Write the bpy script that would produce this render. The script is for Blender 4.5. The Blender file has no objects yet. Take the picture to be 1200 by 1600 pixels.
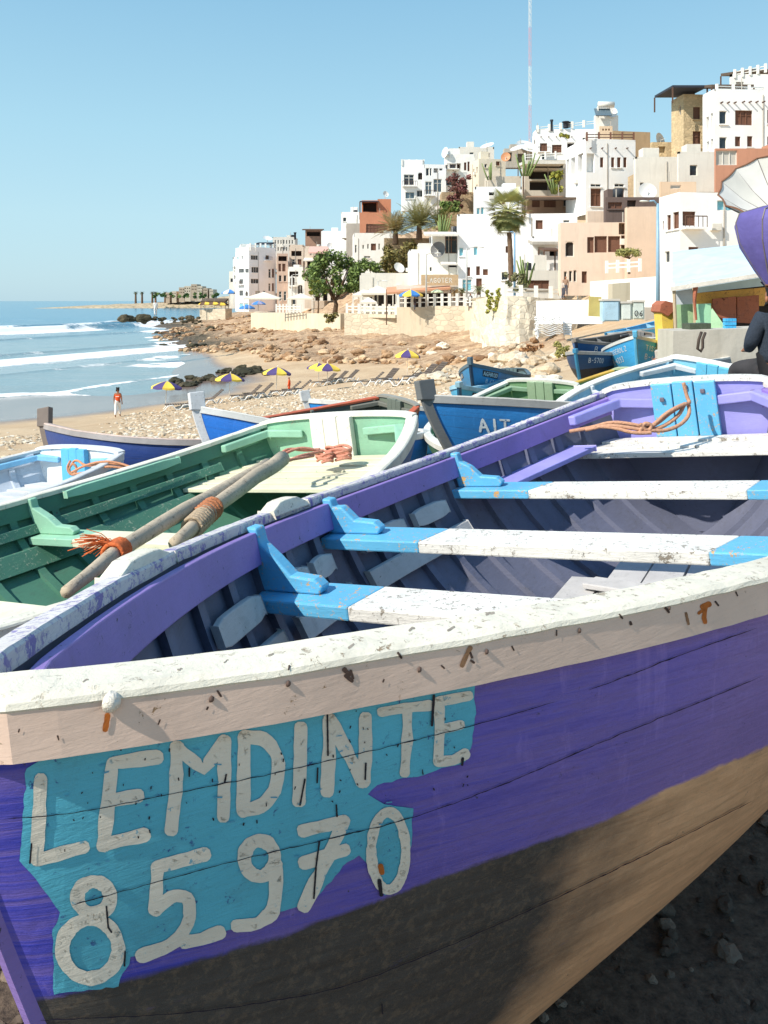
import bpy, bmesh, math, random
import numpy as np
from mathutils import Vector, Matrix, noise
from mathutils.bvhtree import BVHTree
from mathutils.geometry import delaunay_2d_cdt
R=math.radians
random.seed(7); rng=np.random.default_rng(7)
SC=bpy.context.scene; COL=SC.collection
# ---------------------------------------------------------------- camera
F=1250.0; EYE=8.0            # focal length in pixels of the 1600 px high photo; eye height above the sea
cam=bpy.data.cameras.new('camera'); camo=bpy.data.objects.new('camera',cam); COL.objects.link(camo)
camo.location=(0,0,EYE); camo.rotation_euler=(R(90),0,0)
cam.sensor_fit='VERTICAL'; cam.sensor_height=36; cam.sensor_width=27; cam.lens=36*F/1600
cam.shift_y=-330/1600; cam.clip_start=.05; cam.clip_end=30000
SC.camera=camo
SC.render.resolution_x=768; SC.render.resolution_y=1024
# ---------------------------------------------------------------- light
SUN_AZ=R(239); SUN_EL=R(42)
w=bpy.data.worlds.new('World'); SC.world=w; w.use_nodes=True
nt=w.node_tree; bg=nt.nodes['Background']
sky=nt.nodes.new('ShaderNodeTexSky'); sky.sky_type='NISHITA'; sky.sun_disc=False
sky.sun_elevation=SUN_EL; sky.sun_rotation=SUN_AZ; sky.altitude=0; sky.air_density=1.0; sky.dust_density=.6; sky.ozone_density=.7
nt.links.new(sky.outputs[0],bg.inputs[0]); bg.inputs[1].default_value=.13
# the photograph's paler, greener seaside sky: a gradient by elevation mixed with the physical sky
tc_=nt.nodes.new('ShaderNodeTexCoord'); sp_=nt.nodes.new('ShaderNodeSeparateXYZ'); nt.links.new(tc_.outputs['Generated'],sp_.inputs[0])
rp_=nt.nodes.new('ShaderNodeValToRGB'); nt.links.new(sp_.outputs[2],rp_.inputs[0]); e_=rp_.color_ramp.elements
e_[0].position=0; e_[0].color=(.37,.56,.66,1); e_[1].position=1; e_[1].color=(.07,.22,.50,1)
for p_,c_ in ((.10,(.385,.60,.69,1)),(.2,(.33,.57,.69,1)),(.36,(.225,.455,.63,1))):
    x_=e_.new(p_); x_.color=c_
bg2=nt.nodes.new('ShaderNodeBackground'); nt.links.new(rp_.outputs[0],bg2.inputs[0]); bg2.inputs[1].default_value=.95
mx_=nt.nodes.new('ShaderNodeMixShader'); mx_.inputs[0].default_value=.85
nt.links.new(bg.outputs[0],mx_.inputs[1]); nt.links.new(bg2.outputs[0],mx_.inputs[2]); nt.links.new(mx_.outputs[0],nt.nodes['World Output'].inputs[0])
sl=bpy.data.lights.new('sun','SUN'); sl.energy=4.4; sl.angle=R(.5); sl.color=(1,.94,.84)
so=bpy.data.objects.new('sun',sl); COL.objects.link(so)
sd=Vector((math.sin(SUN_AZ)*math.cos(SUN_EL),math.cos(SUN_AZ)*math.cos(SUN_EL),math.sin(SUN_EL)))
so.rotation_euler=sd.to_track_quat('Z','Y').to_euler(); so.location=(-20,-20,40)
SC.view_settings.view_transform='Standard'; SC.view_settings.look='None'; SC.view_settings.exposure=.45; SC.view_settings.gamma=1
# ---------------------------------------------------------------- helpers
def P(px,py,Y): return Vector(((px-600)/F*Y,Y,EYE-(py-470)/F*Y))
def PZ(px,py,z):
    Y=F*(EYE-z)/(py-470); return Vector(((px-600)/F*Y,Y,z))
def lin(c): return tuple(((x/255)/12.92 if x/255<=.04045 else ((x/255+.055)/1.055)**2.4) for x in c)
class N:
    def __init__(s,name):
        s.m=bpy.data.materials.new(name); s.m.use_nodes=True; s.t=s.m.node_tree; s.b=s.t.nodes['Principled BSDF']
        s.co=s.t.nodes.new('ShaderNodeTexCoord')
    def n(s,k,**a):
        x=s.t.nodes.new('ShaderNode'+k)
        for p,v in a.items():
            setattr(x,p,v)
        return x
    def l(s,a,b): s.t.links.new(a,b)
    def map(s,src='Object',sc=(1,1,1),rot=(0,0,0)):
        m=s.n('Mapping'); s.l(s.co.outputs[src],m.inputs[0]); m.inputs['Scale'].default_value=sc; m.inputs['Rotation'].default_value=rot; return m.outputs[0]
    def noise(s,vec,sc,det=4,ro=.6,dist=0):
        x=s.n('TexNoise'); s.l(vec,x.inputs['Vector']); x.inputs['Scale'].default_value=sc; x.inputs['Detail'].default_value=det
        x.inputs['Roughness'].default_value=ro; x.inputs['Distortion'].default_value=dist; return x.outputs[0]
    def ramp(s,f,a,b,ca=(0,0,0),cb=(1,1,1)):
        r=s.n('ValToRGB'); s.l(f,r.inputs[0]); e=r.color_ramp.elements
        e[0].position=a; e[1].position=b; e[0].color=(*ca,1); e[1].color=(*cb,1); return r.outputs[0]
    def mix(s,f,a,b,mode='MIX'):
        x=s.n('MixRGB',blend_type=mode)
        for i,v in enumerate((f,a,b)):
            if isinstance(v,(int,float)): x.inputs[i].default_value=v
            elif isinstance(v,tuple): x.inputs[i].default_value=(*v,1)
            else: s.l(v,x.inputs[i])
        return x.outputs[0]
    def math(s,op,a,b=0.,c=None):
        x=s.n('Math',operation=op)
        for i,v in enumerate((a,b) if c is None else (a,b,c)):
            if isinstance(v,(int,float)): x.inputs[i].default_value=v
            else: s.l(v,x.inputs[i])
        return x.outputs[0]
    def attr(s,name):
        x=s.n('Attribute',attribute_name=name); return x.outputs['Fac']
    def bump(s,h,st=.3,d=.01,prev=None):
        x=s.n('Bump'); s.l(h,x.inputs['Height']); x.inputs['Strength'].default_value=st; x.inputs['Distance'].default_value=d
        if prev: s.l(prev,x.inputs['Normal'])
        return x.outputs[0]
    def out(s,col,rough=.6,nrm=None,spec=.3):
        if isinstance(col,tuple): s.b.inputs['Base Color'].default_value=(*col,1)
        else: s.l(col,s.b.inputs['Base Color'])
        if isinstance(rough,(int,float)): s.b.inputs['Roughness'].default_value=rough
        else: s.l(rough,s.b.inputs['Roughness'])
        s.b.inputs['Specular IOR Level'].default_value=spec
        if nrm: s.l(nrm,s.b.inputs['Normal'])
        return s.m
MC={}
def paint(c,wear=.3,under=(120,108,92),rough=.55,sc=1.,grime=.35,bump=.5):
    """weathered oil paint on boards: drifted tone, chips down to the wood, grime, brush marks"""
    key=(c,wear,under,rough,sc,grime,bump)
    if key in MC: return MC[key]
    n=N('paint'); v=n.map(); c0=lin(c)
    big=n.noise(v,2.2*sc,4,.6); mid=n.noise(v,9*sc,6,.7,.5); fine=n.noise(v,55*sc,6,.75,.4)
    st=n.noise(n.map(sc=(6,6,40)),3*sc,5,.65,.4)
    col=n.mix(n.ramp(big,.3,.72),tuple(x*.82 for x in c0),tuple(min(1,x*1.12) for x in c0))
    col=n.mix(n.math('MULTIPLY',n.ramp(st,.5,.75),.25*grime*2),col,tuple(x*.5+.03 for x in c0))
    g=n.math('MULTIPLY',n.ramp(mid,.52,.74),grime); col=n.mix(g,col,tuple(x*.42+.05 for x in c0))
    ch=n.math('MULTIPLY',n.ramp(fine,.665-.1*wear,.685-.1*wear),n.ramp(mid,.5-.1*wear,.56))
    ch=n.math('MAXIMUM',ch,n.ramp(mid,.77-.14*wear,.785-.14*wear))
    col=n.mix(ch,col,lin(under))
    b=n.bump(st,.35*bump,.006); b=n.bump(fine,.35*bump,.004,b); b=n.bump(n.math('SUBTRACT',1.,ch),.5*bump,.003,b)
    MC[key]=n.out(col,rough,b,.35); return MC[key]
def plain(c,rough=.6,var=.15,sc=8.,bump=.15,metal=0,spec=.3):
    key=('p',c,rough,var,sc,bump,metal)
    if key in MC: return MC[key]
    n=N('surface'); v=n.map(); c0=lin(c); a=n.noise(v,sc,6,.65,.3)
    col=n.mix(n.ramp(a,.3,.7),tuple(x*(1-var) for x in c0),tuple(min(1,x*(1+var)) for x in c0))
    n.b.inputs['Metallic'].default_value=metal
    MC[key]=n.out(col,rough,n.bump(a,bump,.02),spec); return MC[key]
def plaster(c,dirt=.3,stone=0):
    key=('w',c,dirt,stone)
    if key in MC: return MC[key]
    n=N('plaster'); v=n.map(); c0=lin(c)
    a=n.noise(v,.35,5,.65); s=n.noise(n.map(sc=(1.6,1.6,.22)),1.4,6,.7,.4); f=n.noise(v,6,6,.7)
    col=n.mix(n.ramp(a,.3,.7),tuple(x*.88 for x in c0),tuple(min(.93,x*1.05) for x in c0))
    col=n.mix(n.math('MULTIPLY',n.ramp(s,.5,.8),dirt),col,tuple(x*.5 for x in (c0[0],c0[1]*.96,c0[2]*.88)))
    col=n.mix(n.math('MULTIPLY',n.ramp(f,.62,.75),dirt*.5),col,tuple(x*.62 for x in c0))
    b=n.bump(f,.3,.05)
    if stone:
        vo=n.n('TexVoronoi',feature='DISTANCE_TO_EDGE'); n.l(n.map(sc=(1.3,1.3,2.2)),vo.inputs['Vector']); vo.inputs['Scale'].default_value=stone
        e=n.ramp(vo.outputs[0],.0,.09); vc=n.n('TexVoronoi'); n.l(n.map(sc=(1.3,1.3,2.2)),vc.inputs['Vector']); vc.inputs['Scale'].default_value=stone
        bwn=n.n('RGBToBW'); n.l(vc.outputs['Color'],bwn.inputs[0]); col=n.mix(n.ramp(bwn.outputs[0],.2,.8,(.0,.0,.0),(.5,.5,.5)),col,tuple(x*.62 for x in c0)); col=n.mix(n.math('MULTIPLY',n.math('SUBTRACT',1.,e),.35),col,tuple(x*.5 for x in c0)); b=n.bump(e,.5,.06,b)
    MC[key]=n.out(col,.85,b,.15); return MC[key]
class MB:
    def __init__(s): s.v=[];s.f=[];s.m=[]
    def add(s,vs,fs,mi=0):
        o=len(s.v); s.v+= [tuple(p) for p in vs]; s.f+=[tuple(i+o for i in f) for f in fs]; s.m+=[mi]*len(fs); return s
    def hexa(s,q,mi=0):   # 8 corners: bottom 4 (ccw), top 4
        return s.add(q,[(3,2,1,0),(4,5,6,7),(0,1,5,4),(1,2,6,5),(2,3,7,6),(3,0,4,7)],mi)
    def box(s,a,b,mi=0):
        x0,y0,z0=a;x1,y1,z1=b
        return s.hexa([(x0,y0,z0),(x1,y0,z0),(x1,y1,z0),(x0,y1,z0),(x0,y0,z1),(x1,y0,z1),(x1,y1,z1),(x0,y1,z1)],mi)
    def obox(s,c,ax,ay,az,mi=0):  # centre + half axes
        c,ax,ay,az=map(Vector,(c,ax,ay,az))
        return s.hexa([c-ax-ay-az,c+ax-ay-az,c+ax+ay-az,c-ax+ay-az,c-ax-ay+az,c+ax-ay+az,c+ax+ay+az,c-ax+ay+az],mi)
    def bar(s,p,q,wd,th,up=(0,0,1),mi=0):
        p=Vector(p);q=Vector(q);d=(q-p);u=Vector(up);sd_=d.cross(u)
        if sd_.length<1e-6: sd_=d.cross(Vector((1,0,0)))
        sd_.normalize(); u=sd_.cross(d).normalized()
        return s.obox((p+q)/2,d/2,sd_*wd/2,u*th/2,mi)
    def tube(s,pts,r,seg=8,mi=0,cap=True):
        pts=[Vector(p) for p in pts]; n=len(pts); rr=r if isinstance(r,(list,tuple)) else [r]*n
        vs=[];pu=None
        for i,p in enumerate(pts):
            d=(pts[min(i+1,n-1)]-pts[max(i-1,0)])
            if d.length<1e-9: d=Vector((0,0,1))
            d.normalize()
            u=(pu-d*pu.dot(d)) if pu else d.cross(Vector((0,0,1)))
            if u.length<1e-4: u=d.cross(Vector((1,0,0)))
            u.normalize(); pu=u; w_=d.cross(u)
            for k in range(seg):
                a=2*math.pi*k/seg; vs.append(p+(u*math.cos(a)+w_*math.sin(a))*rr[i])
        fs=[(i*seg+k,i*seg+(k+1)%seg,(i+1)*seg+(k+1)%seg,(i+1)*seg+k) for i in range(n-1) for k in range(seg)]
        if cap: fs+= [tuple(range(seg-1,-1,-1)),tuple((n-1)*seg+k for k in range(seg))]
        return s.add(vs,fs,mi)
    def prism(s,poly,off,mi=0):   # polygon of 3-D points extruded by vector
        off=Vector(off);n=len(poly);a=[Vector(p) for p in poly];b=[p+off for p in a]
        return s.add(a+b,[tuple(range(n-1,-1,-1)),tuple(range(n,2*n))]+[(i,(i+1)%n,n+(i+1)%n,n+i) for i in range(n)],mi)
    def lathe(s,prof,seg=16,mi=0,c=(0,0,0)):
        vs=[(c[0]+r*math.cos(2*math.pi*k/seg),c[1]+r*math.sin(2*math.pi*k/seg),c[2]+z) for r,z in prof for k in range(seg)]
        n=len(prof)
        return s.add(vs,[(i*seg+k,i*seg+(k+1)%seg,(i+1)*seg+(k+1)%seg,(i+1)*seg+k) for i in range(n-1) for k in range(seg)],mi)
    def mesh(s,name,mats,smooth=False):
        me=bpy.data.meshes.new(name); me.from_pydata(s.v,[],s.f)
        for m in (mats if isinstance(mats,(list,tuple)) else [mats]): me.materials.append(m)
        if s.m: me.polygons.foreach_set('material_index',s.m)
        if smooth: me.polygons.foreach_set('use_smooth',[True]*len(me.polygons))
        me.update(); return me
    def build(s,name,mats,parent=None,smooth=False,bevel=0):
        o=bpy.data.objects.new(name,s.mesh(name,mats,smooth)); COL.objects.link(o)
        if parent is not None: o.parent=parent
        if bevel:
            b=o.modifiers.new('bevel','BEVEL'); b.width=bevel; b.segments=2; b.limit_method='ANGLE'; b.angle_limit=R(40)
        return o
def tag(o,label=None,cat=None,group=None,kind=None):
    if label: o['label']=label
    if cat: o['category']=cat
    if group: o['group']=group
    if kind: o['kind']=kind
    return o
def empty(name,loc,rz=0,label=None,cat=None,group=None):
    o=bpy.data.objects.new(name,None); COL.objects.link(o); o.location=loc; o.rotation_euler=(0,0,rz); o.empty_display_size=.2
    return tag(o,label,cat,group)
def dup(root,loc,rz=0,label=None,group=None,scale=None):
    r=root.copy(); COL.objects.link(r); r.location=loc; r.rotation_euler=(root.rotation_euler[0],root.rotation_euler[1],rz)
    if scale: r.scale=(scale,)*3 if isinstance(scale,(int,float)) else scale
    if label: r['label']=label
    if group: r['group']=group
    for ch in list(root.children):
        c=ch.copy(); COL.objects.link(c); c.parent=r
        for g in ch.children:
            d=g.copy(); COL.objects.link(d); d.parent=c
    return r
def npmesh(name,v,f,mats,smooth=True,attrs=None,parent=None):
    me=bpy.data.meshes.new(name); v=np.asarray(v,np.float32); f=np.asarray(f,np.int32); k=f.shape[1]
    me.vertices.add(len(v)); me.vertices.foreach_set('co',v.ravel()); me.loops.add(f.size); me.loops.foreach_set('vertex_index',f.ravel())
    me.polygons.add(len(f)); me.polygons.foreach_set('loop_start',np.arange(0,f.size,k,dtype=np.int32))
    try: me.polygons.foreach_set('loop_total',np.full(len(f),k,np.int32))
    except Exception: pass
    me.polygons.foreach_set('use_smooth',np.full(len(f),smooth))
    for m in (mats if isinstance(mats,(list,tuple)) else [mats]): me.materials.append(m)
    for an,av in (attrs or {}).items():
        a=me.attributes.new(an,'FLOAT','POINT'); a.data.foreach_set('value',np.asarray(av,np.float32))
    me.update(calc_edges=True); me.validate()
    o=bpy.data.objects.new(name,me); COL.objects.link(o)
    if parent: o.parent=parent
    return o
def gridf(nr,nc):
    i=np.arange(nr-1)[:,None]*nc+np.arange(nc-1)[None,:]; i=i.ravel()
    return np.stack([i,i+1,i+nc+1,i+nc],1)
_perm=rng.random((256,256))
def vnoise(x,y):
    xi=np.floor(x).astype(int);yi=np.floor(y).astype(int);fx=x-xi;fy=y-yi
    fx=fx*fx*(3-2*fx);fy=fy*fy*(3-2*fy)
    g=lambda a,b:_perm[a&255,b&255]
    return (g(xi,yi)*(1-fx)+g(xi+1,yi)*fx)*(1-fy)+(g(xi,yi+1)*(1-fx)+g(xi+1,yi+1)*fx)*fy
def fbm(x,y,o=4):
    s=0;a=.5
    for i in range(o): s=s+a*vnoise(x*2**i+17*i,y*2**i+31*i);a*=.5
    return s
def sst(a,b,x): t=np.clip((x-a)/(b-a),0,1); return t*t*(3-2*t)
# ================================================================ terrain
CP=[(-6,-6,6.05),(0,-6,6.12),(8,-6,6.2),(-12,-4,5.6),(-2,1.5,6.08),(1.5,2,6.13),(5,3,6.2),(10,5,6.25),(2,5,6.13),(-3,5,5.95),(-6,6,5.55),(-10,8,4.9),
(-4.5,10,5.15),(-1,9.5,5.45),(1,8,5.8),(3.5,9,5.9),(6,9,6.0),(0,13,5.2),(3,14,5.6),(6,14,6.05),(10,14,6.25),(8,19,6.2),(14,20,6.4),(20,14,6.6),(14,30,6.6),(20,30,7.0),(17,42,6.8),(22,45,7.2),
(12,40,5.9),(9,32,5.6),(5,17,5.6),(-9,15,4.5),(-15,5,4.4),(-20,15,3.4),(-12,22,3.6),(-5,22,4.3),(0,22,4.8),(5,24,5.3),(-30,20,2.0),(-14,33,2.4),(-6,33,3.0),(0,35,3.5),(5,37,4.1),(-16,47,1.05),
(-26,45,.75),(-24,54,.42),(-14,52,1.0),(-11,55,1.15),(-7.7,57,1.3),(-4,60,1.35),(1.5,62,2.0),(6,58,3.2),(10,58,4.4),(-40,52,.1),(-28,66,-.02),(-18,66,.15),(-12,68,.75),(-5,73,1.25),(2,76,1.9),
(-45,68,-.6),(-80,60,-2),(-22,80,.15),(-14,80,.7),(-26,100,.02),(-19,92,.75),(-12,92,1.5),(-3,92,2.6),(6,92,3.4),(12,73,3.7),(8,70,3.2),(16,75,5.2),(-29,115,.1),(-22,112,1.2),(-12,112,3.0),
(-5,101,3.3),(2,93,3.5),(9,91,3.8),(-25,148,2.4),(-15,130,2.7),(-7,116,3.1),(-25,165,3.0),(-15,145,3.6),(0,112,4.2),(10,104,4.6),(-34,140,.4),(-24,140,2.2),(-45,175,.6),(-35,175,2.2),(-55,215,.3),(-42,205,2.6),(-72,250,.4),(-58,245,1.6),(-100,300,.3),(-70,290,.9),(-60,330,0),(-125,330,-.6),(-90,340,-1.5),(-75,200,-2),(-110,260,-3),(-60,140,-2.5),(-50,400,-3),
(-26,200,4),(-36,215,3.5),(-30,250,5),(0,124,6),(0,142,9),(-8,135,4.5),(-8,165,5.5),(-16,190,5),(6,132,10),(12,112,7),(12,140,20),(20,95,7),(20,125,17),(28,80,8),(30,110,18),(45,75,14),(45,110,26),(0,170,14),(-15,230,8),(60,90,28),(60,160,36),(0,230,26),(-25,280,10),
(26,60,8.2),(35,62,10),(30,48,7.6),(45,45,10),(60,30,14),(30,20,8),(40,0,10),(90,50,26),(90,160,40),(30,300,30),(120,0,20)]
_c=np.array(CP,float); _A=np.hypot(_c[:,0:1]-_c[:,0],_c[:,1:2]-_c[:,1]); _n=len(_c)
_M=np.zeros((_n+1,_n+1)); _M[:_n,:_n]=_A; _M[_n,:_n]=1;_M[:_n,_n]=1
_W=np.linalg.solve(_M,np.append(_c[:,2],0))
def rock0(X,Y):
    yl=np.interp(X,[-60,-40,-30,-24,-19,-10,-4,1,4,8,12,20],[150,130,122,110,103,88,80,76,64,56,50,200])
    return sst(-3,3,Y-yl+6*(fbm(X*.15,Y*.15,3)-.5))
def ground0(X,Y):
    X=np.asarray(X,float);Y=np.asarray(Y,float); sh=X.shape; x=X.ravel();y=Y.ravel(); z=np.empty_like(x)
    for i in range(0,len(x),20000):
        a=x[i:i+20000];b=y[i:i+20000]; z[i:i+20000]=np.hypot(a[:,None]-_c[:,0],b[:,None]-_c[:,1])@_W[:_n]+_W[_n]
    return z.reshape(sh)
def ground(X,Y):
    X=np.asarray(X,float);Y=np.asarray(Y,float)
    z=ground0(X,Y); rk=rock0(X,Y)
    # tilted rock strata: ledges running obliquely
    q=(X*.35+Y*.94)*.22+fbm(X*.06,Y*.06,3)*3.2; st=(q-np.floor(q)); led=np.where(st<.82,st*.35,.29+(st-.82)*-1.6)
    amp=np.clip(.4+z*.35,.2,1.5)
    z=z+rk*(led*1.0*amp+(fbm(X*.5,Y*.5,4)-.45)*.9*amp+ (fbm(X*2.2,Y*2.2,3)-.45)*.35)
    sand=(1-rk)*sst(.3,1.2,z)
    z=z+sand*((fbm(X*.5,Y*.5,3)-.45)*.16+(fbm(X*3,Y*3,3)-.45)*.05*sst(6,12,Y))
    return z
def gz(x,y): return float(ground(np.array([x]),np.array([y]))[0])
def axis(segs):
    r=[]
    for a,b,s in segs: r+=list(np.arange(a,b,s))
    return np.array(r+[segs[-1][1]],float)
def terrain_mat():
    n=N('ground'); v=n.map(); rk=n.attr('rock'); wet=n.attr('wet'); near=n.attr('near')
    a=n.noise(v,.35,6,.65); b=n.noise(v,3,8,.72); c=n.noise(v,28,6,.75)
    sand=n.mix(n.ramp(a,.3,.7),lin((182,154,120)),lin((206,182,148)))
    sand=n.mix(n.ramp(c,.5,.7),sand,lin((150,120,92)))
    vo=n.n('TexVoronoi'); n.l(v,vo.inputs['Vector']); vo.inputs['Scale'].default_value=9
    peb=n.math('MULTIPLY',n.ramp(vo.outputs[0],.18,.3,(1,1,1),(0,0,0)),n.math('MULTIPLY',n.attr('peb'),n.ramp(b,.42,.55)))
    pc=n.mix(.5,lin((222,208,186)),vo.outputs['Color'],'SOFT_LIGHT'); sand=n.mix(peb,sand,pc)
    st=n.noise(n.map(sc=(.25,1.5,1.6),rot=(0,0,R(18))),.9,8,.68,.8)
    rock=n.mix(n.ramp(st,.33,.68),lin((146,110,82)),lin((218,190,154)))
    rock=n.mix(n.math('MULTIPLY',n.ramp(b,.5,.72),.6),rock,lin((138,106,80))); rock=n.mix(n.math('MULTIPLY',n.ramp(c,.55,.7),.5),rock,lin((90,70,55)))
    rock=n.mix(n.math('MULTIPLY',n.attr('dark'),n.ramp(b,.2,.5)),rock,lin((62,60,46)))
    col=n.mix(rk,sand,rock)
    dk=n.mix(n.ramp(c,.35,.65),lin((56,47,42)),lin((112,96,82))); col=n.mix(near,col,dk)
    wc=n.mix(n.ramp(a,.3,.7),lin((122,104,96)),lin((138,120,108))); col=n.mix(wet,col,wc)
    rough=n.math('SUBTRACT',.9,n.math('MULTIPLY',wet,.72))
    dry=n.math('SUBTRACT',1.,wet)
    nr=n.bump(n.math('MULTIPLY',c,dry),.5,.03); nr=n.bump(n.math('MULTIPLY',b,n.math('MULTIPLY',rk,1.)),.8,.35,nr); nr=n.bump(peb,.8,.04,nr)
    return n.out(col,rough,nr,.4)
xs=np.concatenate([-np.array([600,420,300,220,180,150]),axis([(-130,-60,1.6),(-60,-34,.6),(-34,16,.2),(16,34,.6),(34,70,3),(70,120,10)]),[160,250,400,700]])
ys=np.concatenate([[-300,-100,-40,-20],axis([(-12,-2,1),(-2,8,.14),(8,60,.3),(60,125,.36),(125,260,1.0),(260,400,4)]),[440,500,600,800]])
GX,GY=np.meshgrid(xs,ys); GZ=ground(GX,GY)
far=(GY>380)|(GX<-160); GZ=np.where(far,np.minimum(GZ,-4),GZ)
GZ=np.where((GY>330)&(GX<-40),np.minimum(GZ,-2-.02*(GY-330)),GZ)
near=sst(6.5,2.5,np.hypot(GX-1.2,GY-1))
GZ=GZ+near*(fbm(GX*9,GY*9,3)-.45)*.09
rk=rock0(GX,GY); wetm=sst(.9,.6,GZ)*(1-rk*.8)*sst(30,40,GY)
dark=rk*sst(2.4,.6,GZ+1.2*(fbm(GX*.3,GY*.3,3)-.5))
peb=(sst(.9,1.5,GZ)*(1-rk))*sst(.42,.55,fbm(GX*.12+9,GY*.3,3))
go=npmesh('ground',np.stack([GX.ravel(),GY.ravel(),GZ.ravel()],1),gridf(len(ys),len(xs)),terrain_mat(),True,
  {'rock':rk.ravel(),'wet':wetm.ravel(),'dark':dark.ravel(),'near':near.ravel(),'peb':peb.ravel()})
tag(go,kind='structure')
# ---------------------------------------------------------------- sea
def sea_mat():
    n=N('sea'); v=n.map(); f=n.attr('foam'); sh=n.attr('shallow')
    a=n.noise(n.map(sc=(.3,1,1)),.25,6,.7); b=n.noise(v,1.6,8,.75,.6)
    deep=n.mix(n.ramp(a,.3,.7),lin((26,104,138)),lin((44,128,156)))
    shc=n.mix(n.ramp(a,.3,.7),lin((122,150,152)),lin((152,160,156)))
    col=n.mix(sh,deep,shc)
    b2=n.noise(n.map(sc=(.35,1.3,1)),.55,9,.78,1.2); bb_=n.math('ADD',n.math('MULTIPLY',b,.45),n.math('MULTIPLY',b2,.75)); fm=n.ramp(n.math('ADD',bb_,n.math('MULTIPLY',f,.62)),.86,1.12)
    col=n.mix(fm,col,lin((240,240,236)))
    rough=n.math('ADD',.16,n.math('MULTIPLY',fm,.6))
    w1=n.noise(n.map(sc=(.35,1,1)),.8,6,.6); w2=n.noise(v,5,4,.6)
    nr=n.bump(w1,.35,.6); nr=n.bump(w2,.25,.08,nr); nr=n.bump(fm,.5,.15,nr)
    return n.out(col,rough,nr,.4)
sx=np.concatenate([-np.array([9000,5000,2500,1200,700,450,320,260]),axis([(-220,-100,1.5),(-100,0,.5)]),[40,120,400,1200,3000,9000]])
sy=np.concatenate([[20],axis([(50,90,.3),(90,160,.5),(160,300,1.0),(300,420,4)]),[480,600,800,1100,1600,2500,4500,8000,14000,22000]])
SX,SY=np.meshgrid(sx,sy)
cw=sst(420,380,SY)*sst(-230,-200,SX)
land=ground0(SX,SY)
fo=np.zeros_like(SX); sz=np.zeros_like(SX)
def wave(y0,slope,curv,h,wd,foamw,amp,xa,xb):
    global fo,sz
    yc=y0+slope*(SX+40)+curv*np.sin(SX*.045+y0)+3*(fbm(SX*.05,SX*0+y0,2)-.5)
    d=SY-yc; m=sst(xa-15,xa,SX)*sst(xb+8,xb-2,SX)
    sz+=cw*m*h*(np.exp(-np.where(d<0,(d/(wd*.35))**2,(d/wd)**2)))
    br=(.35+.9*sst(.25,.6,fbm(SX*.09+y0,SY*.04,4)))
    fo+=cw*m*amp*br*np.where(d<0,np.exp(-(d/(foamw*.9))**2),np.exp(-(d/(foamw*.55))**2))
wave(326,2.6,5,1.3,16,34,1.05,-175,-62)
wave(392,2.4,5,.8,12,18,.55,-190,-78)
wave(250,2.7,5,.3,8,26,.3,-150,-52)
wave(118,2.5,3,.45,6,13,.95,-110,-27)
wave(150,2.6,3,.25,5,12,.3,-110,-36)
wave(84,2.4,2.5,.12,3,7,.25,-110,-26)
wave(41,2.3,1.6,.07,2.4,2.0,1.2,-80,-14)
fo+=cw*.25*sst(.5,.7,fbm(SX*.1,SY*.22,4))*sst(220,100,SY)
fo+=cw*.9*sst(-.7,-.1,land)*sst(84,100,SY)*sst(.4,.6,fbm(SX*.2,SY*.2,3))
fo+=.45*sst(.62,.72,fbm(SX*.02+3,SY*.05,4))*sst(900,260,SY)*sst(180,240,SY)
sz+=cw*((fbm(SX*.2,SY*.35,3)-.45)*.16*sst(80,140,SY))
# water reaches its edge round the wet sand
edge=66+1.8*np.sin(SX*.16)+1.2*np.sin(SX*.4+1)
sz+=.18*cw*sst(-1,6,SY-edge)-.35*sst(1.0,-1.0,SY-edge)
fo+=cw*1.0*np.exp(-((SY-edge-.4)/.6)**2)*(.6+.6*fbm(SX*.4,SY*.4,2))
sh_=sst(330,120,SY)*.9
seao=npmesh('sea',np.stack([SX.ravel(),SY.ravel(),sz.ravel()],1),gridf(len(sy),len(sx)),sea_mat(),True,{'foam':np.clip(fo,0,1.4).ravel(),'shallow':sh_.ravel()})
tag(seao,kind='structure')
# ---------------------------------------------------------------- far headland
hx=np.linspace(0,1,160); hy=np.linspace(-1,1,24)
HX,HY=np.meshgrid(hx,hy)
top=np.interp(hx,[0,.1,.3,.5,.62,.75,.9,1],[0,1.5,4.5,6.5,8,12,17,20])
hz=top[None,:]*np.clip(1-HY**2,0,1)**.6*(.8+.4*fbm(HX*22,HY*3+5,4))-.5
wx=P(60,470,900).x+HX*(P(420,470,900).x-P(60,470,900).x); wy=900+HY*70+HX*60
n_=N('headland'); v_=n_.map(); a_=n_.noise(v_,.05,6,.7); c_=n_.noise(v_,.3,6,.7)
c1=n_.mix(n_.ramp(a_,.35,.65),lin((178,158,130)),lin((206,184,150))); c1=n_.mix(n_.ramp(c_,.52,.62),c1,lin((98,102,78)))
tag(npmesh('headland_hill',np.stack([wx.ravel(),wy.ravel(),hz.ravel()],1),gridf(24,160),n_.out(c1,.9),True),kind='structure')
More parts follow.
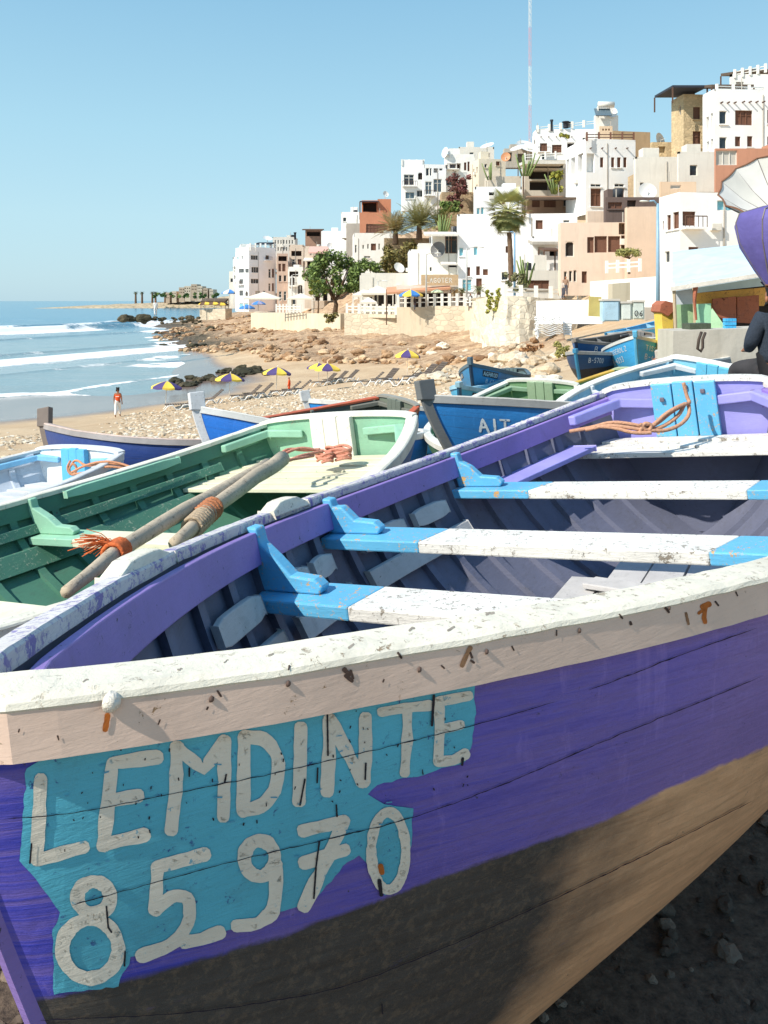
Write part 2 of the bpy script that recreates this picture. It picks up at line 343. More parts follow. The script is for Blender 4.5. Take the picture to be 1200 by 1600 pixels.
# ---------------------------------------------------------------- pebbles, rubble, boulders
def ico(sub,seed,flat=.7,rough=.28):
    bm=bmesh.new(); bmesh.ops.create_icosphere(bm,subdivisions=sub,radius=1)
    o=Vector((seed*3.1,seed*1.7,seed*5.3))
    for v in bm.verts:
        n1=noise.noise(v.co*1.1+o)*rough*1.6+noise.noise(v.co*2.6+o)*rough*.7
        v.co*=1+n1; v.co.z*=flat
    vs=np.array([v.co[:] for v in bm.verts]); fs=np.array([[v.index for v in f.verts] for f in bm.faces]); bm.free(); return vs,fs
ICO=[ico(1,i,.6,.3) for i in range(8)]; ICO2=[ico(2,20+i,.72,.34) for i in range(8)]
def scatter(name,pts,sizes,mat,protos=ICO,sink=.3,**kw):
    V=[];Fs=[];o=0; tone=[]
    for i,(p,s) in enumerate(zip(pts,sizes)):
        v,f=protos[rng.integers(len(protos))]; a=rng.random()*6.28; c,sn=math.cos(a),math.sin(a)
        e=s*np.array([1,.65+.5*rng.random(),.6+.5*rng.random()]); q=v*e; q=np.stack([q[:,0]*c-q[:,1]*sn,q[:,0]*sn+q[:,1]*c,q[:,2]],1)
        V.append(q+np.array([p[0],p[1],p[2]+s*sink])); Fs.append(f+o); o+=len(v); tone.append(np.full(len(v),rng.random()))
    return npmesh(name,np.concatenate(V),np.concatenate(Fs),mat,False,{'tone':np.concatenate(tone)},**kw)
def stone_mat(c1,c2,c3,nm='stone',rough=.85):
    n=N(nm); v=n.map(); t=n.attr('tone'); a=n.noise(v,6,6,.7)
    r=n.n('ValToRGB'); n.l(t,r.inputs[0]); e=r.color_ramp.elements; e[0].color=(*lin(c1),1); e[1].color=(*lin(c3),1); m=e.new(.5); m.color=(*lin(c2),1)
    col=n.mix(n.ramp(a,.5,.7),r.outputs[0],n.mix(.5,r.outputs[0],(.05,.04,.03),'MULTIPLY'))
    return n.out(col,rough,n.bump(a,.5,.05),.2)
def zone(n_,xa,xb,ya,yb,cond=None,dens=None):
    x=xa+(xb-xa)*rng.random(n_*3); u=rng.random(n_*3); y=ya*(yb/ya)**u
    k=np.ones(len(x),bool)
    if cond is not None: k&=cond(x,y)
    x=x[k][:n_];y=y[k][:n_]; return np.stack([x,y,ground(x,y)],1)
pal=stone_mat((170,146,118),(206,188,160),(232,222,204)); brn=stone_mat((132,100,74),(176,142,108),(214,186,150)); drk=stone_mat((44,46,36),(74,70,54),(104,92,72)); nrs=stone_mat((66,56,50),(92,80,70),(134,118,104))
pp=zone(9000,-26,9,15,58,lambda x,y:(rock0(x,y)<.5)&(x>-.55*y)&(x<6)&(y*.0+x> -30)&((fbm(x*.12+9,y*.3,3)>.44)|(x/y>-.33))&(ground0(x,y)>.95))
tag(scatter('pebbles',pp,.02+.11*rng.random(len(pp))**3.2+.0005*pp[:,1],pal,ICO,.05),label='pale pebbles strewn over the sand',cat='pebbles',kind='stuff')
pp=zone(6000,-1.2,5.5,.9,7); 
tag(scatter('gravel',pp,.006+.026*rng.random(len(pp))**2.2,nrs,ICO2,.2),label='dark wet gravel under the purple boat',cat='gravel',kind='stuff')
pp=zone(5200,-70,16,52,230,lambda x,y:(rock0(x,y)>.35)&(ground0(x,y)>-.3)&(ground0(x,y)<4.6)&(((fbm(x*.12,y*.09,3)>.5)&(x<-18))|((np.abs(rock0(x,y)-.6)<.38))|((fbm(x*.2,y*.12,3)>.58))))
tag(scatter('rubble',pp,(.08+.42*rng.random(len(pp))**2.6)*(1+pp[:,1]/260),brn,ICO),label='broken brown rock rubble along the shelf',cat='rubble',kind='stuff')
def hyp(px,py):
    # ground point seen at a pixel
    lo=4.
    for Y in np.concatenate([np.arange(5,130,.25),np.arange(130,340,1)]):
        p=P(px,py,Y)
        if p.z<=float(ground0(np.array([p.x]),np.array([Y]))[0]): return Vector((p.x,Y,gz(p.x,Y)))
    return P(px,py,100)
def boulders(lst,mat,label,cat,group,nm='boulder'):
    ms=[]
    for i in range(7):
        v,f=ico(3,40+i+len(label),.72,.36); o=npmesh(nm,v,f,mat,False,{'tone':np.full(len(v),.15+.12*i)}); ms.append(o.data); bpy.data.objects.remove(o)
    for i,(px,py,s) in enumerate(lst):
        h=hyp(px,py); o=bpy.data.objects.new(nm,ms[i%7]); COL.objects.link(o); o.location=(h.x,h.y,h.z+s*.25); o.rotation_euler=(0,0,rng.random()*6.28)
        o.scale=(s*(.8+.5*rng.random()),s*(.7+.4*rng.random()),s*(.6+.4*rng.random())); tag(o,label,cat,group)
def rl(n_,x0,x1,y0,y1,s0,s1): return [(x0+(x1-x0)*rng.random(),y0+(y1-y0)*rng.random(),s0+(s1-s0)*rng.random()**2) for _ in range(n_)]
boulders(rl(60,665,880,545,602,.25,.75)+rl(20,640,700,575,605,.2,.4),pal,'pale boulder in the heap of rocks below the stone buttress','boulder','pale boulders below the buttress')
boulders(rl(45,400,640,538,572,.3,.8),brn,'brown boulder at the lower edge of the rock shelf','boulder','brown boulders on the rock shelf')
boulders([(x,604-(x-270)*.18+rng.normal()*4,.25+.35*rng.random()) for x in np.linspace(268,392,36)]+[(395+30*rng.random(),578+8*rng.random(),.7) for _ in range(3)],drk,'dark weedy rock in the line of rocks crossing the wet sand','rock','dark seaweed rocks in the wet sand','rock')
boulders(rl(70,190,330,497,508,.25,.9)+rl(20,240,330,510,545,.3,.9),drk,'dark brown rock on the point running into the surf','rock','rocks on the point','rock')
boulders([(383,585,.8),(398,583,.7),(375,590,.5)],drk,'big dark rock standing on the sand behind the umbrellas','rock','big dark rocks on the sand','rock')
boulders(rl(12,0,34,693,704,.10,.2),pal,'white stone on the sand by the pale blue boat','stone','white stones at the left edge','stone')
# ================================================================ boats
HB=np.polyfit([0,.3,.6,.85],[.5771,.9683,.9812,.8155],3)
HH=np.polyfit([0,.25,.5,.75,1],[.9216,.8378,.8671,.9873,1.2061],4)
HK=np.polyfit([0,.5,.85],[.1038,-.0967,.1139],2)
HB2=np.polyfit([0,.3,.6,.85],[.5418,1.0655,1.0677,.6612],3)
HH2=np.polyfit([0,.25,.5,.75,1],[1.0589,.9593,.9897,1.1276,1.3186],4)
HK2=np.polyfit([0,.5,.85],[.1048,-.1602,.068],2)
class Hull:
    """lines of a felucca: x from transom (0) to bow (L), y half-beam, z up"""
    def __init__(s,L=5.45,bs=1.,hs=1.,rk=.385,sheer=1.,ext=.11):
        s.ext=ext
        s.L=L;s.bs=bs;s.hs=hs;s.rk=rk;s.sh=sheer
    hero=False
    def b(s,u):
        if s.hero: return np.maximum(np.polyval(HB2,u)*np.clip(1-np.clip(u,0,1)**5.139,0,1)**.396,.0)
        return np.maximum(np.polyval(HB,u)*np.clip(1-np.clip(u,0,1)**7,0,1)**.9*s.bs,.0)
    def h(s,u): 
        if s.hero: return np.polyval(HH2,u)
        m=.86; return (m+(np.polyval(HH,u)-m)*s.sh)*s.hs
    def k(s,u):
        if s.hero: return np.polyval(HK2,u)
        return np.polyval(HK,u)*s.hs
    def q(s,u): return 1.935-.585*np.clip((u-.55)/.45,0,1)**2
    def r(s,u): return .844+.15*np.clip((u-.5)/.5,0,1)**2
    def pt(s,u,t,side,off=0.,drop=0.):
        """outer skin; off = inward offset"""
        u=np.asarray(u,float);t=np.asarray(t,float)
        b=np.maximum(s.b(u)-.022-off,0.); h=s.h(u)-drop; k=s.k(u)+off*1.0
        y=b*np.clip(1-t**s.q(u),0,1)**s.r(u); z=h-(h-k)*t
        x=s.L*u+s.ext*u**8-s.rk*u**4*t**1.3*s.hs-off*1.0*sst(.93,1,u)+off*sst(.06,0,u)
        return np.stack([x,y*side,z],-1)
    def half(s,u,z,off=.03):
        h=s.h(u);k=s.k(u)+off; t=min(max((h-z)/(h-k),0),1); return float(max(s.b(u)-.022-off,0)*(max(1-t**s.q(u),0))**s.r(u))
def pose(stern,bow,H,heel=0.,hs=None):
    """matrix that puts the hull's transom top at stern and stem top at bow (world points)"""
    stern=Vector(stern);bow=Vector(bow); d=bow-stern; yaw=math.atan2(d.y,d.x); hd=math.hypot(d.x,d.y)
    dz=float(H.h(1.))-float(H.h(0.)); pit=-(math.atan2(d.z,hd)-math.atan2(dz,H.L))
    M=Matrix.Rotation(yaw,4,'Z')@Matrix.Rotation(pit,4,'Y')@Matrix.Rotation(R(heel),4,'X')
    o=M@Vector((0,0,float(H.h(0.)))); return Matrix.Translation(stern-o)@M
def hull_mat(top,bot,inner=False,wear=.3,seams=7,bot2=None,split=None,top2=None):
    n=N('hull_paint'); v=n.map(); c0=lin(top); c1=lin(bot); c2=lin(bot2 or bot)
    big=n.noise(v,1.6,5,.6); mid=n.noise(n.map(sc=(.6,1,1.6)),7,8,.72,.6); fine=n.noise(v,60,6,.75,.3)
    wl=n.attr('wl'); tt=n.attr('girth'); xx=n.attr('along')
    tc=n.mix(n.ramp(big,.3,.7),tuple(x*.86 for x in c0),tuple(min(1,x*1.1) for x in c0))
    if top2:
        cc=lin(top2); ff=n.math('ADD',n.math('MULTIPLY',n.math('SUBTRACT',big,.5),1.2),n.math('MULTIPLY',n.math('SUBTRACT',xx,3.75),.8))
        tc=n.mix(n.ramp(ff,0,.75),tc,n.mix(n.ramp(big,.3,.7),tuple(x*.8 for x in cc),tuple(x*1.12 for x in cc)))
    cx=n.n('CombineXYZ'); n.l(n.math('MULTIPLY',xx,1.3),cx.inputs[0]); n.l(n.math('MULTIPLY',tt,26.),cx.inputs[1]); brs=n.noise(cx.outputs[0],2.4,8,.74,.5)
    tc=n.mix(n.math('MULTIPLY',n.ramp(brs,.4,.7),.42),tc,tuple(min(1,x*1.5+.035) for x in c0)); tc=n.mix(n.math('MULTIPLY',n.ramp(brs,.52,.34),.3),tc,tuple(x*.55 for x in c0))
    tc=n.mix(n.math('MULTIPLY',n.ramp(mid,.52,.75),.3),tc,tuple(x*.55+.02 for x in c0))
    run=n.noise(n.map(sc=(16,16,1.6)),1.3,6,.7,.5); tc=n.mix(n.math('MULTIPLY',n.ramp(run,.56,.66),.28),tc,tuple(min(1,x*1.35+.03) for x in c0))
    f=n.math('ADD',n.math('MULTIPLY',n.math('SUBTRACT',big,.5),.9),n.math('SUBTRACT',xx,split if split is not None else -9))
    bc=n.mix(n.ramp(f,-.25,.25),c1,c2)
    bc=n.mix(n.math('MULTIPLY',n.ramp(brs,.45,.66),.5),bc,n.mix(1.,bc,(.55,.52,.5),'MULTIPLY')); bc=n.mix(n.math('MULTIPLY',n.ramp(fine,.5,.62),.07),bc,tuple(min(1,x*1.35) for x in c1)); bc=n.mix(n.math('MULTIPLY',n.ramp(mid,.42,.66),.4),bc,n.mix(1.,bc,(.5,.48,.46),'MULTIPLY'))
    e=n.math('ADD',wl,n.math('MULTIPLY',n.math('SUBTRACT',mid,.5),.035))
    col=n.mix(n.ramp(e,.496,.504),bc,tc)
    sn=n.math('ADD',n.math('MULTIPLY',tt,float(seams)),n.math('MULTIPLY',n.math('SUBTRACT',mid,.5),.035))
    fr=n.math('ABSOLUTE',n.math('SUBTRACT',n.math('FRACT',sn),.5)); sm=n.ramp(fr,.0,.012)
    brk=n.ramp(n.noise(n.map(sc=(1,1,1)),2.3,5,.7),.36,.52)
    dk=n.math('MULTIPLY',n.math('SUBTRACT',1.,sm),n.math('ADD',.05,n.math('MULTIPLY',brk,.6)))
    col=n.mix(dk,col,tuple(x*.25 for x in c0))
    scr=n.noise(n.map(sc=(1.5,1.5,14)),2.2,7,.75,1.2); col=n.mix(n.math('MULTIPLY',n.ramp(scr,.64,.68),.45),col,tuple(x*.4+.02 for x in c0))
    ch=n.math('MULTIPLY',n.ramp(fine,.69-.08*wear,.71-.08*wear),n.ramp(mid,.48,.56)); col=n.mix(ch,col,lin((70,66,76))); ch2=n.math('MULTIPLY',n.ramp(brs,.74-.06*wear,.75-.06*wear),n.ramp(big,.45,.6)); col=n.mix(ch2,col,lin((150,150,178)))
    nr=n.bump(n.math('MULTIPLY',sm,n.math('ADD',.35,n.math('MULTIPLY',brk,.65))),.7,.006); nr=n.bump(brs,.45,.006,nr); nr=n.bump(run,.2,.004,nr); nr=n.bump(mid,.3,.006,nr); nr=n.bump(fine,.35,.0025,nr)
    return n.out(col,.5,nr,.35)
WHT=(226,220,206)
def wood(c=(150,128,104)): return paint(c,.5,(96,80,64),.8,1.,.6,1.)
class Boat:
    def __init__(s,name,label,H,M,hullm,innerm,rail,ns=60,ntt=24,wl=None,group='fishing boats drawn up on the beach'):
        s.H=H;s.M=M; s.root=empty(name,(0,0,0),0,label,'boat',group); s.root.matrix_world=M; s.rail_m=rail; s.inner_m=innerm
        wl=wl or (lambda x,z:z*1.+2)
        us=np.concatenate([np.linspace(0,.85,int(ns*.7),endpoint=False),np.linspace(.85,1,int(ns*.3)+1)]); ts=np.linspace(0,1,ntt)
        V=[];Fs=[];att={'wl':[],'girth':[],'along':[]};mi=[]
        def skin(side,off,flip):
            U,T=np.meshgrid(us,ts,indexing='ij'); p=H.pt(U,T,side,off,.028).reshape(-1,3); f=gridf(len(us),len(ts))
            if flip: f=f[:,::-1]
            o=sum(map(len,V)); V.append(p); Fs.append(f+o); mi.append(np.full(len(f),1 if off else 0))
            att['wl'].append(np.array([wl(a[0],a[2]) for a in p])); att['girth'].append(T.ravel()); att['along'].append(p[:,0])
        th=.03
        skin(1,0,False);skin(-1,0,True);skin(1,th,True);skin(-1,th,False)
        o=npmesh('hull',np.concatenate(V),np.concatenate(Fs),[hullm,innerm],True,{k:np.concatenate(v) for k,v in att.items()},s.root)
        o.data.polygons.foreach_set('material_index',np.concatenate(mi).astype(np.int32)); s.hull=o
        # rail: flat cap and rubbing strake, one mesh per side
        for side in (1,-1):
            m=MB(); uu=np.linspace(0,1,ns); b=H.b(uu);h=H.h(uu); x=H.L*uu+H.ext*uu**8
            # in-plane normal so that the cap keeps its width towards the bow
            dx=np.gradient(x);db=np.gradient(b); ln=np.hypot(dx,db); nx=-db/ln; ny=dx/ln
            def ring(a,z): 
                yy=np.maximum(b+ny*a,0.0); xx_=x+nx*a*-1*-1
                return xx_,yy,h+z
            prof=[(0,-.002),(-.01,.004),(-.082,.003),(-.09,-.003),(-.09,-.03),(-.02,-.03),(-.02,-.073),(-.001,-.07),(.001,-.012),(.003,-.009)]
            vs=[];n=len(prof)
            jit=np.array([noise.noise(Vector((k*.9,side*3.,H.L)))*.0025+noise.noise(Vector((k*.23,side*7.,H.L)))*.004 for k in range(ns)])
            if H.hero and side<0: prof=[(a*.62 if a<-.03 else a,z) for a,z in prof]
            for k in range(ns):
                for (a,z) in prof:
                    yy=max(b[k]+ny[k]*a,0.0); vs.append((x[k]+nx[k]*a,yy*side,h[k]+z+jit[k]*(1 if z>-.05 else .5)))
            fs=[(k*n+i,k*n+(i+1)%n,(k+1)*n+(i+1)%n,(k+1)*n+i) if side<0 else (k*n+i,(k+1)*n+i,(k+1)*n+(i+1)%n,k*n+(i+1)%n) for k in range(ns-1) for i in range(n)]
            m.add(vs,fs); m.m=[(0 if (j%n)<=4 or (j%n)==9 or (j%n)==8 else 1) for j in range(len(fs))]
            rm=rail if isinstance(rail,(list,tuple)) else [rail,rail]
            ro=m.build('rail',rm,s.root)
    def strip(s,side,x0,x1,d0,d1,off,thk,name,mat,n=24,endtaper=0):
        """board lying against the inside skin between two depths below the gunwale"""
        H=s.H;m=MB();vs=[]
        for x in np.linspace(x0,x1,n):
            u=x/H.L; hh=float(H.h(u)-H.k(u)); e=0
            if endtaper: e=endtaper*max(0,1-min(x-x0,x1-x)/.06)
            for dd,of in ((d0+e,off),(d1-e,off),(d1-e,off+thk),(d0+e,off+thk)):
                p=H.pt(u,dd/hh,side,of,0); vs.append((float(p[0]),p[1],float(H.h(u))-dd))
        fs=[]
        for k in range(n-1):
            for i in range(4): fs.append((k*4+i,(k+1)*4+i,(k+1)*4+(i+1)%4,k*4+(i+1)%4))
        fs+=[(3,2,1,0),((n-1)*4,(n-1)*4+1,(n-1)*4+2,(n-1)*4+3)]
        m.add(vs,fs); return m.build(name,mat,s.root,bevel=.004)
    def rib(s,x,side,mat,w_=.045,t0=.03,t1=.97,dep=.035,n=12):
        H=s.H;m=MB();vs=[];u=x/H.L
        for t in np.linspace(t0,t1,n):
            for xo,of in ((-w_/2,.028),(w_/2,.028),(w_/2,.028+dep),(-w_/2,.028+dep)):
                p=H.pt((x+xo)/H.L,t,side,of,.03); vs.append(tuple(p))
        m.add(vs,[(k*4+i,k*4+(i+1)%4,(k+1)*4+(i+1)%4,(k+1)*4+i) for k in range(n-1) for i in range(4)]); return m.build('rib',mat,s.root)
    def thwart(s,x,drop,w_,th,mats,split=.55,name='thwart',mid=None):
        H=s.H; u=x/H.L; z=float(H.h(u))-drop; hb=H.half(u,z-th/2)-.005; m=MB()
        ys=[-hb,-split*hb,split*hb,hb]; hb0=H.half((x-w_/2)/H.L,z-th/2)-.005;hb1=H.half((x+w_/2)/H.L,z-th/2)-.005
        def q(f): return f*hb0/hb,f*hb1/hb
        for i in range(3):
            a0,a1=q(ys[i]);b0,b1=q(ys[i+1]); sh=.03 if i else 0; sh2=.03 if i<2 else 0
            m.hexa([(x-w_/2,a0+sh,z-th),(x+w_/2,a1-sh,z-th),(x+w_/2,b1-sh2,z-th),(x-w_/2,b0+sh2,z-th),(x-w_/2,a0+sh,z),(x+w_/2,a1-sh,z),(x+w_/2,b1-sh2,z),(x-w_/2,b0+sh2,z)],0 if i!=1 else 1)
        return m.build(name,mats,s.root,bevel=.006)
    def knee(s,x,side,drop,mat,foot=.3,th=.05,ft=.05):
        H=s.H;u=x/H.L; h=float(H.h(u)); z=h-drop; m=MB(); y=lambda zz:H.half(u,zz,.05)
        yt=float(H.b(u))-.105
        prof=[(y(z),z+.001),(y(z)-foot,z+.001),(y(z)-foot-.015,z+ft*.5),(y(z)-foot*.94,z+ft),(y(z)-foot*.55,z+ft*1.15),(y(z)-foot*.32,z+ft*2.2),(yt-.02,z+drop*.72),(yt-.012,h-.01),(yt+.03,h-.006),(y(h-.1),h-.1)]
        vs=[Vector((x-th/2,a*side,b)) for a,b in prof]; 
        if side<0: vs=vs[::-1]
        m.prism(vs,(th,0,0)); return m.build('knee',mat,s.root,bevel=.007)
    def transom(s,mat,plank,capm,cw=.21,th=.035,cols=3,rake=0):
        H=s.H;m=MB();ts=np.linspace(0,1,18); pr=[H.pt(0.,t,1,.0,.0) for t in ts]; poly=[(p[1],p[2]) for p in pr]
        top=float(H.h(0.)); b0=float(H.b(0.))-.022
        arch=[(b0*math.cos(a),top+.045*math.sin(a)) for a in np.linspace(0.15,math.pi-.15,9)]
        poly=[(a,b) for a,b in poly[::-1]]+arch+[(-a,b) for a,b in poly]
        # remove duplicates of the keel point
        P2=[]; 
        for a in poly:
            if not P2 or (abs(a[0]-P2[-1][0])+abs(a[1]-P2[-1][1]))>1e-5: P2.append(a)
        vs=[Vector((-.012,a,b)) for a,b in P2]; m.prism(vs,(th+.012,0,0)); tr=m.build('transom',mat,s.root)
        # inner centre planks
        m=MB(); n=cols; w_=2*cw/n; zb=float(H.h(0.))-.31
        for i in range(n):
            y0=-cw+i*w_; m.box((th+.002,y0+.004,zb),(th+.05+.006*((i*7)%3),y0+w_-.004,top+.03+.008*((i*5)%2)))
        m.build('stern_post',plank,s.root,bevel=.006)
        m=MB()
        for i in range(-8,8):
            a0=i/8*b0;a1=(i+1)/8*b0; z0=top+.045*(1-(a0/b0)**2)**.5 if abs(a0)<b0 else top; z1=top+.045*(1-(a1/b0)**2)**.5 if abs(a1)<b0 else top
            m.hexa([(-.03,a0,z0-.02),(th+.02,a0,z0-.02),(th+.02,a1,z1-.02),(-.03,a1,z1-.02),(-.03,a0,z0+.014),(th+.02,a0,z0+.014),(th+.02,a1,z1+.014),(-.03,a1,z1+.014)])
        m.build('transom_cap',capm,s.root)
        return tr
    def quarter_knees(s,mat,len_=.45,drop=.045):
        H=s.H
        for side in (1,-1):
            m=MB(); b=float(H.b(0.)); h=float(H.h(0.)); ln=b*.62
            poly=[(.04,(b-.1)*side,h-drop),(.04,(b-.1-ln*.75)*side,h-drop-.02),(.075,(b-.1-ln*.78)*side,h-drop-.02),(.12,(b-.15)*side,h-drop),(len_,(float(H.b(len_/H.L))-.15)*side,float(H.h(len_/H.L))-drop),(len_,(float(H.b(len_/H.L))-.1)*side,float(H.h(len_/H.L))-drop)]
            vs=[Vector(p) for p in poly]
            if side>0: vs=vs[::-1]
            m.prism(vs,(0,0,-.06)); m.build('quarter_knee',mat,s.root,bevel=.008)
    def stem(s,mat,head=.12,w_=.05,fore=.06,head_m=None):
        H=s.H;m=MB();ts=np.linspace(-.0,1,16); vs=[]
        for t in ts:
            p=H.pt(1.,t,1,0,0); 
            for dx,y in ((-.03,-w_/2-.005),(fore,-w_/4),(fore,w_/4),(-.03,w_/2+.005)): vs.append((p[0]+dx,y,p[2]))
        n=len(ts); m.add(vs,[(k*4+i,(k+1)*4+i,(k+1)*4+(i+1)%4,k*4+(i+1)%4) for k in range(n-1) for i in range(4)]+[(3,2,1,0)][::-1])
        st=m.build('stem',mat,s.root)
        if head:
            p=H.pt(1.,0,1,0,0); m=MB(); x=p[0];z=p[2]
            m.hexa([(x-.1,-w_*.8,z-.05),(x+fore+.01,-w_*.6,z-.05),(x+fore+.01,w_*.6,z-.05),(x-.1,w_*.8,z-.05),(x-.07,-w_*.8,z+head),(x+fore+.04,-w_*.6,z+head*.85),(x+fore+.04,w_*.6,z+head*.85),(x-.07,w_*.8,z+head)])
            m.build('stem_head',head_m or mat,s.root,bevel=.008)
        return st
    def keel(s,mat):
        H=s.H;m=MB();us=np.linspace(0,1,20);vs=[]
        for u in us:
            p=H.pt(u,1.,1,0,0)
            for dy,dz in ((-.025,-.06),(.025,-.06),(.025,.02),(-.025,.02)): vs.append((p[0],dy,p[2]+dz))
        m.add(vs,[(k*4+i,(k+1)*4+i,(k+1)*4+(i+1)%4,k*4+(i+1)%4) for k in range(19) for i in range(4)]+[(3,2,1,0),(76,77,78,79)]); m.build('keel',mat,s.root)
    def deck(s,x0,x1,drop,mat,n=4,th=.03,name='stern_bench'):
        H=s.H;m=MB();w_=(x1-x0)/n
        for i in range(n):
            a=x0+i*w_+.003;b=x0+(i+1)*w_-.003; za=float(H.h(a/H.L))-drop;zb=float(H.h(b/H.L))-drop
            ha=H.half(a/H.L,za)-.005;hb=H.half(b/H.L,zb)-.005; ha=min(ha,hb+.02)
            m.hexa([(a,-ha,za-th),(b,-hb,za-th),(b,hb,za-th),(a,ha,za-th),(a,-ha,za),(b,-hb,za),(b,hb,za),(a,ha,za)])
        return m.build(name,mat,s.root,bevel=.004)
    def floor(s,x0,x1,z,mat,n=6,wd=.9):
        m=MB();w_=wd/n
        for i in range(n):
            y=-wd/2+i*w_; ym=max(abs(y),abs(y+w_))+.02; us_=[u for u in np.linspace(.02,.98,60) if s.H.half(u,z)>ym]
            if not us_: continue
            a0=max(x0,us_[0]*s.H.L);a1=min(x1,us_[-1]*s.H.L)
            if a1-a0<.4: continue
            m.box((a0+.05*((i*3)%4),y+.006,z+.004*(i%2)),(a1-.05*((i*5)%3),y+w_-.006,z+.022+.004*(i%2))); continue
            m.box((x0+.05*((i*3)%4),y+.006,z+.004*(i%2)),(x1-.05*((i*5)%3),y+w_-.006,z+.022+.004*(i%2)))
        return m.build('floorboards',mat,s.root)
# --- a hand-painted stroke alphabet (unit height 1, width .62) for the registrations
GL={'A':([(0,0),(.3,1),(.6,0)],[(.12,.35),(.5,.35)]),'B':([(0,0),(0,1),(.4,.95),(.5,.75),(.35,.52),(0,.5)],[(.35,.52),(.58,.3),(.45,.04),(0,0)]),'D':([(0,0),(0,1),(.35,.92),(.58,.5),(.35,.06),(0,0)],),
'E':([(.55,1),(0,1),(0,0),(.55,0)],[(0,.5),(.42,.5)]),'F':([(.55,1),(0,1),(0,0)],[(0,.5),(.42,.5)]),'G':([(.55,.85),(.3,1),(.05,.8),(0,.4),(.15,.05),(.45,0),(.55,.25),(.55,.45),(.3,.45)],),'H':([(0,0),(0,1)],[(.55,0),(.55,1)],[(0,.5),(.55,.5)]),
'I':([(.2,0),(.2,1)],),'L':([(0,1),(0,0),(.5,0)],),'M':([(0,0),(.05,1),(.32,.4),(.58,1),(.62,0)],),'N':([(0,0),(0,1),(.55,0),(.55,1)],),'O':([(.3,1),(.05,.8),(0,.4),(.2,0),(.42,.03),(.58,.4),(.52,.85),(.3,1)],),
'R':([(0,0),(0,1),(.4,.95),(.5,.75),(.35,.5),(0,.48)],[(.25,.48),(.58,0)]),'S':([(.52,.85),(.3,1),(.05,.82),(.1,.6),(.45,.42),(.52,.18),(.3,0),(0,.12)],),'T':([(0,1),(.6,1)],[(.3,1),(.3,0)]),'Z':([(0,1),(.55,1),(0,0),(.55,0)],),
'0':([(.3,1),(.05,.8),(0,.4),(.2,0),(.42,.03),(.56,.4),(.5,.85),(.3,1)],),'1':([(.15,.8),(.3,1),(.3,0)],),'3':([(.05,.95),(.4,1),(.5,.75),(.22,.52),(.52,.3),(.35,0),(0,.08)],),'4':([(.42,0),(.42,1),(0,.35),(.58,.35)],),
'5':([(.5,1),(.08,1),(.05,.55),(.4,.6),(.52,.3),(.35,.02),(0,.08)],),'6':([(.45,1),(.1,.6),(0,.25),(.25,0),(.5,.2),(.35,.5),(.05,.4)],),'7':([(0,1),(.55,1),(.2,0)],),'8':([(.28,.53),(.05,.75),(.28,1),(.5,.75),(.28,.53),(0,.25),(.28,0),(.56,.25),(.28,.53)],),'9':([(.5,.6),(.2,.5),(.02,.75),(.25,1),(.5,.8),(.45,.2),(.1,0)],),
'-':([(.1,.5),(.45,.5)],),'.':([(.2,0),(.22,.05)],)}
def chaik(p,n=2):
    p=[Vector((a[0],a[1],0)) for a in p]
    for _ in range(n):
        if len(p)<3: break
        q=[p[0]]
        for a,b in zip(p,p[1:]): q+= [a.lerp(b,.2),a.lerp(b,.8)]
        p=q+[p[-1]]
    return p
def text_strokes(txt,size,gap=.25,smooth=1):
    out=[];x=0
    for ch in txt:
        if ch==' ': x+=.6;continue
        for st in GL[ch]:
            out.append([((p.x+x)*size,p.y*size) for p in chaik(st,smooth if len(st)>3 else 0)])
        x+=(.62 if ch not in 'I.1' else .38)+gap
    return out,x*size
def ribbon(pts,wd):
    """2-D polyline -> (verts2d, faces) with rounded ends"""
    pts=[Vector((p[0],p[1])) for p in pts]; q=[pts[0]]
    for a,b in zip(pts,pts[1:]):
        n=max(1,int((b-a).length/(wd*.6)));q+=[a.lerp(b,(i+1)/n) for i in range(n)]
    d0=(q[0]-q[1]).normalized(); d1=(q[-1]-q[-2]).normalized(); L=[]
    W=[wd/2]*len(q)
    q=[q[0]+d0*wd*.42,q[0]+d0*wd*.25]+q+[q[-1]+d1*wd*.25,q[-1]+d1*wd*.42]; W=[wd*.22,wd*.42]+W+[wd*.42,wd*.22]
    v=[];n=len(q)
    for i,p in enumerate(q):
        t=(q[min(i+1,n-1)]-q[max(i-1,0)]).normalized(); nn=Vector((-t.y,t.x))
        for s_ in (-1,0,1): v.append(p+nn*W[i]*s_*(1+.26*noise.noise(Vector((p.x/wd*.7,p.y/wd*.7,wd)))+.13*noise.noise(Vector((p.x/wd*2.5,p.y/wd*2.5,s_*4+3)))))
    return v,[(i*3+j,i*3+j+1,(i+1)*3+j+1,(i+1)*3+j) for i in range(n-1) for j in range(2)]
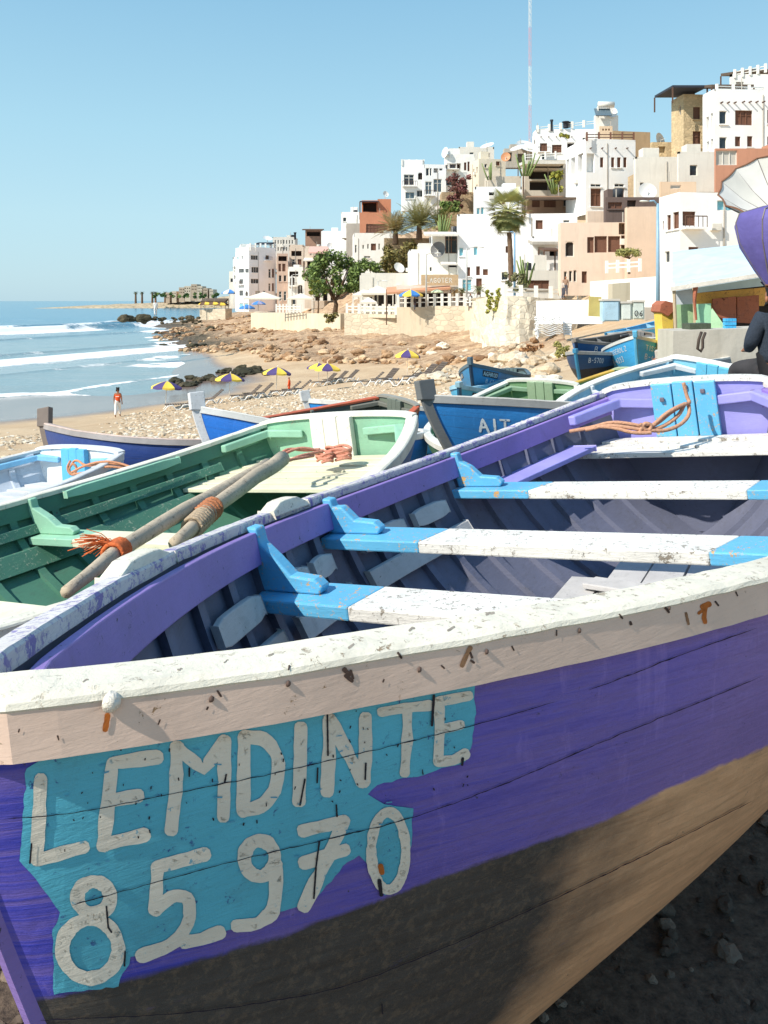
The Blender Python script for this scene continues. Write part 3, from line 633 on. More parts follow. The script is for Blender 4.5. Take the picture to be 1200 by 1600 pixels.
def side_text(boat,txt,side,x0,d0,size,mat,dirx=-1,wd=.16,name='lettering',gap=.25,off=.004,patch=None):
    """registration painted on the outer skin: starts x0 metres along, top of letters d0 below the gunwale"""
    H=boat.H;m=MB()
    st,wt=text_strokes(txt,size,gap)
    def surf(a,b,o):  # a along text, b up
        x=x0+dirx*a; u=min(max(x/H.L,0),.9999); hh=float(H.h(u)-H.k(u)); t=min(max((d0+size-b)/hh,0),1)
        p=H.pt(u,t,side,0,.028); e=1e-3; pu=H.pt(min(u+e,.9999),t,side,0,.028)-p; pv=H.pt(u,t+e,side,0,.028)-p
        nn=Vector(np.cross(pu,pv)); nn.normalize(); 
        if nn.y*side<0: nn=-nn
        return Vector(p)+nn*o
    if patch:
        pad=size*.3; vs=[];nx,ny=14,5
        for i in range(nx+1):
            for j in range(ny+1): vs.append(surf(-pad+(wt+pad)*i/nx,-pad+(size+2*pad)*j/ny,off*.5))
        m.add(vs,[(i*(ny+1)+j,(i+1)*(ny+1)+j,(i+1)*(ny+1)+j+1,i*(ny+1)+j+1) for i in range(nx) for j in range(ny)],1)
    for s_ in st:
        v,f=ribbon(s_,size*wd); m.add([surf(a.x,a.y,off) for a in v],f,0)
    return m.build(name,[mat,patch] if patch else mat,boat.root)
# ---------------------------------------------------------------- the big purple boat
PUR=(142,118,186)
wlx=lambda x,z:.5+ (z-HWL(x))*1.0
HH_hero=Hull(4.99,rk=.277,ext=-.106); HH_hero.hero=True
Mh=Matrix.Translation((2.0623,5.1202,6.4028))@Matrix.Rotation(-2.0901,4,'Z')@Matrix.Rotation(.0359,4,'Y')@Matrix.Rotation(.1191,4,'X')
def HWL(x): return float(np.interp(x,HWX,HWZ))
HWX=[0,1,2,3,4,5,6];HWZ=[.62]*7
_bh=None
def hero_bvh():
    us=np.linspace(0,1,140);ts=np.linspace(0,1,50);U,T=np.meshgrid(us,ts,indexing='ij')
    p=HH_hero.pt(U,T,1,0,.028).reshape(-1,3); return BVHTree.FromPolygons([Mh@Vector(a) for a in p],gridf(140,50).tolist())
_bh=hero_bvh()
def cast(px,py,off=0.):
    d=Vector(((px-600)/F,1,-(py-470)/F)).normalized(); loc,nn,i,ds=_bh.ray_cast(Vector((0,0,EYE)),d)
    if loc is None: return None
    if nn.dot(d)>0: nn=-nn
    return loc+nn*off
_wl=[]
for px,py in [(75,1557),(200,1528),(350,1488),(500,1440),(650,1387),(800,1330),(950,1282),(1050,1230),(1120,1200),(1200,1165)]:
    c_=cast(px,py)
    if c_ is not None: q_=Mh.inverted()@c_; _wl.append((q_.x,q_.z))
_wl.sort(); print('WL',[(round(a,2),round(b,2)) for a,b in _wl])
if _wl: HWX=[a for a,b in _wl];HWZ=[b for a,b in _wl]
h_hull=hull_mat(PUR,(62,54,48),wear=.3,seams=7,bot2=(150,110,78),split=4.45)
# order: bot = colour for small 'along', so swap (tan towards the stern, black paint at the bow)
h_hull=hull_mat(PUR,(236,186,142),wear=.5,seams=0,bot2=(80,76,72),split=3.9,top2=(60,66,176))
inn=paint((104,108,128),.3,(70,66,62),.75,1,.7,.8)
cream=paint((234,226,206),.75,(150,132,108),.55,1,.5,1.2); beige=paint((232,202,182),.35,(150,120,90),.55,1,.3,.35)
cyan=paint((100,178,216),.85,(205,160,100),.4,1,.15,.9); white=paint((232,228,218),.9,(140,130,116),.5,1,.55,1.3)
perw=paint((158,154,222),.4,(170,160,200),.45,1,.2,.8); purp=paint(PUR,.4,(60,60,80),.5,1,.3,.6); grey=paint((190,188,186),.4,(120,115,108),.7,1,.45,.8)
farrail=paint((216,210,204),1.35,(134,122,176),.6,1,.5,1)
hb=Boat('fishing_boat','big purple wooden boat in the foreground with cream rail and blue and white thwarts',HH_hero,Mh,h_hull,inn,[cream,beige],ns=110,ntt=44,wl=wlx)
[o for o in hb.root.children if o.name.startswith('rail')][1].data.materials[0]=farrail
for x in np.arange(.3,4.7,.25):
    for sd_ in (1,-1): hb.rib(float(x),sd_,inn,w_=.05)
for sd_ in (-1,1):
    hb.strip(sd_,.05,4.86,.028,.135,.055,.028,'inwale',purp,60)
    for a,b in ((2.78,2.95),(3.0,3.2),(3.43,3.8),(2.1,2.5),(1.7,2.0)): hb.strip(sd_,a,b,.20,.28,.07,.025,'side_board',grey,8,.012)
    for a,b in ((1.6,2.55),(2.72,3.22),(3.36,3.95)): hb.strip(sd_,a,b,.34,.42,.07,.025,'side_board',grey,10)
TH=((3.29,.22),(2.645,.15),(1.4755,.19))
for x,d in TH: hb.thwart(x,d,.19,.045,[cyan,white],.52)
for x,d in TH:
    for sd_ in (-1,1): hb.knee(x+.0,sd_,d,cyan,.27 if x>3.5 else .24)
hb.transom(perw,cyan,white,.2)
m=MB(); _zt=float(HH_hero.h(0.))-.34; _p=[HH_hero.pt(0.,t,1,.0,.0) for t in np.linspace(0,1,30)]; _p=[(q[1]-.01,q[2]) for q in _p if q[2]<_zt and q[1]>.02]
m.prism([Vector((.04,-a_,b_)) for a_,b_ in _p[::-1]]+[Vector((.04,a_,b_)) for a_,b_ in _p],(.02,0,0)); m.build('under_bench_shade',inn,hb.root)  # dark panel added below the stern bench, standing in for the shade there
hb.quarter_knees(perw)
hb.deck(.07,.45,.30,white,3)
for sd_ in (-1,1):
    m=MB();vs=[]
    for x in np.linspace(.45,1.38,14):
        u=x/4.99;z=float(HH_hero.h(u))-.235; y=HH_hero.half(u,z)
        for yy,zz in ((y,z-.03),(y-.17,z-.03),(y-.17,z),(y,z)): vs.append((x,yy*sd_,zz))
    m.add(vs,[(k*4+i,(k+1)*4+i,(k+1)*4+(i+1)%4,k*4+(i+1)%4) for k in range(13) for i in range(4)]+[(3,2,1,0),(52,53,54,55)]); m.build('side_bench',perw,hb.root,bevel=.005)
hb.floor(.6,4.2,.22,grey,7,1.3)
hb.stem(purp,0,.028,.012,purp); hb.keel(paint((66,62,56),.3))
# raised pads on the far rail and bolts
for x0,x1 in ((3.85,4.2),(2.78,3.08)):
    m=MB();vs=[];xs_=np.linspace(x0,x1,9)
    for i,x in enumerate(xs_):
        u=x/4.99;b=float(HH_hero.b(u));h=float(HH_hero.h(u))+.004; e=.03*min(1,min(i,8-i)/2.2)
        for y,z in ((b+.006,h-.02),(b-.07,h-.02),(b-.064,h+e),(b+.002,h+e)): vs.append((x,-y,z))
    m.add(vs,[(k*4+i,(k+1)*4+i,(k+1)*4+(i+1)%4,k*4+(i+1)%4) for k in range(8) for i in range(4)]+[(3,2,1,0),(32,33,34,35)]); m.build('oar_pad',cream,hb.root,bevel=.006)
m=MB()
for y in (-.42,-.3,.3,.42): m.lathe([(0,.012),(.014,.008),(.018,0)],8,c=(0,0,0)); 
for y,z in ((-.13,.99),(.12,1.03),(-.38,.96),(.33,.96),(.02,1.06),(.4,1.0)):
    MB().obox((.1 if abs(y)<.2 else .05,y,z),(.008,0,0),(0,.014,0),(0,0,.014)).build('bolt',plain((110,100,110),.5,.3,40,.3),hb.root,bevel=.005)
# loose boards lying on the bottom
for (x,y,a,l_,wd_) in ((2.4,.25,85,1.1,.2),(2.2,.3,88,1.2,.16),(2.75,.3,80,.9,.14),(1.85,.35,40,.8,.13),(1.95,.5,-30,.7,.1),(1.6,.1,70,.9,.12)):
    m=MB(); c_,s_=math.cos(R(a)),math.sin(R(a)); m.obox((x,y,.29+.03*(wd_>.15)),(c_*l_/2,s_*l_/2,.02),(-s_*wd_/2,c_*wd_/2,0),(0,0,.014)); m.build('loose_board',grey,hb.root,bevel=.006)
# ---------------------------------------------------------------- painted name
def painted(polys,strokes,matp,mats_,wd,offp=.0012,offs=.0026,name='lettering'):
    m=MB()
    for poly in polys:
        pts=[Vector(p) for p in poly]; n=len(pts); dense=[]
        for a,b in zip(pts,pts[1:]+pts[:1]):
            k=max(1,int((b-a).length/9))
            for i in range(k):
                p=a.lerp(b,i/k); q=noise.noise(Vector((p.x*.05,p.y*.05,1)))*4+noise.noise(Vector((p.x*.35,p.y*.35,5)))*2.; dense.append(p+Vector((q,q*.8)))
        nb=len(dense); x0=min(p.x for p in dense);x1=max(p.x for p in dense);y0=min(p.y for p in dense);y1=max(p.y for p in dense)
        inside=[Vector((x,y)) for x in np.arange(x0,x1,14) for y in np.arange(y0,y1,14)]
        vs,es,fs,*_=delaunay_2d_cdt(dense+inside,[(i,(i+1)%nb) for i in range(nb)],[list(range(nb))],1,1e-4)
        W=[cast(v.x,v.y,offp) for v in vs]; ok=[i for i,x in enumerate(W) if x is not None]; mp={i:j for j,i in enumerate(ok)}
        m.add([Mh.inverted()@W[i] for i in ok],[tuple(mp[i] for i in f) for f in fs if all(i in mp for i in f)],0)
    for mi,st,w0 in strokes:
        pl=chaik(st,2) if len(st)>3 else [Vector((a[0],a[1],0)) for a in st]
        v,f=ribbon([(p.x,p.y) for p in pl],w0 or wd); W=[cast(a.x,a.y,offs+(.0012 if mi>1 else 0)) for a in v]
        if any(x is None for x in W): continue
        m.add([Mh.inverted()@x for x in W],f,mi)
    return m.build(name,mats_,hb.root)
Z1=lambda L_:[(a/2,1000+b/2) for a,b in L_]
Z2=lambda L_:[(600+a/2,1000+b/2) for a,b in L_]
def ell(cx,cy,rx,ry,a0=0,a1=360,n=22,tilt=0): return [(cx+rx*math.cos(R(a)),cy+ry*math.sin(R(a))) for a in np.linspace(a0,a1,n)]
teal=paint((92,182,204),.6,(60,100,150),.5,1.4,.4,.7); let=paint((236,226,208),.5,(110,170,190),.55,1.3,.25,.6); blk=plain((40,40,48),.6); rust=plain((176,98,40),.8,.4,30)
patch=[[(42,1200),(60,1188),(180,1155),(345,1128),(500,1102),(600,1088),(742,1064),(740,1150),(728,1188),(690,1200),(640,1214),(600,1222),(574,1240),(600,1256),(645,1262),(642,1320),(630,1375),(600,1398),(585,1360),(560,1335),(535,1352),(505,1392),(470,1412),(400,1440),(300,1468),(205,1495),(185,1540),(84,1552),(82,1450),(95,1425),(58,1375),(32,1345),(36,1270)]]
S=[]
for st in ([(128,430),(122,560),(116,682)],[(118,682),(262,642)],[(350,382),(338,500),(322,640)],[(352,380),(492,362)],[(338,498),(432,482)],[(322,634),(452,604)],[(552,330),(548,470),(534,590)],[(552,335),(635,400),(700,312)],[(700,312),(700,430),(696,548)],
 [(762,300),(760,420),(758,530)],[(762,298),(830,305),(872,370),(862,460),(820,515),(758,530)],[(938,270),(936,390),(932,500)],[(1028,245),(1026,360),(1020,470)],[(1028,245),(1080,340),(1132,440)],[(1140,240),(1140,340),(1134,440)],
 [(490,705),(640,665)],[(492,705),(488,775),(484,838)],[(484,838),(540,792),(590,800),(594,870),(545,945),(440,982)],ell(810,678,48,56,-60,300),[(858,690),(862,780),(850,850),(800,884),(738,888)],[(945,592),(1072,562)],[(1072,562),(1010,700),(948,828)],[(948,692),(1075,652)],[(575,938),(630,930),(686,908)]): S.append((1,Z1(st),None))
S+=[(1,Z1(ell(293,800,52,50)),None),(1,Z1(ell(282,960,88,92)),22)]
for st in ([(-10,222),(60,210),(138,202)],[(70,215),(70,310),(62,412)],[(168,190),(172,280),(166,375)],[(168,190),(262,172)],[(172,276),(236,262)],[(166,378),(215,372),(252,352)],ell(12,655,54,122)): S.append((1,Z2(st),16))
for st in ([(100,630),(95,690)],[(1020,230),(1022,355)],[(950,430),(935,510)],[(990,395),(988,440)],[(995,625),(985,700),(978,800)],[(332,825),(338,890),(348,905)],[(390,965),(388,1010)],[(590,395),(590,420)],[(705,415),(700,440)],[(1048,510),(1050,545)],[(1140,380),(1138,430)],[(1190,1130),(1192,1160)]): S.append((2,Z1(st),2.8))
for st in ([(152,170),(146,262)],[(242,365),(240,385)]): S.append((2,Z2(st),4))
S.append((3,Z2([(-14,700),(-10,720)]),9)); S.append((2,Z2([(-18,745),(-12,790)]),6))
let_m=[teal,let,blk,rust]
rp=random.Random(11); S0=[]
_pp=patch[0]
for a_,b_ in zip(_pp,_pp[1:]+_pp[:1]):
    L_=math.hypot(b_[0]-a_[0],b_[1]-a_[1])
    for k in range(0):
        f_=rp.random(); x=a_[0]+(b_[0]-a_[0])*f_; y=a_[1]+(b_[1]-a_[1])*f_; l_=rp.uniform(6,20); sl=rp.uniform(-.35,-.1); wv=rp.uniform(-3,3)
        if abs(b_[0]-a_[0])>abs(b_[1]-a_[1])*1.3 and rp.random()<.75: wv*=.5
        S0.append((0,[(x-l_,y-l_*sl+wv),(x,y+wv),(x+l_,y+l_*sl+wv)],rp.uniform(1.5,4)))
S=S0+S
S+=[(1,[(p[0]+rp.uniform(-2.,2.),p[1]+rp.uniform(-2.,2.)) for p in s_[1]],(s_[2] or 20)*rp.uniform(.55,.8)) for s_ in list(S) if s_[0]==1]
for k in range(70):
    x=rp.uniform(60,730); y=rp.uniform(-55,150)+1190-(x-60)*.16
    if y<1085 or y>1500: continue
    S.append((2,[(x,y),(x+rp.uniform(-1.5,1.5),y+rp.uniform(1,4))],rp.uniform(1.2,2.6)))
for k in range(26):
    x=rp.uniform(70,620); y=1230+rp.uniform(-60,190)-(x-60)*.16; S.append((4,[(x,y),(x+rp.uniform(3,12),y+rp.uniform(-3,1))],rp.uniform(1.,2.6)))
let_m.append(plain((88,160,190),.6))
painted(patch,S,None,let_m,21,name='painted_name')
_cr=plain((28,24,44),.9)
for line in ([(12,1276),(80,1272),(150,1262),(250,1241),(400,1212),(500,1189),(600,1166),(740,1131),(850,1100),(960,1062),(1060,1022),(1195,975)],[(112,1411),(240,1376),(370,1341),(500,1311),(640,1277),(780,1226),(950,1152),(1100,1092),(1195,1052)],[(60,1590),(300,1580),(520,1545),(640,1500),(780,1440),(900,1385),(1050,1312),(1180,1246)]):
    pl=chaik(line,2); dd=[]
    for a_,b_ in zip(pl,pl[1:]):
        k=max(1,int((b_-a_).length/7)); dd+=[a_.lerp(b_,i/k) for i in range(k)]
    seg=[]; gap=False
    def _emit(seg):
        if len(seg)<4: return
        v=[];n_=len(seg)
        for i,p in enumerate(seg):
            wd_=.8+2.2*abs(noise.noise(Vector((p.x*.06,p.y*.06,2))))+(.0); wd_*=min(1,(min(i,n_-1-i)+.3)/3)
            q=p+Vector((0,1.6*noise.noise(Vector((p.x*.05,3,1)))+.8*noise.noise(Vector((p.x*.3,3,1))),0)); v+=[(q.x,q.y-wd_/2),(q.x,q.y+wd_/2)]
        W=[cast(x,y,.0034) for x,y in v]
        if any(x is None for x in W): return
        MB().add([Mh.inverted()@x for x in W],[(i*2,i*2+1,i*2+3,i*2+2) for i in range(n_-1)]).build('plank_seam',_cr,hb.root)
    for p in dd:
        if noise.noise(Vector((p.x*.012,p.y*.03,7)))>-.6: seg.append(p)
        else: _emit(seg); seg=[]
    _emit(seg)
# marks on the rail: rust bleeds, a white bolt, chips, scuffs
_ro=[o for o in hb.root.children if o.name.startswith('rail')][0]
_rb=BVHTree.FromPolygons([Mh@v.co for v in _ro.data.vertices],[list(p.vertices) for p in _ro.data.polygons])
def castr(px,py,off):
    d=Vector(((px-600)/F,1,-(py-470)/F)).normalized(); loc,nn,i,ds=_rb.ray_cast(Vector((0,0,EYE)),d)
    if loc is None: return None
    return Mh.inverted()@(loc-d*off)
def marks(name,lst,mat,off=.0015):
    for j,(pts,wd) in enumerate(lst):
        v,f=ribbon(pts,wd); W=[castr(a.x,a.y,off) for a in v]
        if any(x is None for x in W): continue
        MB().add(W,f).build(name,mat,hb.root)
rnd=random.Random(4)
soft=plain((150,112,82),.8,.4,40)
marks('rust_stain',[([(168,1118),(167,1128),(164,1140)],9),([(172,1100),(170,1112)],5),([(1098,948),(1108,944)],9),([(1103,948),(1100,965),(1102,972)],7),([(1092,958),(1100,952)],5)],rust)
marks('scuff',[([(538,1046),(546,1054)],7),([(540,1056),(550,1064)],6),([(548,1048),(552,1060)],4)]+[([(x,y),(x+rnd.uniform(-3,6),y+rnd.uniform(3,9))],rnd.uniform(2,4)) for x,y in ((30,1140),(325,1105),(340,1080),(452,1040),(600,1062),(622,1020),(690,1040),(735,1020),(736,1032),(800,1010),(985,972),(968,960),(1040,950),(1118,940),(1150,925),(870,985),(250,1125),(90,1150))],plain((80,62,54),.8,.3,60))
marks('paint_scrape',[([(735,1012),(728,1026),(722,1040)],7),([(1072,958),(1076,975)],4)],soft)
for x,y in ((420,1024),(278,1046),(640,985),(760,960),(905,925),(1010,905),(350,1035),(130,1065),(700,985),(545,1012),(860,940)):
    w0=rnd.uniform(3,6); pts=[(x,y)]
    for k in range(3): pts.append((pts[-1][0]+rnd.uniform(1,w0),pts[-1][1]+rnd.uniform(-2.5,1)))
    marks('chip',[(pts,rnd.uniform(1.2,3.6))],plain((150,140,126),.8,.3,60))
_b=castr(172,1096,.0)
if _b is not None:
    m=MB(); m.lathe([(0,.012),(.007,.011),(.011,.006),(.0125,0)],12); o=m.build('bolt_head',plain((236,226,210),.5,.1,80,.5),hb.root,True); o.location=_b; o.rotation_euler=(R(-95),0,0)
# nail heads along the outer strake
for px,py in ((450,1068),(760,1018),(905,985),(1045,950),(330,1092),(655,1046)):
    q=castr(px,py,.0)
    if q is not None:
        o=MB().lathe([(0,.003),(.003,.0025),(.0045,0)],8).build('nail_head',plain((120,96,84),.7,.3,60),hb.root,True); o.location=q; o.rotation_euler=(R(-95),0,0)
# ================================================================ the other boats
def mat_pose(stern,yaw,pit,heel,H):
    Mr=Matrix.Rotation(yaw,4,'Z')@Matrix.Rotation(pit,4,'Y')@Matrix.Rotation(heel,4,'X')
    return Matrix.Translation(Vector(stern)-Mr@Vector((0,0,float(H.h(0.)))))@Mr
def simple_boat(label,stern,bow,c,bs=1.,hs=1.,heel=0.,sheer=1.,wl=.42,inside=True,full=False,ns=44,stem_c=None,head=.1,M=None,H=None,post=None,tr=None,cap=None,thw=(.36,.6,.8),wear=.4,knees=True,top_wl=None,floor=True,benchc=None,rail2=None):
    """c = topside, bottom, inner, rail, thwart colours"""
    top,bot,inn_,rail,th=c
    if H is None:
        L=math.hypot(bow[0]-stern[0],bow[1]-stern[1])-.1; H=Hull(L,bs,hs,.385,sheer)
    if M is None: M=pose(stern,bow,H,heel)
    hm=hull_mat(top,bot,wear=wear,seams=7); im=paint(inn_,.4,(90,86,80),.7,1,.5,.8); rm=paint(rail,.5,(120,108,92),.6,1,.5,1); r2=paint(rail2,.5,(120,108,92),.6,1,.5,1) if rail2 else rm
    b=Boat('fishing_boat',label,H,M,hm,im,[rm,r2],ns=ns,ntt=16 if not full else 24,wl=lambda x,z:.5+(z-wl*hs))
    b.stem(hm if not stem_c else paint(stem_c,.5,(130,118,100),.6,1,.5,1),head,.07,.05,rm if not stem_c else paint(stem_c,.5,(130,118,100),.6,1,.5,1))
    trm=paint(tr or inn_,.5,(170,160,140),.6,1,.4,1)
    b.transom(trm,paint(post or th,.5,(160,140,110),.6,1,.3,1),paint(cap or rail,.4,(120,108,92),.6),.2*bs)
    if inside:
        tm=paint(th,.5,(170,150,120),.6,1,.4,1)
        for i,u in enumerate(thw):
            b.thwart(u*H.L,.18*hs,.2,.045,[tm,tm],.5)
            if knees:
                for sd_ in (-1,1): b.knee(u*H.L,sd_,.18*hs,tm)
        for sd_ in (-1,1):
            b.strip(sd_,.05,H.L*.96,.03,.13,.035,.025,'inwale',im,30)
        if full:
            for x in np.arange(.3,H.L*.92,.3):
                for sd_ in (-1,1): b.rib(float(x),sd_,im,w_=.05,n=9)
        else:
            for x in np.arange(.4,H.L*.9,.55):
                for sd_ in (-1,1): b.rib(float(x),sd_,im,w_=.05,n=6)
        b.quarter_knees(tm if not benchc else paint(benchc,.5,(160,150,130),.6,1,.4,1))
    return b
# green boat beside the purple one
GH=Hull(5.9525,1.306,1.0,.385,1.2346); GM=mat_pose((-.3943,6.4664,7.0412),-2.0825,.0579,.1155,GH)
DG=(76,124,104); LG=(150,198,170); gold=(226,222,204)
gb=simple_boat('green wooden boat with white rail, lying between the purple boat and the beach',None,None,((60,100,150),(70,66,60),DG,gold,LG),H=GH,M=GM,full=True,post=(236,232,218),tr=(146,192,162),cap=(236,230,216),thw=(),ns=80)
gm=paint(DG,.9,(150,166,146),.6,1,.4,.8); lg=paint(LG,.5,(228,222,196),.6,1,.2,1); gw=paint((222,218,190),.5,(120,170,130),.6,1,.35,1)
for sd_ in (-1,1):
    gb.strip(sd_,.6,5.6,.30,.41,.07,.025,'side_board',gm,30); gb.strip(sd_,.5,2.3,.17,.23,.07,.02,'side_board',gm,14)
gb.deck(.07,.85,.27,gw,6); 
for u,d,mt in ((1.95/5.95,.24,lg),(3.0/5.95,.3,gw),(4.1/5.95,.3,gw)):
    gb.thwart(u*5.95,d,.2,.05,[mt,gw],.6)
for sd_ in (-1,1): gb.knee(1.95,sd_,.24,lg,.34,.055)
gb.strip(-1,.85,1.75,.005,.07,.11,.035,'rail_block',lg,8,.01)
m=MB(); m.box((-.02,-.66,0),(.06,-.52,.03)); 
# pale blue and white boat, far left
LH=Hull(5.0,1.2,1.0,.385,1.1); LM=pose(P(124,704,8.4),P(124,704,8.4)+Vector((-2.65,-4.3,.22)),LH,4)
lb=simple_boat('pale blue and white boat with open stern at the left edge, coil of rope inside',None,None,((120,180,220),(80,80,80),(196,204,214),(206,206,204),(130,190,226)),H=LH,M=LM,full=True,post=(96,180,226),tr=(226,230,232),cap=(226,226,224),thw=(.28,.55))
lb.deck(.07,.9,.33,paint((206,208,208),.4,(150,150,150),.6),5)
# boats further down the beach
def PV(px,py,Y): return P(px,py,Y)
bB=simple_boat('dark blue boat with faded pink rail and weathered stem post, nearest the walker',PV(420,690,9.6),PV(66,660,9.9),((40,66,130),(52,50,60),(140,80,70),(206,184,172),(150,80,66)),bs=.95,heel=15,sheer=.7,stem_c=(120,108,100),head=.2,wl=.1,rail2=(160,154,152))
bC=simple_boat('bright blue boat with a white stem post pointing left behind the green boat',PV(640,678,10.0),PV(304,632,8.7),((34,110,200),(40,60,110),(120,130,140),(214,214,208),(180,190,200)),bs=.75,heel=12,sheer=.85,stem_c=(222,222,222),head=.16,wl=.1,rail2=(196,198,196))
bD=simple_boat('dark boat with orange red rail and mossy grey stern, behind the green boat',PV(622,626,11.6),PV(330,676,9.7),((70,60,60),(50,48,48),(92,98,90),(190,96,66),(120,120,110)),bs=.8,heel=-4,sheer=.6,stem_c=(160,90,70),head=.0,wl=.1,post=(110,118,108),tr=(112,120,106),cap=(150,148,138))
bE=simple_boat('light blue boat with white bow rail standing beyond the orange railed boat',PV(760,632,14.6),PV(478,622,13.2),((30,130,206),(40,80,130),(120,130,140),(212,212,206),(160,180,200)),bs=.8,heel=12,sheer=.8,stem_c=(214,214,212),head=.14,wl=.1)
bF=simple_boat('blue boat with heavy grey wooden rail and white lettering, behind the purple boat',PV(1120,640,9.2),PV(664,616,7.1),((40,120,186),(40,60,90),(90,100,110),(196,192,184),(150,150,150)),bs=.66,heel=10,sheer=.35,stem_c=(110,112,112),head=.14,wl=.05,rail2=(150,150,148),wear=.7)
m=paint((206,216,220),.8,(60,110,160),.6,1,.4,1)
side_text(bF,'AIT DI',1,3.62,.17,.115,m,-1,.17)
bG=simple_boat('small green boat with grooved stern post just beyond the grey railed boat',PV(846,598,11.2),PV(700,700,8.6),((80,120,90),(60,60,60),(112,150,112),(216,214,204),(140,170,140)),bs=.95,heel=0,sheer=.8,wl=.1,post=(150,172,140),tr=(116,154,112),cap=(214,212,200),head=0)
bJ=simple_boat('small blue boat showing its bow with a black name panel, among the rocks',PV(800,578,21),PV(735,566,16.6),((44,126,176),(40,60,80),(70,80,80),(90,110,120),(100,120,120)),bs=.72,hs=.75,heel=3,sheer=1.3,head=.12,wl=.05)
bJ2=simple_boat('light blue boat in front of the black panelled one, low bow and small white name',PV(800,598,17.2),PV(716,600,13.6),((70,170,206),(40,90,120),(120,180,200),(150,190,206),(60,160,206)),bs=.62,hs=.7,heel=-2,sheer=1.0,head=.05,wl=.0)
bK=simple_boat('large sky blue boat seen bow on with white name, right of the stacked loungers',PV(1006,530,22.4),PV(994,523,17.4),((64,160,214),(50,110,150),(120,150,160),(206,206,200),(150,170,180)),bs=.95,hs=1.15,heel=3,sheer=1.25,stem_c=(96,180,220),head=.1,wl=.0)
bL=simple_boat('dark boat with black bottom and blue upper band, moored against the large sky blue boat',PV(968,540,22.6),PV(899,548,17.6),((34,70,110),(44,42,46),(110,110,110),(186,182,174),(120,120,120)),bs=.72,hs=1.05,heel=2,sheer=.5,stem_c=(70,150,190),head=.05,wl=.62)
bM_=simple_boat('deep blue boat with white number partly hidden by the black bottomed boat',PV(1000,520,25),PV(899,531,20.6),((30,92,150),(30,50,80),(110,100,90),(150,140,130),(120,120,120)),bs=.8,hs=.95,heel=-3,sheer=.7,head=.06,wl=.2)
bN=simple_boat('turquoise boat with white stripe below the lamp post',PV(1085,488,31),PV(946,520,26.5),((80,176,216),(60,140,180),(120,170,200),(90,180,220),(150,190,210)),bs=.9,hs=.9,heel=6,sheer=.6,head=.0,wl=.1,rail2=(224,224,220))
bO=simple_boat('green boat with mustard yellow rails and grooved stern post, beyond the small green boat',PV(1004,580,13.4),PV(830,640,11.4),((96,140,96),(60,60,60),(126,160,116),(196,160,70),(140,170,130)),bs=1.0,heel=0,sheer=.8,wl=.1,post=(150,176,140),tr=(126,160,116),cap=(176,186,150),head=0)
bI=simple_boat('white boat with cyan stern post and bolted rails, just behind the purple stern',PV(1118,572,9.4),PV(880,700,7.2),((200,204,206),(90,90,90),(150,200,224),(232,228,220),(214,220,224)),bs=1.0,heel=-9,sheer=.7,wl=.1,post=(104,188,220),tr=(130,196,222),cap=(236,232,224),head=0,thw=(.4,))
bQ=simple_boat('white railed boat lying against the concrete block, bow towards the sea',PV(1300,522,13.2),PV(1068,570,10.4),((60,140,200),(60,60,70),(150,150,150),(226,222,212),(150,150,150)),bs=.7,hs=.85,heel=4,sheer=.8,stem_c=(120,110,104),head=.1,wl=.1)
bS=simple_boat('small blue boat with rusty rail and pale stem beside the concrete block',PV(1120,560,18),PV(1030,556,14.8),((40,110,180),(60,60,70),(110,100,90),(170,110,90),(120,110,100)),bs=.6,hs=.7,heel=3,sheer=1.,stem_c=(200,190,178),head=.12,wl=.05)
whm=paint((214,220,222),.6,(80,120,150),.6,1,.3,1); bkm=paint((30,34,40),.3,(60,60,70),.6)
side_text(bJ,'AGHROD',1,bJ.H.L*.93,.10,.085,whm,-1,.15,patch=bkm); side_text(bJ,'B.6317',1,bJ.H.L*.91,.25,.085,whm,-1,.15)
side_text(bJ,'AGHROD',-1,bJ.H.L*.80,.10,.07,whm,1,.15,patch=bkm)
side_text(bJ2,'AGHROZ',1,bJ2.H.L*.93,.09,.06,whm,-1,.15,patch=bkm); side_text(bJ2,'B.6317',1,bJ2.H.L*.92,.18,.06,whm,-1,.15)
for sd_,dx,xx in ((-1,1,.79),(1,-1,.95)):
    side_text(bK,'TISSERDLZ',sd_,bK.H.L*xx,.14,.11,whm,dx,.14); side_text(bK,'B-4393',sd_,bK.H.L*xx,.34,.12,whm,dx,.14)
side_text(bL,'B-5700',1,bL.H.L*.93,.12,.11,whm,-1,.14); side_text(bM_,'B.4117',1,bM_.H.L*.90,.10,.15,whm,-1,.16)
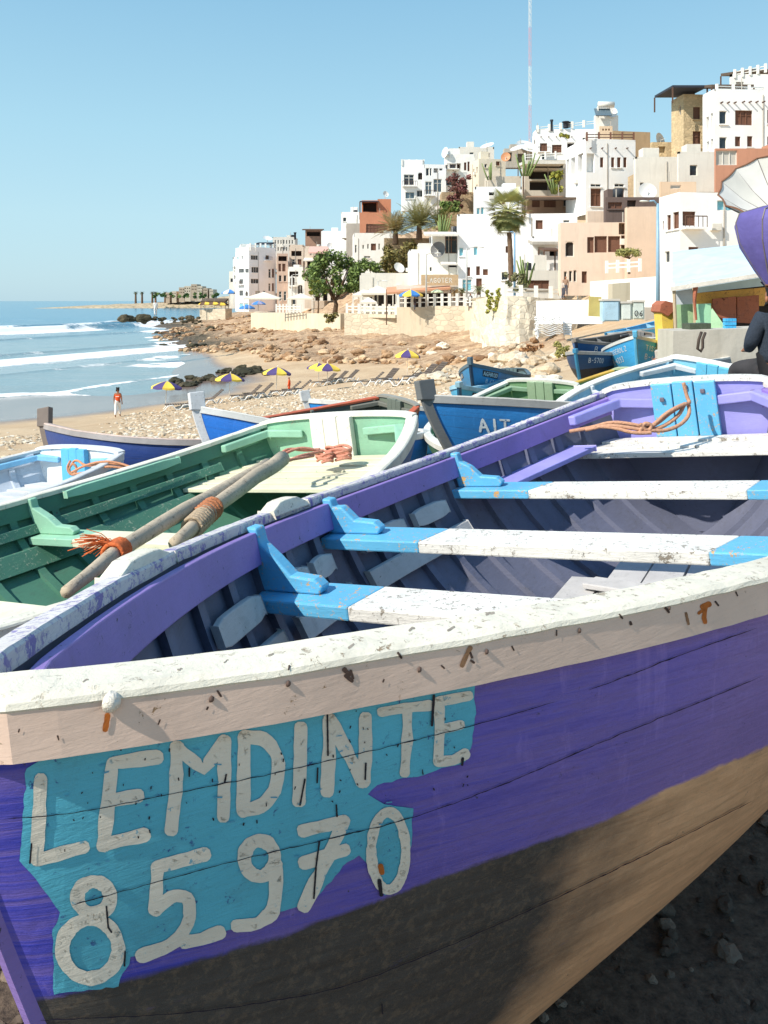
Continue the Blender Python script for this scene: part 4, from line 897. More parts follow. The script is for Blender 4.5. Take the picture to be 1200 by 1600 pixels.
# ---------------------------------------------------------------- ropes and poles
ropem=plain((196,148,118),.85,.2,60,.6); twine=plain((214,110,60),.85,.2,80,.6); drift=paint((190,174,150),.9,(120,104,86),.85,1.6,.8,1)
def rope(name,label,paths,r,mat,cat='rope',center=None):
    c=Vector(center or paths[0][0]); m=MB()
    for p in paths:
        q=[Vector(a) for a in p]
        for _ in range(2):
            s_=[q[0]]
            for a,b in zip(q,q[1:]): s_+=[a.lerp(b,.25),a.lerp(b,.75)]
            q=s_+[q[-1]]
        m.tube([x-c for x in q],r,7)
    o=m.build(name,mat,None,True); o.location=c; return tag(o,label,cat)
def wob(p,s): return [Vector(a)+Vector((rng.normal()*s,rng.normal()*s,abs(rng.normal()*s))) for a in p]
def hp(x,y,z,M=Mh): return M@Vector((x,y,z))
dz_=.93-.30+.012
def coil(M,x,y,z,r,n,sx=1.,sy=.6,lift=.03):
    out=[]
    for i in range(n*10+1):
        a=i/10*2*math.pi; rr=r*(1+.18*math.sin(a*.37+i)); out.append(M@Vector((x+rr*sx*math.cos(a)*.5,y+rr*sy*math.sin(a),z+lift*i/(n*10)+.012*math.sin(a*2.3))))
    return out
def px_(pts,Ys): return [P(a,b,Y) for (a,b),Y in zip(pts,Ys)]
loopp=[(1075,628),(1068,640),(1040,655),(1010,672),(985,668),(1005,664),(1030,655),(1052,640),(1060,630),(1075,628)]
K_=lambda p,Y:px_(p,Y)
rope('rope','tan rope looped over the cyan stern post of the purple boat',[
 K_([(1068,598),(1074,622),(1079,630),(1066,632),(1040,646),(1022,664),(1008,668)],[4.86,4.86,4.84,4.8,4.76,4.74,4.74]),
 K_([(1076,632),(1078,648),(1064,664),(1038,674),(1008,672)],[4.84,4.8,4.74,4.7,4.7]),
 K_([(1070,630),(1062,648),(1042,664),(1020,672),(1004,668)],[4.84,4.8,4.76,4.74,4.72]),
 K_([(1066,634),(1048,644),(1030,660),(1014,668)],[4.83,4.8,4.76,4.72]),
 K_([(1012,668),(985,662),(955,659),(925,668),(890,674)],[4.72,4.75,4.8,4.85,4.9]),
 K_([(1012,674),(985,668),(950,664),(915,672)],[4.7,4.72,4.78,4.85]),
 K_([(1018,676),(990,677),(960,668),(930,666)],[4.68,4.7,4.76,4.82]),
 K_([(1000,662),(1012,676),(1020,664),(1006,660),(1000,676)],[4.7]*5)],.0115,ropem)
rope('rope','pinkish coil of rope lying on the stern bench of the green boat',[
 coil(GM,.42,.28,.93-.27+.05,.1,5,1.2,1.,.09),coil(GM,.5,.2,.93-.27+.05,.07,4,1.2,1.,.07),
 px_([(500,702),(475,704),(450,700),(435,712),(448,722),(468,712),(500,706)],[5.8,5.75,5.7,5.6,5.5,5.6,5.75]),
 px_([(505,706),(470,698),(445,708),(436,720),(455,718),(490,712)],[5.75,5.7,5.65,5.5,5.5,5.7])],.011,plain((206,140,118),.85,.2,60,.6))
rope('rope','coil of tan rope against the blue stern post of the pale blue boat',[
 px_([(108,732),(118,716),(135,730),(160,722),(200,728),(230,738)],[7.9,8,7.8,7.7,7.7,7.7]),
 px_([(112,738),(130,728),(160,720),(190,724),(218,736)],[7.8,7.75,7.7,7.7,7.6]),
 px_([(112,742),(135,738),(165,728),(195,732)],[7.7,7.7,7.6,7.6]),
 px_([(110,720),(104,732),(112,744),(122,734),(114,722),(106,736),(118,742)],[7.9]*7)],.012,plain((206,146,110),.85,.2,60,.6))
def pole(label,pts,rs,knots):
    c=Vector(pts[0]); q=[Vector(p)-c for p in pts]; n=14; cc=[]
    for i in range(n+1):
        f=i/n*(len(q)-1);k=min(int(f),len(q)-2); cc.append(q[k].lerp(q[k+1],f-k)+Vector((noise.noise(Vector((i*.5,1,rs[0]*50)))*.012,0,noise.noise(Vector((i*.5,4,rs[0]*90)))*.012)))
    rr=[rs[0]+(rs[1]-rs[0])*i/n+.004*noise.noise(Vector((i*.8,9,2))) for i in range(n+1)]
    root=empty('wooden_pole',c,0,label,'pole','wooden poles lying across the green boat')
    MB().tube(cc,rr,10).build('shaft',drift,root,True); return root,cc,c
pr1,c1_,o1=pole('long wooden pole bound with frayed orange twine, resting on the purple rail',[P(105,925,2.62),P(205,845,3.2),P(418,727,5.05)],(.022,.044),0)
pr2,c2_,o2=pole('shorter wooden pole with a cloth knot, beside the orange bound pole',[P(275,850,3.35),P(330,795,3.9),P(440,718,5.15)],(.028,.05),0)
def bind(root,a,b,r,mat,n=7,name='binding'):
    m=MB(); d=(b-a)
    for i in range(n):
        p=a+d*i/(n-1); u=d.normalized().cross(Vector((0,0,1))).normalized(); v=u.cross(d.normalized())
        m.tube([p+(u*math.cos(t)+v*math.sin(t))*r+d*.1*math.sin(t)/n for t in np.linspace(0,6.6,13)],.0085,6)
    return m.build(name,mat,root,True)
bd=bind(pr1,c1_[5]*.8+c1_[4]*.2,c1_[6]*.6+c1_[5]*.4,.041,twine,8)
m=MB(); e_=c1_[5]+Vector((0,0,.03))
for i in range(46):
    a=rng.random()*1.6+2.3; l_=.06+.1*rng.random(); p1=e_+Vector((rng.normal()*.008,rng.normal()*.008,0)); d=Vector((math.cos(a)*l_,-.2*l_*rng.random(),math.sin(a)*l_*.6*rng.random()+.01))
    m.tube([p1,p1+d*.5+Vector((0,0,.012)),p1+d+Vector((0,0,-.012*rng.random()))],.0016,4)
m.build('frayed_ends',twine,pr1)
bind(pr2,c2_[3],c2_[6],.046,plain((178,158,132),.9,.2,60,.6),9,'cloth_knot'); bind(pr2,c2_[5],c2_[7],.05,plain((184,120,84),.9,.2,60,.6),5,'cord')
# ================================================================ people
def figure(label,loc,rz,J,skin,parts,scale=1.):
    """one skinned body; J: name -> (xyz, radius, parent). parts: clothing chains (name, [(joint,radius)...] lists, material)"""
    root=empty('person',loc,rz,label,'person'); root.scale=(scale,)*3
    def skinned(name,verts,edges,rad,mat,sub=2,rootv=0):
        me=bpy.data.meshes.new(name); me.from_pydata([tuple(v) for v in verts],edges,[]); o=bpy.data.objects.new(name,me); COL.objects.link(o); o.parent=root; me.materials.append(mat)
        mo=o.modifiers.new('skin','SKIN'); mo.use_smooth_shade=True; sv=me.skin_vertices[0].data if me.skin_vertices else None
        if sv is None:
            bm=bmesh.new(); bm.from_mesh(me); bm.verts.layers.skin.verify(); bm.to_mesh(me); bm.free(); sv=me.skin_vertices[0].data
        for i,r in enumerate(rad): sv[i].radius=(r,r) if not isinstance(r,tuple) else r
        sv[rootv].use_root=True
        ss=o.modifiers.new('sub','SUBSURF'); ss.levels=sub; ss.render_levels=sub; return o
    ks=list(J); idx={k:i for i,k in enumerate(ks)}
    skinned('body',[J[k][0] for k in ks],[(idx[k],idx[J[k][2]]) for k in ks if J[k][2]],[J[k][1] for k in ks],skin)
    for name,chain,edges,mat in parts: skinned(name,[c[0] for c in chain],edges,[c[1] for c in chain],mat)
    return root,skinned
SK=plain((150,100,72),.55,.08,10,.1)
def stand(step=.18,lean=0,arm=.12):
    J={'pelvis':((0,0,.95),.13,None),'waist':((0,0,1.08),.12,'pelvis'),'chest':((0,.01,1.3),(.17,.12),'waist'),'neck0':((0,0,1.47),.07,'chest'),'neck':((0,.01,1.52),.052,'neck0'),'head0':((0,.02,1.6),.085,'neck'),'head':((0,.02,1.68),.1,'head0'),'crown':((0,.01,1.745),.07,'head'),'nose':((0,.12,1.645),.012,'head0')}
    for s,n in ((1,'r'),(-1,'l')):
        f=s*step
        J['sho'+n]=((s*.17,0,1.42),.062,'chest'); J['elb'+n]=((s*.23,-f*arm*3,1.13),.042,'sho'+n); J['wri'+n]=((s*.24,-f*arm*3+.1,.9),.028,'elb'+n); J['pal'+n]=((s*.24,-f*arm*3+.13,.83),.035,'wri'+n)
        for q,(dx,dy,dz) in enumerate(((-.02,.035,-.075),(-.007,.03,-.088),(.007,.026,-.085),(.02,.02,-.07))):
            J['f%d'%q+n]=((s*.24+dx,-f*arm*3+.13+dy,.83+dz),.009,'pal'+n)
        J['th'+n]=((s*.21,-f*arm*3+.17,.81),.01,'pal'+n)
        J['hip'+n]=((s*.09,0,.9),.1,'pelvis'); J['kne'+n]=((s*.1,f*.6+.03,.5),.062,'hip'+n); J['ank'+n]=((s*.1,f*1.2-.04,.09),.042,'kne'+n); J['toe'+n]=((s*.11,f*1.2+.12,.035),.032,'ank'+n)
    return J
def clothes(J,top,bottom,sleeve=True):
    out=[]
    p=lambda k:J[k][0]
    if top:
        ch=[(p('pelvis'),.15),(p('waist'),.145),(p('chest'),(.195,.145)),((0,0,1.45),.09)]; ed=[(0,1),(1,2),(2,3)]
        for n in 'rl':
            i=len(ch); ch+=[(p('sho'+n),.08),(p('elb'+n),.056)]; ed+=[(2,i),(i,i+1)]
            if sleeve: ch.append((p('wri'+n),.042)); ed.append((i+1,i+2))
        out.append(('shirt',ch,ed,top))
    if bottom:
        ch=[(p('waist'),.14),(p('pelvis'),.15)];ed=[(0,1)]
        for n in 'rl':
            i=len(ch); ch+=[(p('hip'+n),.115),(p('kne'+n),.082),(tuple(Vector(p('ank'+n))+Vector((0,0,.04))),.062)]; ed+=[(1,i),(i,i+1),(i+1,i+2)]
        out.append(('trousers',ch,ed,bottom))
    return out
J=stand(.16); h=PZ(184,651,1.0); 
tr_=plain((232,228,222),.8); org=plain((226,86,36),.7)
w1,sk1=figure('person walking along the sand in an orange vest and white trousers',(h.x,h.y,gz(h.x,h.y)-.01),R(8),J,SK,clothes(J,None,tr_))
ch=[((0,0,.93),.158),((0,0,1.1),.15),((0,.01,1.3),(.2,.15)),((.0,0,1.46),.085),((.15,0,1.43),.075),((-.15,0,1.43),.075)]
sk1('vest',[c[0] for c in ch],[(0,1),(1,2),(2,3),(2,4),(2,5)],[c[1] for c in ch],org)
hair=plain((28,24,24),.7,.3,60,.5); sk1('hair',[(0,-.01,1.69),(0,.0,1.74),(0,-.04,1.64)],[(0,1),(0,2)],[.1,.07,.085],hair)
MB().box((-.1,-.168,1.24),(.1,-.162,1.275)).build('white_print',plain((240,236,230),.7),w1)
# man in the dark sweater at the right edge, back to the camera, sitting on the boats' edge
J=stand(.05); J['pelvis']=((0,-.02,.60),.15,None);
for k,(a,r,pn) in list(J.items()):
    if k in('pelvis',): continue
    z=a[2]
    if k[:3] in('kne','ank','toe','hip'):
        s=1 if k[-1]=='r' else -1
        a={'hip':(s*.1,.05,.58),'kne':(s*.16,.48,.55),'ank':(s*.15,.5,.12),'toe':(s*.16,.66,.05)}[k[:3]]
    elif k[:3] in('elb','wri','pal','thr','thl') or k[0]=='f':
        s=1 if k[-1]=='r' else -1; off=Vector(a)-Vector(J['elb'+k[-1]][0]) if k[:3]!='elb' else Vector()
        base=Vector((s*.245,.04,.84)); wr=Vector((s*.14,.27,.76))
        a=base if k[:3]=='elb' else (wr if k[:3]=='wri' else wr+Vector((-s*.03,.07,-.01))+ (Vector((0,.05,.0)) if k[:3]!='pal' else Vector())+ (Vector(((ord(k[1])-49)*.018,.03,-.02)) if k[0]=='f' else Vector()))
    else: a=(a[0],a[1]+.0,z-.35)
    J[k]=(tuple(a),r,pn)
M2=P(1214,437,7.9); gzz=M2.z-1.46
swm=plain((50,58,70),.95,.2,50,.6); swm_t=plain((60,58,60),.9)
man,sk2=figure('person with short dark hair in a dark grey sweater sitting with back to the camera',(M2.x,M2.y,gzz),R(6),J,SK,[])
def E_(J):
    p=lambda k:J[k][0]
    ch=[(p('pelvis'),(.19,.16)),(p('waist'),(.19,.155)),(p('chest'),(.235,.165)),((0,0,1.09),.11)]; ed=[(0,1),(1,2),(2,3)]
    for n in 'rl':
        i=len(ch); ch+=[(p('sho'+n),.1),(p('elb'+n),.075),(p('wri'+n),.05)]; ed+=[(2,i),(i,i+1),(i+1,i+2)]
    return ch,ed
ch,ed=E_(J); sk2('sweater',[c[0] for c in ch],ed,[c[1] for c in ch],swm)
ch=[(J['pelvis'][0],.165),(J['hipr'][0],.12),(J['kner'][0],.085),(J['ankr'][0],.07),(J['hipl'][0],.12),(J['knel'][0],.085),(J['ankl'][0],.07)]
sk2('trousers',[c[0] for c in ch],[(0,1),(1,2),(2,3),(0,4),(4,5),(5,6)],[c[1] for c in ch],swm_t)
sk2('hair',[(0,-.02,1.345),(0,-.01,1.415),(0,-.05,1.27),(0,.045,1.41)],[(0,1),(0,2),(1,3)],[(.112,.112),(.085,.095),.078,.05],hair)
for s in (-1,1): MB().lathe([(0,-.033),(.014,-.028),(.022,0),(.016,.028),(0,.034)],8,c=(s*.102,.0,1.265)).build('ear',SK,man,True)
# a box he sits on
cr=empty('crate',(man.location.x,man.location.y-.05,gzz),R(28),'wooden crate the person in the dark sweater sits on','crate')
m=MB()
for zz in (.02,.16,.3):
    m.box((-.24,-.2,zz),(.24,-.185,zz+.11));m.box((-.24,.185,zz),(.24,.2,zz+.11));m.box((-.24,-.185,zz),(-.225,.185,zz+.11));m.box((.225,-.185,zz),(.24,.185,zz+.11))
m.build('side_slats',wood(),cr); MB().box((-.25,-.21,.42),(.25,.21,.45)).build('lid',wood(),cr)
# person in orange by the loungers, and one far out on the rocks
J=stand(.1); hq=hyp(452,608); w3,s3=figure('person in orange bending by the sun loungers under the third umbrella',(hq.x,hq.y,hq.z-.45),R(90),J,SK,clothes(J,org,org),.8)
J=stand(.1); hq=hyp(243,497); figure('distant person in white standing out on the rocky point',(hq.x,hq.y,hq.z+.3),R(20),J,SK,clothes(J,tr_,tr_),1.1)
# ================================================================ beach umbrellas
yel=plain((240,206,84),.7,.08); pur=plain((84,70,120),.7,.08); wht=plain((238,236,230),.6,.05)
def umbrella(label,loc,r=1.05,h=2.1,ca=yel,cb=pur,n=8,tilt=(0,0),group=None,drop=.42,rot=0,cat='beach umbrella',spread=1):
    root=empty('beach_umbrella',loc,rot,label,cat,group); root.rotation_euler=(tilt[0],tilt[1],rot)
    MB().tube([(0,0,-.1),(0,0,h+.08)],.022,8).build('pole',wht,root,True)
    m=MB(); seg=4
    for k in range(n):
        a0=2*math.pi*k/n;a1=2*math.pi*(k+1)/n
        vs=[]
        for i in range(7):
            f=i/6
            for j in range(seg+1):
                t=j/seg; a=a0+(a1-a0)*t; sag=.05*math.sin(math.pi*t)*f
                rr=r*f*(1-.05*math.sin(math.pi*t)*f); vs.append((rr*math.cos(a),rr*math.sin(a),h-drop*f**1.6-sag+.0))
        m.add(vs,[(i*(seg+1)+j,(i+1)*(seg+1)+j,(i+1)*(seg+1)+j+1,i*(seg+1)+j+1) for i in range(6) for j in range(seg)],k%2)
        # valance
        vs=[]
        for j in range(seg+1):
            t=j/seg;a=a0+(a1-a0)*t;sag=.05*math.sin(math.pi*t);rr=r*(1-.05*math.sin(math.pi*t)); vs+=[(rr*math.cos(a),rr*math.sin(a),h-drop-sag),(rr*1.01*math.cos(a),rr*1.01*math.sin(a),h-drop-sag-.13)]
        m.add(vs,[(j*2,j*2+1,j*2+3,j*2+2) for j in range(seg)],k%2)
    m.build('canopy',[ca,cb],root,False)
    for k in range(n):
        a=2*math.pi*k/n; MB().tube([(r*f*math.cos(a),r*f*math.sin(a),h-drop*f**1.6-.012) for f in (0,.35,.7,.99)],.008,5).build('rib',plain((90,90,95),.5),root)
    MB().lathe([(0,h+.14),(.02,h+.1),(.03,h+.02),(0,h)],8).build('finial',wht,root,True)
    return root
ug='purple and yellow beach umbrellas along the sand'
U=[(258,642,640,0,'leftmost purple and yellow beach umbrella, at the edge of the wet sand'),(358,626,627,.3,'purple and yellow beach umbrella second from the left, above two loungers'),(431,618,618,.1,'purple and yellow beach umbrella third from the left, over the person in orange'),(511,614,610,.45,'purple and yellow umbrella in front of another, fourth from the left'),(636,592,590,.2,'purple and yellow beach umbrella nearest the stone buttress, far right of its row'),(498,596,597,.7,'purple and yellow umbrella half hidden behind the fourth one')]
top_=[594,582,572,566,545,566]; us_=[]
for i,((px,py,_,ro,lab),tp) in enumerate(zip(U,top_)):
    Y={0:52,1:55,2:57,3:58,4:62,5:66}[i]; x=(px-600)/F*Y; z0=gz(x,Y); z1=EYE-(tp-470)/F*Y
    if i==0: um=umbrella(lab,(x,Y,z0),1.0,2.0,group=ug,rot=ro,tilt=(R(-4),R(3))); o=um
    else: o=dup(um,(x,Y,z0),ro,lab)
    k=(z1-z0)/2.08; o.scale=(1,1,k) if i else (1,1,k); us_.append((x,Y,z0))
# the two big parasols over the seated person
def fold_(label,name,apex,axis,prof,n,mats,roll=0,pole=.2):
    root=empty(name,(0,0,0),0,label,'parasol'); q=Vector(axis).normalized().to_track_quat('Z','Y').to_matrix().to_4x4(); root.matrix_world=Matrix.Translation(apex)@q@Matrix.Rotation(R(roll),4,'Z')
    m=MB(); sg=6; N_=n*sg; vs=[]
    for k,(r,z) in enumerate(prof):
        for i in range(N_):
            a=2*math.pi*i/N_; t=(i%sg)/sg; pl=1-.05*math.sin(math.pi*t)*(k/len(prof)); zz=z; vs.append((r*pl*math.cos(a),r*pl*math.sin(a),zz+.01*noise.noise(Vector((a*3,k,1)))))
    m.add(vs,[(k*N_+i,k*N_+(i+1)%N_,(k+1)*N_+(i+1)%N_,(k+1)*N_+i) for k in range(len(prof)-1) for i in range(N_)]); m.m=[((j%N_)//sg)%len(mats) for j in range(len(m.f))]
    m.build('canopy',mats,root,True)
    for i in range(n):
        a=2*math.pi*i/n; MB().tube([(r*1.004*math.cos(a),r*1.004*math.sin(a),z+.004) for r,z in prof],.006,5).build('rib',plain((120,112,108),.5),root)
    r,z=prof[-1]; 
    MB().tube([(r*math.cos(a)*(1-.05*abs(math.sin(a*n/2))),r*math.sin(a)*(1-.05*abs(math.sin(a*n/2))),z) for a in np.linspace(0,2*math.pi,n*6+1)],.008,5).build('rim',plain((120,84,62),.6),root)
    MB().tube([(0,0,.06),(0,0,-pole)],.015,8).build('pole',wht,root,True); return root
wp=plain((198,196,188),.75,.08,5,.2); wp2=plain((206,204,198),.75,.08,5,.2)
fold_('large white ribbed parasol tipped on its side at the top right corner','parasol',P(1226,342,7.4),(.42,.5,-.78),[(.0,0),(.16,-.08),(.34,-.22),(.5,-.42)],14,[wp,wp2],8,.3)
lil=plain((102,94,158),.7,.14,6,.6); lil2=plain((96,88,150),.7,.14,6,.6)
fold_('lilac blue parasol hanging half folded above the person at the right edge','parasol',P(1232,318,6.9),(.22,.1,1),[(0,0),(.2,-.07),(.385,-.17),(.4,-.26),(.34,-.42),(.2,-.6),(.07,-.74)],8,[lil,lil2],15,.72)
# ================================================================ loungers
def lounger():
    root=empty('sun_lounger',(0,0,0),0,'x','sun lounger','sun loungers under the umbrellas')
    pw=plain((240,240,236),.4,.03); dkf=plain((92,82,74),.85,.2)
    for s in (-1,1):
        m=MB(); pts=[(-.95,s*.3,.02),(-.75,s*.3,.26),(-.5,s*.3,.3),(-.3,s*.3,.04),(-.1,s*.3,.04),(.1,s*.3,.28),(.35,s*.3,.3),(.6,s*.3,.04),(.75,s*.3,.04),(.95,s*.3,.3)]
        m.tube(pts,.035,6); m.build('side_frame',pw,root,True)
    m=MB()
    for i in range(9): m.box((-.9+i*.14,-.3,.3),(-.8+i*.14,.3,.33))
    m.build('seat',dkf,root)
    m=MB(); 
    for i in range(6):
        a=.36+i*.12; m.obox((a*1.0,0,.33+(a-.36)*.85),(.05,0,.042),(0,.3,0),(-.01,0,.012))
    m.build('backrest',dkf,root)
    return root
L0=lounger(); first=True
LP=[(283,640,20,'sun lounger with dark mesh under the leftmost umbrella'),(322,632,25,'sun lounger half hidden by the white stem post'),(383,625,25,'front lounger with raised back under the second umbrella'),(402,622,25,'rear lounger with raised back under the second umbrella'),(445,618,15,'sun lounger beside the person in orange'),(462,615,15,'sun lounger at the right of the person in orange'),(505,603,30,'lounger directly behind the fourth umbrella pole'),(523,599,30,'lounger with steep back right of the fourth umbrella pole'),(540,598,30,'lounger at the right end of the trio behind the fourth umbrella'),(575,603,10,'low lounger between the fourth and the rightmost umbrella'),(600,600,40,'lounger at the left side of the rightmost umbrella pole'),(625,602,-10,'lounger at the foot of the rightmost umbrella'),(655,598,30,'lounger on the right of the rightmost umbrella'),(672,592,30,'last lounger, next to the blue bowed boats')]
for px,py,a,lab in LP:
    q=hyp(px,py); 
    if first: o=L0; o.location=q; o.rotation_euler=(0,0,R(a)); o['label']=lab; first=False
    else: o=dup(L0,q,R(a),lab)
    o.scale=(1.1,1.1,1.1)
# stack of white plastic loungers by the low wall
def stacked():
    root=empty('stacked_lounger',(0,0,0),0,'x','sun lounger','white plastic loungers stacked by the low wall'); pw=plain((236,238,238),.4,.04); n=26; m=MB();vs=[]
    for i in range(n):
        t=i/(n-1); x=-1+2*t; z=.12*math.sin(t*9.4)+ .05*math.sin(t*4)
        for y,dz in ((-.32,0),(.32,0),(.32,.05),(-.32,.05)): vs.append((x,y,z+dz))
    m.add(vs,[(k*4+i,(k+1)*4+i,(k+1)*4+(i+1)%4,k*4+(i+1)%4) for k in range(n-1) for i in range(4)]+[(3,2,1,0),(100,101,102,103)]); m.build('shell',pw,root)
    for s in (-1,1): MB().box((-.9,s*.3-.03,-.32),(-.82,s*.3+.03,.05)).build('leg',pw,root)
    return root
s0=stacked(); q=hyp(857,541); first=True
for k in range(9):
    lab=['lowest','second lowest','third from the bottom','fourth from the bottom','middle','fourth from the top','third from the top','second from the top','topmost'][k]+' white plastic lounger in the stack by the low white wall'
    loc=(q.x+.05*math.sin(k*2.3),q.y+.04*math.cos(k*1.7),q.z+.36+k*.145)
    if first: s0.location=loc; s0.rotation_euler=(0,0,R(-4)); s0['label']=lab; first=False; o=s0
    else: o=dup(s0,loc,R(-4+3*math.sin(k)),lab)
    o.scale=(.93,.93,.93)
s1=None
for k in range(6):
    o=dup(s0,(q.x+1.5+.05*math.sin(k*2.1),q.y+.9,q.z+.35+k*.16),R(80),['bottom','second','third','fourth','fifth','top'][k]+' lounger of the end on stack behind the white lounger stack'); o['group']='loungers stacked end on behind'; o.scale=(.8,.8,.9)
    for ch_ in o.children: 
        if k==0: s1=ch_
# ================================================================ things at the right: shed, block, panels
def slab(name,label,cat,quad,thick,mat,group=None,parent=None):
    """board seen as a quad: four points, given thickness away from the viewer"""
    q=[Vector(p) for p in quad]; n=(q[1]-q[0]).cross(q[3]-q[0]).normalized()
    if n.y<0: n=-n
    c=q[0]; o=MB().prism([p-c for p in q],n*thick).build(name,mat,parent); 
    if parent is None: o.location=c; tag(o,label,cat,group)
    else: o.location=c
    return o
def Q(x0,y0,x1,y1,Y,Y2=None,dy=0):
    Y2=Y2 or Y; return [P(x0,y1,Y),P(x1,y1+dy,Y2),P(x1,y0+dy,Y2),P(x0,y0,Y)]
conc=plaster((196,188,174),.5); q=[P(1052,562,12.4),P(1160,556,12.0),P(1160,513,12.0),P(1052,517,12.4)]
cb=slab('concrete_block','rough grey concrete block with a rusty hook in front of the shed','block',[P(1050,640,12.4),P(1330,640,12.2),P(1330,508,12.2),P(1052,517,12.4)],.9,conc)
rusty=paint((206,140,78),1.0,(120,62,36),.8,1,.9,1); rred=paint((172,104,78),1.0,(110,60,44),.85,1,.9,1); orng=paint((232,178,92),.9,(150,84,50),.75,1,.6,1)
pgrn=paint((172,206,158),.6,(150,120,80),.75,1,.5,.8); pblu=paint((190,214,226),.5,(170,150,130),.8,1,.3,.7)
shed=empty('shed',P(1120,560,15.5),0,'beach shed with pale blue canvas roof, orange and rusty red metal panels','shed'); sc=shed.location
def sp(name,quad,th,mat): 
    q_=[Vector(p)-sc for p in quad]; n=(q_[1]-q_[0]).cross(q_[3]-q_[0]).normalized(); n=n if n.y>0 else -n
    return MB().prism(q_,n*th).build(name,mat,shed)
sp('canvas_roof',[P(1050,452,15.6),P(1260,418,14.6),P(1260,372,18.5),P(1050,393,19.5)],.05,plain((186,206,218),.85,.12,3,.4))
sp('eaves_beam',[P(1048,455,15.4),P(1260,421,14.4),P(1260,415,14.4),P(1048,448,15.4)],.12,wood((206,200,190)))
sp('wall_panel',[P(1054,476,15.9),P(1086,476,15.9),P(1086,436,15.9),P(1054,440,15.9)],.06,plain((206,212,222),.8,.1,6,.2))
sp('upper_panel',[P(1086,478,15.9),P(1260,478,15.9),P(1260,444,15.9),P(1086,458,15.9)],.06,orng)
sp('valance_panel',[P(1086,458,15.85),P(1260,440,15.85),P(1260,425,15.8),P(1086,446,15.8)],.05,plain((190,216,228),.85,.1,3,.4))
sp('orange_panel',[P(1086,520,15.95),P(1116,520,15.95),P(1116,474,15.95),P(1086,474,15.95)],.06,orng)
sp('red_door',[P(1114,500,15.7),P(1150,504,15.7),P(1150,463,15.7),P(1114,467,15.7)],.05,rred)
sp('red_door',[P(1152,504,15.75),P(1186,506,15.75),P(1186,461,15.75),P(1152,464,15.75)],.05,rred)
sp('back_wall',[P(1054,545,17.2),P(1280,545,17.2),P(1280,430,17.2),P(1054,430,17.2)],.08,plain((50,46,46),.9))
sp('green_panel',[P(1059,521,15.6),P(1088,521,15.6),P(1088,475,15.6),P(1057,476,15.6)],.05,pgrn)
sp('green_door',[P(1088,508,15.4),P(1111,506,15.4),P(1111,474,15.4),P(1088,475,15.4)],.05,paint((168,222,180),.4,(150,120,80),.7,1,.3,.8))
for px,a,b in ((1056,452,522),(1087,442,520)):
    q0=P(px,b,15.45)-sc;q1=P(px-3,a,15.45)-sc; MB().tube([q0,q1],.035,8).build('post',wood((190,170,140)),shed)
m=MB(); m.tube([P(1087,444,15.3)-sc,P(1085,470,15.3)-sc,P(1088,500,15.3)-sc],[.05,.03,.02],6); m.build('rust_streaked_post',rred,shed)
tg=slab('metal_trough','dark green metal trough on the concrete block','trough',[P(1079,519,12.6),P(1111,518,12.6),P(1111,505,12.6),P(1078,506,12.6)],.35,plain((74,82,66),.6,.3,20,.3))
bb=empty('water_pack',P(1142,514,12.6),0,'shrink wrapped blue pack of bottles in front of the dark shed opening','pack'); m=MB()
for i in range(3):
    for j in range(3): m.box((-.085+j*.058,0,.0+i*.058),(-.03+j*.058,.1,.05+i*.058))
m.build('bottles',plain((70,170,220),.3,.2,30,.2),bb)
slab('leaning_board','pale green triangular board leaning by the shed opening','board',[P(1111,514,12.9),P(1136,514,12.9),P(1113,482,13.2),P(1112,482,13.2)],.03,pgrn)
m=MB(); h0=P(1094,521,11.95); m.tube([Vector(p)-h0 for p in (P(1096,519,11.9),P(1092,530,11.85),P(1090,545,11.85),P(1095,549,11.85),P(1098,543,11.85),P(1098,530,11.85),P(1102,520,11.9))],.022,8); o=m.build('hook',plain((84,72,64),.8,.3,30,.5,.3),None,True); o.location=h0; tag(o,'rusty iron hook hanging on the face of the concrete block','hook')
yp=empty('yellow_post',P(1044,546,17.4),0,'leaning yellow painted block with a rusty broken cap beside the shed','post'); yc=yp.location
MB().prism([P(1038,550,17.4)-yc,P(1057,548,17.4)-yc,P(1056,480,17.4)-yc,P(1033,478,17.4)-yc],(0,.5,0)).build('body',paint((240,206,90),.8,(190,150,110),.8,1,.5,1),yp)
MB().prism([P(1031,487,17.35)-yc,P(1044,494,17.35)-yc,P(1057,482,17.35)-yc,P(1056,474,17.35)-yc,P(1040,470,17.35)-yc,P(1033,476,17.35)-yc],(0,.6,0)).build('cap',rred,yp)
